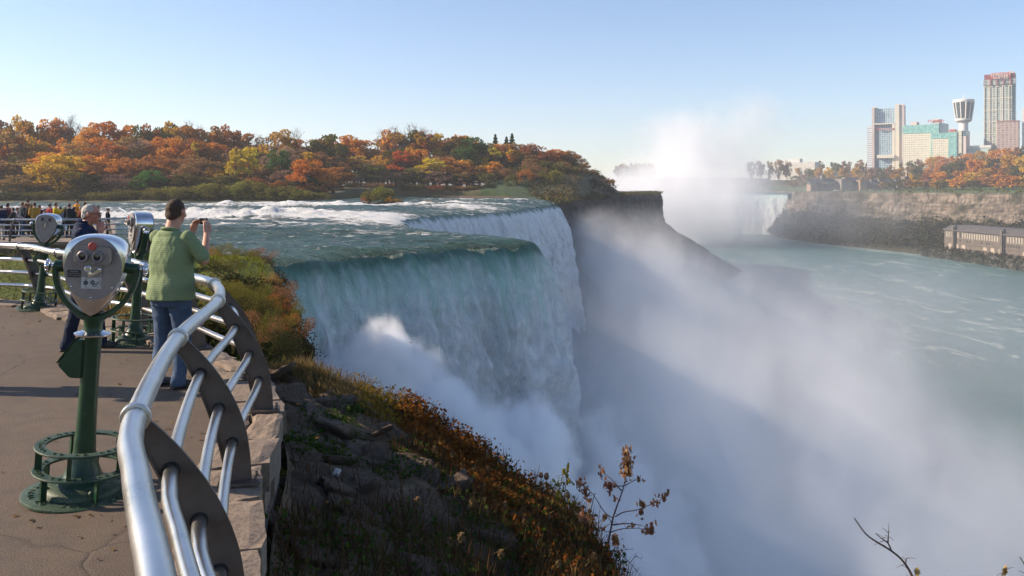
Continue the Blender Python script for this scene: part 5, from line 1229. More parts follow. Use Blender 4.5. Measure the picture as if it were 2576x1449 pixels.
# --- near vegetation
def on_slope(u, v):
    i = u*149; j = v*59; i0 = min(int(i), 148); j0 = min(int(j), 58); fi, fj = i-i0, j-j0; S = SLOPE_ROWS
    return (S[j0, i0]*(1-fi)*(1-fj)+S[j0, i0+1]*fi*(1-fj)+S[j0+1, i0]*(1-fi)*fj+S[j0+1, i0+1]*fi*fj)
def zfix(P):                       # same relief as the slope mesh
    P = np.array(P); P[:, 2] += fnoise(P, .9, 6, 2.2)*.17; return P
def pxof(p): return 1288+p[0]/p[1]*FPX, 470+(CAMZ-p[2])/p[1]*FPX
def blades(name, P, L, W, mat, label, lean=.45, cat=None):
    P = np.asarray(P); n = len(P); a = rng.uniform(0, 2*math.pi, n); l = L*rng.uniform(.5, 1.3, n) if np.isscalar(L) else np.asarray(L)*rng.uniform(.6, 1.25, n)
    d = rng.normal(size=(n, 2))*lean; tip = P+np.stack([d[:, 0]*l, d[:, 1]*l, l*np.sqrt(np.maximum(.15, 1-np.minimum(.8, (d**2).sum(1))))], 1); mid = P*.45+tip*.55; mid[:, 2] += l*.08
    s = np.stack([np.cos(a), np.sin(a), np.zeros(n)], 1)*(W*.5*(rng.uniform(.6, 1.3, n)))[:, None]; base = P.copy(); base[:, 2] -= .02
    V = np.stack([base-s, base+s, mid+s*.8, mid-s*.8, tip], 1).reshape(-1, 3); b = np.arange(n)*5
    F4 = np.stack([b, b+1, b+2, b+3], 1); F3 = np.stack([b+3, b+2, b+4, b+4], 1)
    me = bpy.data.meshes.new(name); me.from_pydata(V.tolist(), [], F4.tolist()+F3[:, :3].tolist()); me.update()
    o = link(name, me, mat); tag(o, label, cat or 'grass', kind='stuff'); return o
straw = leaf_mat('straw_blades', [(.20, .15, .055), (.34, .26, .10), (.14, .10, .04), (.26, .18, .07)], trans=.35); greenb = leaf_mat('green_blades', [(.035, .075, .012), (.06, .12, .02), (.10, .15, .025), (.045, .08, .015)], trans=.35)
rustl = leaf_mat('rust_leaflets', [(.12, .03, .012), (.20, .055, .015), (.10, .035, .015), (.24, .09, .02)], trans=.35); brownb = leaf_mat('brown_stalks', [(.075, .040, .020), (.12, .065, .030), (.055, .035, .02), (.16, .10, .05)], trans=.2)
goldl = leaf_mat('golden_leaflets', [(.30, .20, .02), (.20, .17, .02), (.38, .24, .02), (.14, .13, .02)], trans=.35); weedl = leaf_mat('weed_leaflets', [(.03, .06, .012), (.05, .09, .018), (.08, .11, .02), (.03, .05, .012)], trans=.3)
A_, B_, C_, D_, E_, F_, G_ = [], [], [], [], [], [], []
for _ in range(90000):
    u, v = rng.uniform(.32, 1), rng.uniform(0, 1.02); p = on_slope(min(u, 1), min(v, .999)); 
    if p[1] < 2.5: continue
    qx, qy = pxof(p)
    if not (560 < qx < 1750 and 850 < qy < 1700): continue
    nz = mnoise.noise((p[0]*1.3, p[1]*1.3, 1.7)); n2 = mnoise.noise((p[0]*.7, p[1]*.7, 9.7)); r_ = rng.random()
    if v > .62+.10*n2:
        edge_ = (v-.6)/.4
        if qx < 900: (B_ if r_ < .30 else A_).append(p)
        elif qx < 1010: (A_ if r_ < .50 else (D_ if r_ < .70 else B_)).append(p)
        elif qx < 1230: (C_ if r_ < .5 else (E_ if r_ < .75 else (A_ if r_ < .9 else B_))).append(p)
        elif qx < 1330: (F_ if r_ < .4 else (C_ if r_ < .6 else (E_ if r_ < .85 else B_))).append(p)
        else: (E_ if r_ < .55 else (F_ if r_ < .72 else (C_ if r_ < .80 else A_))).append(p)
    elif (qy > 1310+90*n2 or v > .5+.1*nz) and qy > 1120 and r_ < .50+.3*nz: (E_ if r_ < .28 else (F_ if r_ < .37 else B_)).append(p)
    elif nz > .36 and r_ < .25: (F_ if r_ < .3 else B_).append(p)
    elif r_ < .03: E_.append(p)
A_, B_, C_, D_, E_, F_ = [zfix(q) for q in (A_, B_, C_, D_, E_, F_)]
def thin(P, n): return P[rng.permutation(len(P))[:n]] if len(P) > n else P
blades('straw_grass', thin(A_, 17000), .24, .010, straw, 'pale dry grass lit by the sun along the edge of the near slope')
blades('green_grass', thin(B_, 16000), .13, .008, greenb, 'short green grass on the near slope')
blades('dead_stalks', thin(E_, 9000), .26, .008, brownb, 'brown dead stalks over the lower part of the near slope', lean=.38)
def leafy(name, P, h, leaf, per, mat, label, sp=.05):
    P = np.asarray(P); n = len(P); Q = np.repeat(P, per, axis=0)+rng.normal(size=(n*per, 3))*np.array([sp, sp, .01]); Q[:, 2] += rng.uniform(0, 1, n*per)*h*rng.uniform(.5, 1.2, n*per)
    V, F = leaf_quads(Q, leaf, rng, .4); o = link(name, mesh_np(name, V, F), mat); tag(o, label, 'weeds', kind='stuff'); return o
leafy('rust_weeds', thin(C_, 5200), .24, .042, 5, rustl, 'rust red leafy weeds along the middle of the slope edge'); leafy('yellow_weeds', thin(D_, 900), .24, .034, 6, goldl, 'yellow flowering weeds on the slope edge'); leafy('green_weeds', thin(F_, 1900), .16, .042, 5, weedl, 'low green leafy weeds on the near slope')
# stones bedded in the slope
SLAB = soil_mat('slope_rock', (.095, .068, .048), (.20, .148, .108), (.08, .08, .045), -.05, 2.2)
rv = []
for k in range(6):
    bm_ = bmesh.new(); bmesh.ops.create_icosphere(bm_, subdivisions=3, radius=1)
    for v in bm_.verts:
        c = v.co.copy(); cut = max(abs(c.x)*.95, abs(c.y)*1.05, abs(c.z)*1.2); c *= (.72/cut)**.75; n_ = mnoise.fractal(c*1.7+Vector((k*7, 0, 0)), .8, 2, 4); v.co = c*(1+n_*.22)
    me = bpy.data.meshes.new('rock'); bm_.to_mesh(me); bm_.free(); me.polygons.foreach_set('use_smooth', [True]*len(me.polygons)); me.materials.append(SLAB); rv.append(me)
cnt = 0; tries = 0
while cnt < 210 and tries < 6000:
    tries += 1; u, v = rt.uniform(.40, 1), rt.uniform(.04, .72); p = Vector(on_slope(u, v)); qx, qy = pxof(p)
    if not (640 < qx < 1420 and qy < 1560) or p.y < 3: continue
    if qy > 1350 and rt.random() < .6: continue
    p.z += mnoise.fractal((p.x*.9+2.2, p.y*.9-2.2, p.z*.9+1.54), 1.0, 2.0, 6)*.17; s = rt.uniform(.10, .27)*(1 if rt.random() < .8 else 1.35)
    o = bpy.data.objects.new('rock', rv[rt.randrange(6)]); COL.objects.link(o); o.location = p+Vector((0, 0, -.02)); o.scale = (s*rt.uniform(.9, 1.5), s*rt.uniform(.8, 1.2), s*rt.uniform(.22, .42)); o.rotation_euler = (rt.uniform(-.1, .25), rt.uniform(.28, .5), rt.uniform(0, 6.28) if rt.random() < .3 else rt.uniform(-.6, .6))
    tag(o, 'flat brown rock in the %s, %s' % ('bare earth under the kerb wall' if v < .3 else ('middle of the shaded slope' if v < .55 else 'weeds near the brink'), 'near the bottom edge' if qy > 1280 else ('beside the nearest fins' if qy > 1120 else 'up toward the wall corner')), 'rock', 'rocks bedded in the near slope'); cnt += 1
# headland: grass, bushes over the cliff edge
H_ = []; H2 = []
for _ in range(60000):
    i = rng.integers(0, 149); j = int(89*rng.uniform(0, 1)**.8); fi = rng.random(); p = HEAD_ROWS[j, i]*(1-fi)+HEAD_ROWS[j, i+1]*fi; p = p+rng.normal(size=3)*np.array([.15, .15, 0])
    (H_ if mnoise.noise((p[0]*.35, p[1]*.35, 0)) > -.12 else H2).append(p)
H_ = np.array(H_); H2 = np.array(H2)
for Q in (H_, H2): Q[:, 2] += fnoise(Q, .25, 5, 5.5)*.5-.02
brightb = leaf_mat('bright_blades', [(.12, .15, .018), (.17, .20, .02), (.22, .21, .03), (.10, .13, .018)], trans=.4)
top_m = lambda Q: np.array([p for p in Q if p[1] > 43 or p[0] < -.30*p[1]-1.5 or p[1] < 13])
Z_ = np.array([p for p in np.vstack([H_, H2]) if not (p[1] > 43 or p[0] < -.30*p[1]-1.5 or p[1] < 13)]); H_ = top_m(H_); H2 = top_m(H2)
scatter('headland_scrub', thin(Z_, 9000), .13, leaf_mat('scrubby', [(.030, .034, .010), (.050, .050, .014), (.075, .05, .018), (.025, .025, .010), (.09, .08, .018)]), 'tangled low scrub on the side of the near headland', per=9, spread=.22, up=1.4)
blades('meadow_grass', thin(H_, 34000), .30, .050, brightb, 'bright green grass on the headland behind the railing'); blades('meadow_straw', thin(H2, 16000), .34, .045, straw, 'dry tan grass patches on the headland behind the railing')
BP = []
for _ in range(9000):
    i = rng.integers(40, 120); t_ = rng.uniform(0, 1); BP.append(BANK_A[i]*(1-t_)+BANK_B[i]*t_+rng.normal(size=3)*np.array([.2, .2, 0]))
BP = np.array(BP); BP[:, 2] += .05; blades('bank_grass', BP, .32, .05, leaf_mat('bank_blades', [(.10, .11, .03), (.13, .12, .04), (.08, .09, .025), (.15, .11, .05)], trans=.35), 'rough grass on the bank below the far terrace')
GB = 'bushes overhanging the near headland'
for px, py, Y, r_, h_, col, lab in [
 (560, 668, 42, 1.4, 1.0, 'olive', None), (615, 650, 54, 1.6, 1.6, 'olive', None), (575, 645, 55, 1.5, 1.8, 'willow', None), (660, 648, 56, 1.6, 1.4, 'mauve', None), (540, 640, 55, 1.5, 1.6, 'olive', None), (510, 645, 52, 1.4, 1.3, 'brown', None),
 (676, 716, 44, 1.1, 1.1, 'brown', None), (610, 745, 37, 1.2, .9, 'olive', None), (648, 755, 36, 1.1, 1.1, 'olive', None), (575, 740, 35, 1.5, 1.1, 'willow', None), (655, 790, 33, 1.5, 1.5, 'olive', None), (620, 800, 31, 1.3, 1.2, 'dark', None),
 (700, 800, 36, 1.2, 1.6, 'rust', None), (728, 815, 33, 1.1, 1.5, 'olive', None), (745, 835, 32, .9, 1.1, 'rust', None), (700, 850, 31, 1.2, 1.6, 'willow', None), (665, 860, 29, 1.2, 1.5, 'olive', None), (690, 900, 27, 1.2, 1.4, 'dark', None), (640, 850, 28, 1.2, 1.4, 'brown', None), (715, 745, 40, 1.0, 1.2, 'brown', None)]:
    top_ = py < 690; r_ *= .62 if top_ else .72; h_ *= .60 if top_ else .8; p = atY(px, py+ h_*.6*FPX/Y, Y)
    put_tree('shrub', col, p, h_*1.35, r_, '%s leaved bush %s' % (cname[col], 'on top of the near headland' if py < 690 else ('on the headland slope facing the railing' if px < 660 else 'hanging from the near cliff edge in front of the falls')), 'bush', GB, rt.randrange(3), 2, rt.uniform(0, 6))
# leaf scatter on the near cliff itself
P = []
for _ in range(14000):
    i = rng.integers(215, len(allb)); dz = rng.uniform(0, 12)**1.0; q = allb[i].copy(); q[2] -= dz; q[:2] += nrm[i]*(.35+.16*dz+rng.uniform(-.4, .2)); P.append(q)
P = np.array(P); keep = np.array([mnoise.noise((p[0]*.5, p[1]*.5, p[2]*.6)) > -.05 for p in P]); scatter('cliff_creepers', P[keep], .085, leaf_mat('creeper_leaves', [(.05, .05, .014), (.08, .07, .018), (.12, .05, .018), (.035, .04, .012)]), 'creepers and weeds clinging to the near cliff', per=12, spread=.20)

# --- dry saplings and weeds at the brink
TWIG = M('dry_twig', (.045, .025, .022), .85, 0, (.11, .065, .05), 30, .4, 90, .002); SEED = leaf_mat('seed_keys', [(.28, .12, .06), (.42, .22, .10), (.20, .08, .05), (.48, .30, .15)], trans=.4)
def c6(cx, cy, Y): return atY((2000+cx/2.8417)*.67083, (1650+cy/2.8417)*.67083, Y)
def twigs(name, lines, Y0, label, cat, clusters=(), leafmat=None, conv=c6, leafs=()):
    base = conv(*lines[0][1][0], Y0); root = empty(name, base); tag(root, label, cat); rr = random.Random(4); L = lambda p: p-base
    for k, (r_, pts) in enumerate(lines):
        dY = 0 if k == 0 else rr.uniform(-.18, .18); P3 = [L(conv(x, y, Y0+dY*(i/max(1, len(pts)-1)))) for i, (x, y) in enumerate(pts)]; P3 = catmull(P3, .03)
        m = MB(); m.tube(P3, [max(.0018, r_*(1-.75*i/len(P3))) for i in range(len(P3))], 6)
        for _ in range(3+len(P3)//5):
            a = rr.choice(P3[len(P3)//4:]); d = Vector((rr.uniform(-1, 1), rr.uniform(-1, 1), rr.uniform(-.6, .9))).normalized()*rr.uniform(.02, .07); m.tube([a, a+d*.5+Vector((0, 0, .004)), a+d], [.0018, .0014, .001], 4)
        m.build('stem' if k == 0 else 'branch', TWIG, root)
    for (x, y, rx, rz, n) in clusters:
        c = L(conv(x, y, Y0)); sc = Y0/FPX/2.8417*1/.67083*.67083*.67083*2.2
        Q = np.array([tuple(c)]*n)+rng.normal(size=(n, 3))*np.array([rx, rx, rz]); V, F = leaf_quads(Q, .034, rng); 
        V = V.reshape(-1, 4, 3); V[:, :, 2] = Q[:, None, 2]+(V[:, :, 2]-Q[:, None, 2])*1.6; link('seed_cluster', mesh_np('seed_cluster', V.reshape(-1, 3), F), leafmat or SEED, root)
    return root
twigs('dry_sapling', [(.012, [(770, 1330), (790, 1150), (820, 980), (850, 830), (900, 680), (950, 540), (985, 390), (1018, 120)]),
  (.006, [(845, 830), (760, 770), (650, 600), (560, 500), (465, 430)]), (.006, [(870, 820), (960, 770), (1100, 745), (1220, 700), (1350, 640), (1425, 570)]), (.008, [(840, 905), (1000, 890), (1160, 910)]), (.006, [(835, 980), (930, 950), (1080, 940), (1190, 950)]),
  (.006, [(940, 540), (830, 420), (690, 290)]), (.005, [(965, 490), (870, 490), (800, 480), (770, 440)]), (.005, [(975, 485), (1060, 440), (1140, 400)]), (.005, [(830, 880), (790, 800)]), (.006, [(790, 1190), (880, 1190), (1000, 1280), (1060, 1350), (1150, 1449)]), (.004, [(800, 1190), (1060, 1160)]), (.004, [(1030, 1310), (1090, 1240), (1150, 1270)]), (.004, [(835, 985), (740, 965)])],
  8.3, 'leafless dry sapling with hanging pinkish brown seed clusters at the brink of the slope', 'sapling',
  [(1005, 190, .028, .055, 80), (990, 290, .026, .05, 80), (980, 355, .03, .03, 50), (490, 480, .028, .03, 34), (565, 590, .022, .035, 34), (735, 340, .022, .03, 22), (830, 510, .026, .03, 24), (780, 490, .02, .03, 14), (1165, 705, .024, .02, 24), (1300, 675, .022, .018, 20), (1395, 605, .02, .025, 22), (1235, 955, .035, .028, 46), (1150, 775, .016, .02, 12), (520, 815, .018, .03, 18), (872, 1065, .022, .022, 46), (1120, 415, .02, .014, 12), (765, 815, .012, .025, 10), (880, 620, .014, .018, 10), (1030, 900, .03, .008, 10)])
twigs('dry_weed', [(.010, [(560, 1180), (575, 980), (590, 850), (620, 720), (655, 560)]), (.008, [(740, 1290), (650, 1120), (570, 990)]), (.004, [(570, 900), (500, 870), (450, 860)]), (.004, [(665, 1120), (690, 950), (712, 720)]), (.003, [(590, 1000), (640, 930), (720, 970)])], 8.5, 'dark upright dead stalk left of the dry sapling', 'weed', [(615, 950, .014, .014, 16), (600, 800, .010, .05, 16)])
twigs('green_sapling', [(.007, [(300, 1000), (320, 800), (335, 600), (350, 450), (378, 260)]), (.004, [(320, 800), (380, 740), (430, 700)]), (.004, [(320, 780), (250, 740), (200, 690)]), (.004, [(335, 620), (280, 540), (265, 440)]), (.003, [(345, 470), (400, 400)]), (.003, [(340, 500), (300, 340)])], 8.9, 'slim young shrub with small green leaves at the brink left of the dry sapling', 'sapling',
  [(270, 470, .03, .05, 22), (360, 440, .03, .04, 20), (370, 290, .01, .02, 5), (320, 345, .012, .015, 6), (320, 620, .05, .04, 26), (400, 740, .05, .03, 30), (260, 720, .06, .05, 40), (330, 800, .07, .05, 44), (430, 700, .02, .02, 10), (120, 720, .05, .04, 30), (180, 800, .07, .05, 40)], LM['willow'])
twigs('bare_shoot', [(.005, [(0, 560), (30, 440), (70, 260)]), (.003, [(30, 440), (0, 330)]), (.003, [(90, 640), (130, 520)]), (.003, [(170, 620), (205, 550)])], 9.0, 'thin bare shoot at the brink left of the green leaved sapling', 'weed', [])
c7 = lambda cx, cy, Y: atY((2950+cx/2.894)*.67083, (1850+cy/2.894)*.67083, Y)
POD = leaf_mat('pod', [(.40, .26, .10), (.5, .34, .14)], trans=.2)
twigs('bare_branch', [(.012, [(1480, 1900), (1460, 1500), (1400, 1050), (1360, 895), (1290, 770), (1240, 710), (1130, 620), (950, 510), (850, 430), (735, 270)]), (.005, [(1135, 622), (1100, 540), (1030, 490), (965, 435)]), (.004, [(1100, 540), (1102, 470), (1110, 400)]), (.004, [(1290, 770), (1300, 705)]), (.004, [(1420, 1000), (1412, 900)])], 4.6,
  'bare curved branch rising from the bottom edge in front of the mist', 'branch', [(1412, 868, .003, .008, 8)], POD, c7)
twigs('bare_branch', [(.009, [(2640, 1900), (2620, 1000), (2575, 760), (2530, 690)]), (.004, [(2600, 1000), (2400, 960), (2340, 890), (2365, 840)])], 4.6, 'second bare twig with a small pod in the bottom right corner', 'branch', [(2365, 840, .003, .008, 8)], POD, c7)
# teasels and other single weeds on the lower slope
k = 0; tries = 0
while k < 34 and tries < 4000:
    tries += 1; u, v = rt.uniform(.45, .98), rt.uniform(.35, .99); p = Vector(on_slope(u, v)); qx, qy = pxof(p)
    if not (860 < qx < 1560 and 1180 < qy < 1560): continue
    hh = rt.uniform(.16, .34); root = empty('teasel', p, rt.uniform(0, 6)); tag(root, 'dry brown teasel %s' % (('on the slope between the kerb wall and the paper scrap' if qx < 1000 else 'low on the slope below the rust red weeds') if qx < 1200 else ('on the slope left of the dry sapling' if qx < 1400 else 'at the foot of the dry sapling')), 'teasel', 'teasels on the lower slope')
    if k == 0:
        m = MB(); m.tube([(0, 0, -.03), (.01, 0, .5), (.03, .01, 1.0)], [.012, .010, .008], 5); ts = m.mesh('stem'); ts.materials.append(brownb); Q = rng.normal(size=(150, 3)); Q /= np.linalg.norm(Q, axis=1)[:, None]; Q = Q*np.array([.075, .075, .10])+np.array([.03, .01, 1.08]); V, F = leaf_quads(Q, .06, rng); th = mesh_np('seed_head', V, F); th.materials.append(leaf_mat('teasel_head', [(.16, .10, .05), (.26, .17, .09), (.10, .06, .035)], trans=.15))
    for nm, me in (('stem', ts), ('seed_head', th)): o = bpy.data.objects.new(nm, me); COL.objects.link(o); o.parent = root
    root.scale = (hh*.9, hh*.9, hh); k += 1
m = MB(); pp = atZ(857, 1222, -1.05); 
for i in range(9): m.ball((rt.uniform(-.03, .03), rt.uniform(-.02, .02), rt.uniform(0, .04)), (rt.uniform(.015, .03), .02, rt.uniform(.012, .025)), 7, 5, Matrix.Rotation(rt.uniform(0, 3), 3, 'X'))
o = m.build('paper_scrap', WHT); bestd = min(((Vector(on_slope(u/60, v/40))-Vector((0, 0, 0))), u, v) for u in range(20, 60) for v in range(1, 39)) if False else None
best = min(((pxof(on_slope(u/80, v/40))[0]-857)**2+(pxof(on_slope(u/80, v/40))[1]-1222)**2, u/80, v/40) for u in range(28, 80) for v in range(1, 39)); o.location = Vector(on_slope(best[1], best[2]))+Vector((0, 0, .08)); tag(o, 'crumpled white paper scrap lying among the rocks of the slope', 'litter')

P = []
for _ in range(500):
    i = rng.integers(5, len(railc)-40); a_ = railc[i]; d = -.02-abs(rng.normal())*.5; q = offs([railc[i-1], railc[i], railc[i+1]], d)[1]; P.append((q.x, q.y, .008))
for _ in range(90): P.append((rng.uniform(-8, -.5), rng.uniform(1.5, 13), .008))
P = np.array(P); ok = [p for p in P if p[1] > 1]; V, F = leaf_quads(np.array(ok), .036, rng, 6.0); o = link('fallen_leaves', mesh_np('fallen_leaves', V, F), leaf_mat('fallen', [(.14, .07, .03), (.22, .12, .04), (.08, .05, .03), (.30, .20, .06)])); tag(o, 'dry fallen leaves and grit gathered on the plaza along the kerb wall', 'leaves', kind='stuff')
# ================================================================ BUILDINGS ON THE OPPOSITE SHORE
def facade_mat(name, wall, glass, nx, nz, wfrac=.6, hfrac=.55, vert=None, seed=1.0, glass2=None):
    """wall colour with a grid of windows laid out in metres on the faces' UVs"""
    t = NT(name); uv = t.coord('UV'); s = t.n('SeparateXYZ', {0: uv}); u, v = s.outputs[0], s.outputs[1]
    fu = t.math('FRACT', t.math('DIVIDE', u, nx)); fv = t.math('FRACT', t.math('DIVIDE', v, nz))
    mu = t.math('MULTIPLY', t.math('GREATER_THAN', fu, (1-wfrac)/2), t.math('LESS_THAN', fu, (1+wfrac)/2)); mv = t.math('MULTIPLY', t.math('GREATER_THAN', fv, (1-hfrac)/2), t.math('LESS_THAN', fv, (1+hfrac)/2))
    m_ = t.math('MULTIPLY', mu, mv)
    cell = t.n('CombineXYZ', {0: t.math('FLOOR', t.math('DIVIDE', u, nx)), 1: t.math('FLOOR', t.math('DIVIDE', v, nz)), 2: seed}).outputs[0]
    rnd = t.n('TexWhiteNoise', {'Vector': cell}, noise_dimensions='3D').outputs[0]
    g = t.mix(rnd, glass, glass2 or tuple(x*1.9+.02 for x in glass)); n1 = t.noise(t.coord(), .08, 4)
    wl = t.mix(n1, wall, tuple(x*.86 for x in wall)); c = t.mix(m_, wl, g)
    return t.surf(c, t.math('SUBTRACT', .75, t.math('MULTIPLY', m_, .55)), 0, t.bump(t.math('SUBTRACT', 1.0, m_), .6, .3), spec=.4)
def block(name, fp, z0, z1, mat, parent=None, top=None, mats=None):
    """building volume over a plan polygon, UVs in metres on the walls"""
    n = len(fp); vs = [(x, y, z0) for x, y in fp]+[(x, y, z1) for x, y in fp]; fs = [(i, (i+1) % n, (i+1) % n+n, i+n) for i in range(n)]+[tuple(range(n, 2*n))]
    me = bpy.data.meshes.new(name); me.from_pydata(vs, [], fs); me.update(); l = me.uv_layers.new(name='UVMap'); a = 0.0
    for i in range(n):
        L = math.hypot(fp[(i+1) % n][0]-fp[i][0], fp[(i+1) % n][1]-fp[i][1]); p = me.polygons[i]
        for k, li in enumerate(p.loop_indices): l.data[li].uv = ((a if k in (0, 3) else a+L), (0 if k < 2 else z1-z0))
        a += 0
    me.materials.append(mat); me.materials.append(top or ROOFG); me.polygons[n].material_index = 1
    bm_ = bmesh.new(); bm_.from_mesh(me); bmesh.ops.recalc_face_normals(bm_, faces=bm_.faces); bm_.to_mesh(me); bm_.free()
    return link(name, me, None, parent)
ROOFG = M('flat_roof', (.30, .29, .27), .9, 0, (.38, .36, .34), .2)
SK = [0.0, 1400.0, 0.0]           # how far a front is turned, its pivot distance and pivot column
def rectY(px0, px1, Y, depth, skew=None):
    s, Y0, pc = SK; xr = (pc-1288)/FPX*Y0; k0, k1 = (px0-1288)/FPX, (px1-1288)/FPX
    y0 = (Y+s*xr)/(1+s*k0); y1 = (Y+s*xr)/(1+s*k1); x0, x1 = k0*y0, k1*y1
    dx, dy = x1-x0, y1-y0; L = math.hypot(dx, dy); nx_, ny_ = -dy/L, dx/L
    return [(x0, y0), (x1, y1), (x1+nx_*depth, y1+ny_*depth), (x0+nx_*depth, y0+ny_*depth)]
zY = lambda py, Y: CAMZ-(py-470)/FPX*Y
def place(root, o): o.parent = root
Yh = 1400; ZB = 18
PALE = facade_mat('pale_tower_front', (.62, .60, .58), (.16, .24, .30), 4.2, 3.4, .62, .62); PALESOLID = M('pale_and_shaded_concrete', (.60, .50, .46), .8, 0, (.52, .44, .41), .05); CREAM = M('cream_trim', (.72, .66, .56), .7, 0, (.66, .60, .5), .05)
GLZ = facade_mat('blue_glass_front', (.56, .60, .62), (.10, .20, .27), 3.4, 3.4, .70, .80); DKG = M('dark_tower_glass', (.09, .12, .18), .25, 0, (.13, .16, .22), .1)
TEAL = facade_mat('teal_glass_front', (.20, .42, .40), (.08, .30, .30), 3.2, 3.4, .72, .55, glass2=(.35, .62, .58)); CRM = facade_mat('cream_window_front', (.66, .62, .50), (.20, .22, .20), 3.0, 3.5, .55, .42, glass2=(.5, .48, .4)); DKT = M('shaded_blue_panel', (.05, .10, .14), .3, 0, (.07, .13, .18), .1)
REDS = M('red_sign', (.45, .06, .05), .6, 0, (.40, .05, .045), .3)
def base_empty(name, px, Y, label, cat):
    r = empty(name, (0, 0, 0)); tag(r, label, cat); return r
SK[:] = [.55, 1400, 2225]
# 1 pale twin tower hotel at the left
r = base_empty('hotel_tower', 2225, Yh, 'pale tower hotel with a tall right slab and blue glass front, leftmost of the hotels', 'hotel')
block('wing', rectY(2181, 2197, Yh+8, 30), ZB, zY(316, Yh), facade_mat('balcony_bands', (.66, .68, .70), (.20, .27, .34), 60, 3.6, .98, .45), r)
block('side_slab', rectY(2196, 2212, Yh+2, 26), ZB, zY(318, Yh), DKG, r); block('pier', rectY(2193, 2199.5, Yh-2, 20), ZB, zY(270, Yh), PALESOLID, r)
block('glass_front', rectY(2199.5, 2253, Yh+6, 26), ZB, zY(272, Yh), GLZ, r); block('lower_front', rectY(2212, 2248, Yh, 5.8), ZB, zY(322, Yh), GLZ, r)
block('ledge', rectY(2196, 2250, Yh-3, 8), zY(313, Yh), zY(310, Yh), CREAM, r); block('frame_pier', rectY(2244, 2251, Yh-3.2, 8), ZB, zY(313.5, Yh), CREAM, r); block('base_slab', rectY(2206, 2250, Yh-8, 10), zY(398, Yh), zY(390, Yh), CREAM, r)
block('tall_slab', rectY(2252, 2262, Yh-4, 24), ZB, zY(264, Yh), CREAM, r); block('tall_slab_side', rectY(2262.2, 2275, Yh-2, 26), ZB, zY(266, Yh), PALESOLID, r); block('plant_room', rectY(2258, 2273, Yh+4, 14), zY(266, Yh), zY(263, Yh), CREAM, r)  # cream face has sunlight, pinkish side its shade put into the colour
block('crown_room', rectY(2194, 2206, Yh+2, 14), zY(271, Yh), zY(268, Yh), CREAM, r)
def sign(s, px, py, Y, size, mat, parent, nm='sign_lettering'):
    q, Y0, pc = SK; k = (px-1288)/FPX; y_ = (Y+q*(pc-1288)/FPX*Y0)/(1+q*k); p = Vector((k*y_, y_, zY(py, Y)))
    return text_mesh(s, size, mat, nm, parent, Matrix.Translation(p) @ Matrix.Rotation(-math.atan(q), 4, 'Z') @ Matrix.Rotation(R(90), 4, 'X') @ Matrix.Scale(1.12, 4, (1, 0, 0)), .3)
sign('Sheraton', 2228, 324.3, Yh-3.6, 7.0, REDS, r)
Yh = 1325; SK[:] = [.85, 1325, 2345]
# 2 stepped teal glass hotel
r = base_empty('stepped_hotel', 2320, Yh, 'cream and teal glass hotel stepping down to the right of the pale tower', 'hotel')
block('wing', rectY(2271, 2345, Yh+10, 30), ZB, zY(333, Yh), CRM, r); block('glass_top', rectY(2271, 2345, Yh+9, 31), zY(333, Yh), zY(312, Yh), TEAL, r)
block('glass_bay', rectY(2342, 2362, Yh+2, 30), ZB, zY(311, Yh), TEAL, r); block('end_wall', rectY(2362, 2372, Yh+3, 34), zY(336, Yh), zY(310, Yh), DKT, r); block('end_base', rectY(2362, 2371.8, Yh+3.5, 33), ZB, zY(336, Yh), PALESOLID, r)  # right end takes darker colours that stand for its shade
block('sign_box', rectY(2346, 2364, Yh+4, 14), zY(311, Yh), zY(300, Yh), PALESOLID, r); sign('Marriott', 2354.5, 304.8, Yh+3.2, 6.2, REDS, r); block('roof_room', rectY(2291, 2306, Yh+14, 14), zY(312, Yh), zY(303.5, Yh), PALESOLID, r)
block('low_wing', rectY(2345, 2387, Yh-6, 8), ZB, zY(349, Yh), CRM, r); block('low_glass_top', rectY(2345, 2387, Yh-7, 9), zY(349, Yh), zY(336, Yh), TEAL, r)
block('low_glass_bay', rectY(2386, 2407, Yh-10, 20), ZB, zY(334, Yh), TEAL, r); block('low_end', rectY(2407, 2419, Yh-8, 22), ZB, zY(332, Yh), CRM, r); block('low_end_side', rectY(2419, 2430, Yh-6, 24), ZB, zY(345, Yh), PALESOLID, r); block('low_end_glass', rectY(2419, 2430.2, Yh-6.4, 25), zY(345, Yh), zY(332, Yh), DKT, r)  # low right end likewise coloured as a shaded face
block('red_roof_room', rectY(2388, 2403, Yh-6, 12), zY(334, Yh), zY(328, Yh), REDS, r)
# 3 observation tower
r = base_empty('observation_tower', 2424, Yh-30, 'white observation tower with a flared dark glass pod on a slim shaft', 'tower'); Yt = 1440; cx = (2424-1288)/FPX*Yt
WHP = M('white_concrete', (.74, .72, .68), .7, 0, (.66, .64, .6), .1); u_ = Yt/FPX
m = MB(); m.lathe([(11*u_, ZB), (10.5*u_, zY(308, Yt))], 20, (cx, Yt, 0)); m.build('shaft', WHP, r, 40)
m = MB(); m.lathe([(10*u_, zY(309, Yt)), (15*u_, zY(307, Yt)), (19*u_, zY(303.5, Yt)), (19.5*u_, zY(299, Yt)), (17*u_, zY(298, Yt))], 24, (cx, Yt, 0)); m.build('pod_base', WHP, r, 40)
DKW = facade_mat('pod_glass', (.05, .07, .07), (.04, .06, .07), 3, 4, .8, .8); m = MB(); m.lathe([(18*u_, zY(298, Yt)), (24*u_, zY(261, Yt)), (23*u_, zY(258, Yt))], 24, (cx, Yt, 0)); m.build('pod_glass', M('dark_pod_glass', (.03, .045, .05), .2, 0, (.06, .08, .085), .4), r)
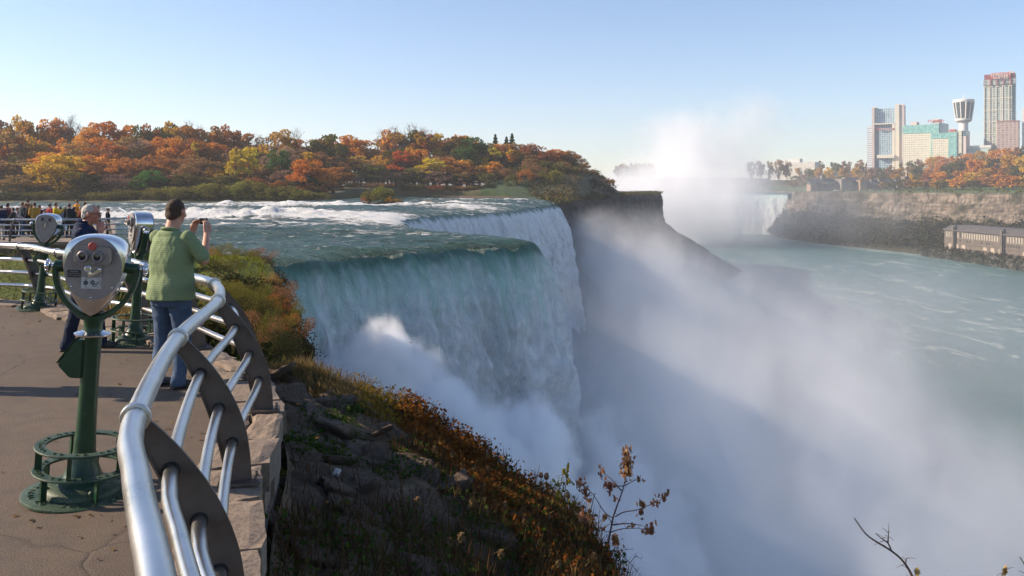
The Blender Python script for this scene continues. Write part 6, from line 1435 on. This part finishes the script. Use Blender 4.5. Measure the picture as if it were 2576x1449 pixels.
m = MB(); m.lathe([(23*u_, zY(258.5, Yt)), (24.5*u_, zY(257, Yt)), (24.5*u_, zY(251.5, Yt)), (22*u_, zY(250, Yt)), (8*u_, zY(249.5, Yt)), (0, zY(249, Yt))], 24, (cx, Yt, 0)); m.build('pod_roof', WHP, r, 40)
for k in range(12):
    a = 2*math.pi*(k+.5)/12; m = MB(); m.tube([(cx+18.3*u_*math.cos(a), Yt+18.3*u_*math.sin(a), zY(299, Yt)), (cx+24.3*u_*math.cos(a), Yt+24.3*u_*math.sin(a), zY(258, Yt))], 1.0, 4); m.build('pod_rib', WHP, r)
for z_ in (271, 280, 289): m = MB(); q = 18+6*(298-z_)/37; m.lathe([(q*u_+.2, zY(z_+.5, Yt)), (q*u_+.5, zY(z_-.5, Yt))], 24, (cx, Yt, 0), cap=False); m.build('floor_band', DKG, r)
m = MB(); m.tube([(cx, Yt, zY(250, Yt)), (cx, Yt, zY(241, Yt)), (cx, Yt, zY(234, Yt))], [.8, .5, .2], 6); m.build('antenna', WHP, r)
SK[:] = [.7, 1290, 2514]
# 4 tall hotel with the red top
Ye = 1290; r = base_empty('highrise_hotel', 2514, Ye, 'tallest grey green hotel tower with a red lettered top at the right', 'hotel')
EG = facade_mat('grey_green_front', (.50, .50, .46), (.10, .16, .15), 5.6, 3.4, .64, .70, glass2=(.24, .32, .30)); PK = facade_mat('pink_front', (.44, .33, .30), (.16, .13, .14), 5.2, 3.5, .5, .5)
block('tower', rectY(2475, 2546, Ye, 14), ZB, zY(213, Ye), EG, r); block('right_side', rectY(2546.2, 2554, Ye+4, 12), ZB, zY(215, Ye), facade_mat('shaded_side_front', (.22, .34, .36), (.06, .12, .14), 4, 3.4, .7, .5), r)  # right side darker, with its shade put into the wall colours
block('upper_floors', rectY(2473, 2554, Ye-2, 16), zY(213, Ye), zY(199, Ye), facade_mat('upper_front', (.42, .44, .42), (.10, .12, .13), 7.2, 3.3, .62, .6), r)
block('red_band', rectY(2476, 2553.5, Ye-1, 15), zY(199, Ye), zY(186, Ye), M('dark_red_cladding', (.20, .035, .035), .6, 0, (.26, .05, .045), .1), r); block('sign_panel', rectY(2493, 2542, Ye-4, 2.5), zY(198.6, Ye), zY(183.5, Ye), REDS, r)
sign('EMBASSY', 2517.5, 187.6, Ye-5.4, 6.0, WHP, r); sign('SUITES', 2517.5, 194.8, Ye-5.4, 6.0, WHP, r); block('roof_room', rectY(2536, 2550, Ye+8, 12), zY(186, Ye), zY(180, Ye), PALESOLID, r)
for px in (2491, 2507.5, 2523.5, 2541): block('red_fin', rectY(px, px+1.6, Ye-4.2, 2), zY(214, Ye), zY(199.4, Ye), REDS, r)
for py in (217, 247, 276, 306, 335): block('floor_line', rectY(2474.6, 2546, Ye-.8, .7), zY(py+.7, Ye), zY(py-.7, Ye), CREAM, r)
for px in (2476, 2490, 2506, 2522, 2538): block('pilaster', rectY(px-.6, px+.9, Ye-1.3, 1.2), ZB, zY(217, Ye), CREAM, r)
block('pink_wing', rectY(2508, 2563, Ye-16, 14), ZB, zY(305.5, Ye-16), PK, r); block('pink_cornice', rectY(2507.5, 2564, Ye-16.8, 15.5), zY(306, Ye-16), zY(303.8, Ye-16), M('dark_cornice', (.28, .13, .12), .8), r)
# 5 right edge building, low glass hall, long roof left of the hotels
r = base_empty('white_hotel', 2576, Ye, 'white hotel block cut off by the right edge of the picture', 'hotel'); block('wing', rectY(2571, 2630, Ye-10, 30), ZB, zY(278, Ye), facade_mat('white_front', (.74, .72, .68), (.34, .32, .32), 5, 3.4, .4, .4), r); block('roof_room', rectY(2576, 2600, Ye, 12), zY(278, Ye), zY(272, Ye), WHP, r)
r = base_empty('glass_hall', 2460, Ye, 'long low glass roofed hall between the white tower and the tallest hotel', 'building'); block('hall', rectY(2428, 2492, Ye-22, 20), ZB, zY(372, Ye), facade_mat('hall_front', (.55, .62, .60), (.22, .34, .33), 6, 6, .8, .6), r); block('roof', rectY(2427, 2493, Ye-23, 22), zY(372, Ye), zY(366, Ye), WHP, r)
r = base_empty('distant_building', 2010, 1500, 'long low white building on the wooded hill left of the hotels', 'building'); block('hall', rectY(1936, 2050, 1480, 30), 15, zY(402, 1480), facade_mat('far_white_front', (.66, .62, .56), (.4, .38, .36), 8, 5, .5, .4), r); block('roof_room', rectY(1982, 2012, 1485, 18), zY(402, 1480), zY(392, 1480), WHP, r); block('roof_room', rectY(1950, 1975, 1485, 18), zY(402, 1480), zY(397, 1480), CREAM, r)
SK[:] = [0, 1400, 2200]
# 6 dark stone park buildings on the lawn above the cliff
SLATE = M('slate_roof', (.045, .045, .055), .8, 0, (.07, .07, .08), .2); STN = M('dark_stonework', (.12, .105, .095), .9, 0, (.19, .165, .145), .3); SUNST = M('sunlit_tan_stonework', (.30, .20, .14), .9, 0, (.24, .17, .12), .3)  # tan copy of the stonework has sunlight put into its colour
def gable(name, px0, px1, ye, yt, Y, depth, root, wall=STN):
    a = rectY(px0, px1, Y, depth); z0 = can_z(a[0][0], Y)[0]-1; ze, zt = zY(ye, Y), zY(yt, Y); w_ = block('wall', a, z0, ze, wall, root); w_.name = 'wall'
    A, B, C_, D = [Vector((x, y, ze)) for x, y in a]; r0 = A.lerp(D, .5)+(B-A)*.04; r1 = B.lerp(C_, .5)-(B-A)*.04; r0.z = r1.z = zt; m = MB(); m.add([A, B, C_, D, r0, r1], [(0, 1, 5, 4), (2, 3, 4, 5), (1, 2, 5), (3, 0, 4)]); m.build('roof', SLATE, root)
    return w_
Yp = 1010
r = base_empty('park_hall', 2065, Yp, 'dark stone park hall with a steep slate roof, leftmost of the buildings above the cliff', 'building'); gable('a', 2039, 2056, 464, 452, Yp, 14, r, SUNST); gable('a', 2056, 2108, 462, 449, Yp+5, 20, r); block('turret', rectY(2068, 2076, Yp+10, 8), zY(462, Yp), zY(441, Yp), STN, r)
r = base_empty('park_lodge', 2140, Yp, 'flat topped dark park building in the middle of the row above the cliff', 'building'); block('wall', rectY(2117, 2146, Yp, 26), zY(479, Yp), zY(450, Yp), M('grey_brown_front', (.16, .14, .135), .9, 0, (.22, .2, .19), .3), r); gable('a', 2146, 2168, 462, 446, Yp+2, 24, r); block('penthouse', rectY(2126, 2140, Yp+6, 10), zY(450, Yp), zY(446, Yp), STN, r)
r = base_empty('park_house', 2220, Yp, 'long dark roofed park house with a sunlit tan stone end above the cliff', 'building'); block('end', rectY(2164, 2182, Yp-6, 18), zY(480, Yp), zY(453, Yp), SUNST, r); gable('a', 2182, 2272, 464, 450, Yp, 20, r); 
for px in (2192, 2212): block('dormer', rectY(px, px+7, Yp+3, 6), zY(460, Yp), zY(451, Yp), STN, r)
r = base_empty('stone_church', 2280, Yp, 'small dark stone tower house with a pointed roof, rightmost above the cliff', 'building'); block('tower', rectY(2276, 2287, Yp-8, 10), zY(478, Yp), zY(444, Yp), STN, r); block('chimney', rectY(2281, 2285, Yp-6, 4), zY(444, Yp), zY(436, Yp), SUNST, r); gable('a', 2258, 2276, 462, 448, Yp-4, 16, r); gable('a', 2287, 2296, 466, 456, Yp-6, 12, r)
# 7 powerhouse by the water
def pw(px, Y): return Vector(((px-1288)/FPX*Y, Y, 0))
a, b = pw(2376, 716), pw(2720, 560); dv = (b-a); Lw = dv.length; dv.normalize(); nv = Vector((dv.y, -dv.x, 0)); 
if nv.y > 0: nv = -nv
r = base_empty('powerhouse', 2480, 690, 'long stone powerhouse with tall pale windows at the foot of the opposite cliff', 'powerhouse')
PST = M('powerhouse_stone', (.15, .122, .10), .9, 0, (.105, .088, .074), .25, .5, 1.5, .2); PWN = M('pale_window', (.42, .37, .30), .4, 0, (.28, .25, .21), .5); PDK = M('dark_opening', (.03, .03, .03), .8); PRF = M('powerhouse_roof', (.07, .062, .06), .9, 0, (.10, .09, .085), .2)
zb_, zt_ = -50.5, -33.5; fr = lambda s, d, z: a+dv*s-nv*d+Vector((0, 0, z))
def pbox(name, s0, s1, d0, d1, z0, z1, mat, parent=r):
    m = MB(); m.add([fr(s0, d0, z0), fr(s1, d0, z0), fr(s1, d1, z0), fr(s0, d1, z0), fr(s0, d0, z1), fr(s1, d0, z1), fr(s1, d1, z1), fr(s0, d1, z1)], [(0, 3, 2, 1), (4, 5, 6, 7), (0, 1, 5, 4), (1, 2, 6, 5), (2, 3, 7, 6), (3, 0, 4, 7)])
    return m.build(name, mat, parent)
wl = pbox('wall', 0, Lw, 0, 24, zb_, zt_, PST); m = MB(); m.add([fr(-1, -1.2, zt_), fr(Lw, -1.2, zt_), fr(Lw, 6, zt_+3.4), fr(-1, 6, zt_+3.4), fr(Lw, 24, zt_+3.6), fr(-1, 24, zt_+3.6), fr(-1, -1.2, zt_+.01-.8), fr(Lw, -1.2, zt_-.8)], [(0, 1, 2, 3), (3, 2, 4, 5), (6, 7, 1, 0)]); m.build('roof', PRF, r)
bay = 62.0; s = 3.0; nwin = 0
while s < min(Lw-3, 250):
    q = s % bay
    if 12 < q < 17 : s += 3.1; continue
    if nwin < 90:
        w_ = pbox('window', s, s+1.5, -.12, .3, zt_-6.2, zt_-1.6, PWN if random.random() < .8 else PDK)
        if q > 17: pbox('window', s, s+1.6, -.12, .3, zt_-9.4, zt_-7.4, PDK if random.random() < .5 else PST)
        nwin += 2
    s += 3.15
for s in np.arange(14, 250, bay): pbox('pier', s-1.4, s+1.4, -1.6, .4, zb_, zt_+2.6, PST); pbox('rain_stack', s+2.4, s+3.4, -1.0, .2, zb_, zt_+4, PDK)
pbox('string_course', 0, 250, -.5, .3, zt_-11.2, zt_-10.4, PST); k = 0
for s in np.arange(6, 250, 9.3):
    if k % 5 < 3: pbox('door', s, s+4.6, -.15, .3, zb_+1, zb_+5.6, M('lit_stone', (.40, .32, .25), .9, 0, (.34, .28, .22), .4))  # stone paler than the wall, sunlight painted in
    k += 1
TER = M('powerhouse_terrace', (.07, .06, .045), .95, 0, (.045, .045, .028), .3); m = MB(); m.add([fr(-12, -9, zb_+.3), fr(Lw, -9, zb_+.3), fr(Lw, 2, zb_+.3), fr(-12, 2, zb_+.3), fr(-12, -12, zb_-8), fr(Lw, -12, zb_-8)], [(0, 1, 2, 3), (4, 5, 1, 0)]); o = m.build('terrace_bank', TER); tag(o, kind='structure')
P = [tuple(fr(random.uniform(-14, 200), -9.2-3*t_, zb_+.3-8.3*t_)) for t_ in np.random.default_rng(3).uniform(0, 1, 500)]
scatter('bank_scrub', np.array(P), 1.6, LM['dark'], 'dark weeds on the river bank below the powerhouse', per=8, spread=1.3)
for k, s in enumerate(np.arange(2, 150, 8.3)):
    p = fr(s, -5, zb_+.2); put_tree('shrub', 'dark', p, 3.4, 2.3, 'clipped dark bush in the row in front of the powerhouse', 'bush', 'row of bushes in front of the powerhouse', k % 3, 0, k)
r2 = base_empty('pavilion', 2480, 720, 'low flat roofed pavilion on the ledge above the powerhouse', 'building')
pbox('roof', 58, 98, 34, 46, -26.6, -25.6, M('pavilion_roof', (.50, .40, .32), .8), r2); pbox('wall', 60, 96, 38, 45, -31, -26.6, PDK, r2)
for s in (60.5, 95): pbox('pillar', s, s+1.2, 35, 36.2, -31, -26.6, SUNST, r2)
r3 = base_empty('machine_hut', 2560, 700, 'small pale hut beside the pavilion above the powerhouse', 'building'); pbox('wall', 108, 120, 36, 44, -31, -24, WHP, r3); pbox('roof', 107, 121, 35, 45, -24, -23.4, PRF, r3)
# 8 small things on the islands and lawn
def lawn_car(px, Y, col, lab):
    x = (px-1288)/FPX*Y; z = can_z(x, Y)[0]+.35; r = empty('parked_car', (x, Y, z)); tag(r, lab, 'car'); mt = M('car_'+lab.split()[1], col, .4)
    m = MB(); m.box((0, 0, .65), (4.6, 1.9, .75)); m.box((0, 0, 1.25), (2.6, 1.7, .6), None, .8); m.build('body', mt, r)
    m = MB(); m.box((0, -.88, 1.28), (2.2, .06, .36)); m.build('window', GLASS, r)
    for sx in (-1.4, 1.4):
        for sy in (-.9, .9): m = MB(); m.lathe([(.36, -.1), (.36, .1)], 12, (sx, sy, .36), Matrix.Rotation(R(90), 3, 'X')); m.build('wheel', BLK, r)
for px, c_, lab in [(2113, (.6, .3, .2), 'parked orange car on the lawn below the park lodge'), (2103, (.7, .7, .7), 'parked white car on the lawn in front of the park hall'), (2193, (.55, .5, .45), 'parked beige car on the lawn in front of the park house'), (2345, (.6, .6, .62), 'parked silver car on the lawn below the wooded hill'), (2427, (.65, .65, .66), 'parked grey car on the lawn near the right edge')]: lawn_car(px, 985, c_, lab)
ORG = M('orange_netting', (.55, .10, .05), .8)
for (p0, p1, py, Y, lab) in [(1120, 1150, 478, 326, 'orange barrier netting strung between posts under the wood'), (1258, 1282, 464, 330, 'second orange barrier at the foot of the lawn')]:
    r = empty('barrier', atY(p0, py, Y)); tag(r, lab, 'barrier'); L_ = (p1-p0)/FPX*Y; m = MB(); m.box((L_/2, 0, 0), (L_, .05, .9)); m.build('netting', ORG, r)
    for k in range(4): m = MB(); m.box((L_*k/3, .06, -.15), (.1, .08, 1.5)); m.build('post', BARK, r)
r = empty('utility_cart', atY(1307, 497, 312)); tag(r, 'small white and yellow utility cart at the end of the river path', 'cart'); m = MB(); m.box((0, 0, .6), (1.9, 1.2, .6)); m.build('chassis', M('cart_yellow', (.55, .38, .05), .5), r); m = MB(); m.box((0, 0, 1.5), (1.5, 1.1, 1.1), None, .85); m.build('cab', WHP, r); m = MB(); m.box((0, -.56, 1.5), (1.0, .04, .6)); m.build('windscreen', GLASS, r)
for sx in (-.6, .6): m = MB(); m.lathe([(.28, -.65), (.28, .65)], 12, (sx, 0, .28), Matrix.Rotation(R(90), 3, 'X')); m.build('wheel', BLK, r)
r = empty('path_fence', (0, 0, 0)); tag(r, 'low brown post fence along the river path beyond the far rapids', 'fence')
pa, pb = atY(1085, 499, 309), atY(1335, 500, 302); m = MB(); m.tube([pa+Vector((0, 0, 1.0)), pb+Vector((0, 0, 1.0))], .06, 5); m.build('rail', BARKP, r)
for k in range(40): q = pa.lerp(pb, k/39); m = MB(); m.box(q+Vector((0, 0, .5)), (.14, .14, 1.3)); m.build('post', BARKP, r)
m = MB(); q = [atY(1060, 503, 316), atY(1400, 505, 296)]; m.add([q[0], q[1], q[1]+Vector((0, 6, 1.6)), q[0]+Vector((0, 8, 1.6))], [(0, 1, 2, 3)]); o = m.build('path', SOIL); tag(o, kind='structure')
# ================================================================ SPRAY AND AIR
def mist(name, ells, dens, nscale, lo, hi, warp=.35, aniso=.25, detail=4, color=(.99, .993, 1.0), label=None, zmin=GZ-.5, rough=.58, stretch=(1, 1, 1), step=None, power=1.0, fine=.6):
    t = NT(name); co = t.coord()
    nz = t.n('TexNoise', {'Vector': t.vmul(co, stretch), 'Scale': nscale, 'Detail': detail, 'Roughness': rough})
    n1 = nz.outputs[0]
    tot = None
    for (c, r, k) in ells:
        q = t.n('VectorMath', {0: co, 1: c}, operation='SUBTRACT'); q = t.n('VectorMath', {0: q, 1: r}, operation='DIVIDE')
        L = t.n('VectorMath', {0: q}, operation='LENGTH').outputs['Value']
        v = t.math('MULTIPLY', t.math('SUBTRACT', 1.0, L), k)
        tot = v if tot is None else t.math('MAXIMUM', tot, v)
    s = t.math('ADD', tot, t.math('MULTIPLY', t.math('SUBTRACT', n1, .5), warp*4))
    d = t.n('MapRange', {0: s, 1: lo, 2: hi, 3: 0.0, 4: 1.0}, interpolation_type='SMOOTHSTEP').outputs[0]
    if power != 1: d = t.math('POWER', d, power)
    # nothing outside the ellipsoids
    d = t.math('MULTIPLY', d, t.n('MapRange', {0: tot, 1: 0.0, 2: .12, 3: 0.0, 4: 1.0}).outputs[0])
    if fine: d = t.math('MULTIPLY', d, t.n('MapRange', {0: t.noise(t.vmul(co, (1, 1, .6)), nscale*3.1, 4, .6, .8), 1: .36, 2: .62, 3: 1-fine, 4: 1+fine*.4}).outputs[0])
    v = t.n('VolumePrincipled', {'Color': (*color, 1), 'Density': t.math('MULTIPLY', d, dens), 'Anisotropy': aniso})
    t.t.links.new(v.outputs[0], t.out.inputs[1])
    if step: t.mat.cycles.volume_step_rate = step
    bm = bmesh.new()
    for (c, r, k) in ells:
        for i in range(12):
            ph = math.pi*(i+.5)/12
            for j in range(18):
                th = 2*math.pi*j/18
                bm.verts.new((c[0]+r[0]*1.04*math.sin(ph)*math.cos(th), c[1]+r[1]*1.04*math.sin(ph)*math.sin(th), max(zmin, c[2]+r[2]*1.04*math.cos(ph))))
    h = bmesh.ops.convex_hull(bm, input=bm.verts)
    bmesh.ops.delete(bm, geom=[g for g in set(h['geom_interior']+h['geom_unused']) if isinstance(g, bmesh.types.BMVert)], context='VERTS')
    me = bpy.data.meshes.new(name); bm.to_mesh(me); bm.free()
    o = link(name, me, t.mat); tag(o, label, 'mist', kind='stuff'); return o
NOMIST = False
if not NOMIST:
    mist('spray', [((-10, 60, -23.6), (13.5, 8, 17.5), 1), ((-13, 55, -33), (11, 8, 24), .9), ((-3, 63, -31.5), (13, 10, 22), 1), ((6, 70, -46), (16, 16, 26), 1), ((9, 84, -44), (13, 17, 26), .85)],
         4.0, .17, .16, .46, warp=.34, detail=9, rough=.66, stretch=(1, 1, .8), fine=.97, step=.35, label='dense white spray boiling up at the foot of the near falls')
    mist('mist', [((28, 190, -43), (44, 105, 36), 1), ((36, 260, -38), (46, 110, 36), 1), ((56, 130, -56), (62, 110, 24), .65), ((62, 320, -52), (72, 150, 34), .7), ((48, 60, -58), (60, 60, 18), .5)],
         .046, .028, -.04, 1.15, warp=.62, detail=8, stretch=(1, .8, .6), fine=.95, step=.6, label='broad bank of white mist filling the gorge below the near falls')
    mist('mist', [((22, 63, -43), (38, 50, 29), 1.1), ((46, 56, -48), (46, 50, 27), 1), ((27, 88, -37), (33, 42, 30), .95), ((18, 80, -28), (26, 30, 26), .8)],
         .075, .045, .0, 1.05, warp=.55, detail=8, stretch=(1, .9, .6), fine=.9, step=.6, label='shaded blue white mist at the near foot of the falls below the slope')
    mist('mist_cloud', [((166, 915, -28), (150, 150, 88), 1.1), ((200, 940, 24), (102, 90, 72), .9), ((250, 950, 60), (72, 64, 60), .6)],
         .040, .010, .04, 1.0, warp=.46, detail=7, fine=.8, label='tall plume of pink white mist rising from the far horseshoe falls')
    mist('mist_veil', [((100, 270, -42), (120, 210, 26), 1)], .0045, .016, -.1, .9, warp=.4, detail=5, label='thin drifting veil of mist over the river right of the near falls')
    mist('mist_veil', [((215, 960, -46), (130, 120, 34), 1), ((310, 900, -30), (170, 170, 50), .8)], .0055, .012, .0, .8, warp=.3, detail=4, label='thin veil of mist drifting before the far horseshoe falls')
# the air
t = NT('haze'); v = t.n('VolumePrincipled', {'Color': (.93, .96, 1.0, 1), 'Density': .00019, 'Anisotropy': .2}); t.t.links.new(v.outputs[0], t.out.inputs[1])
m = MB(); m.box((100, 1300, 70), (3600, 3600, 268)); o = m.build('haze', t.mat); tag(o, 'thin blue haze in the air over the whole gorge', 'haze', kind='stuff')
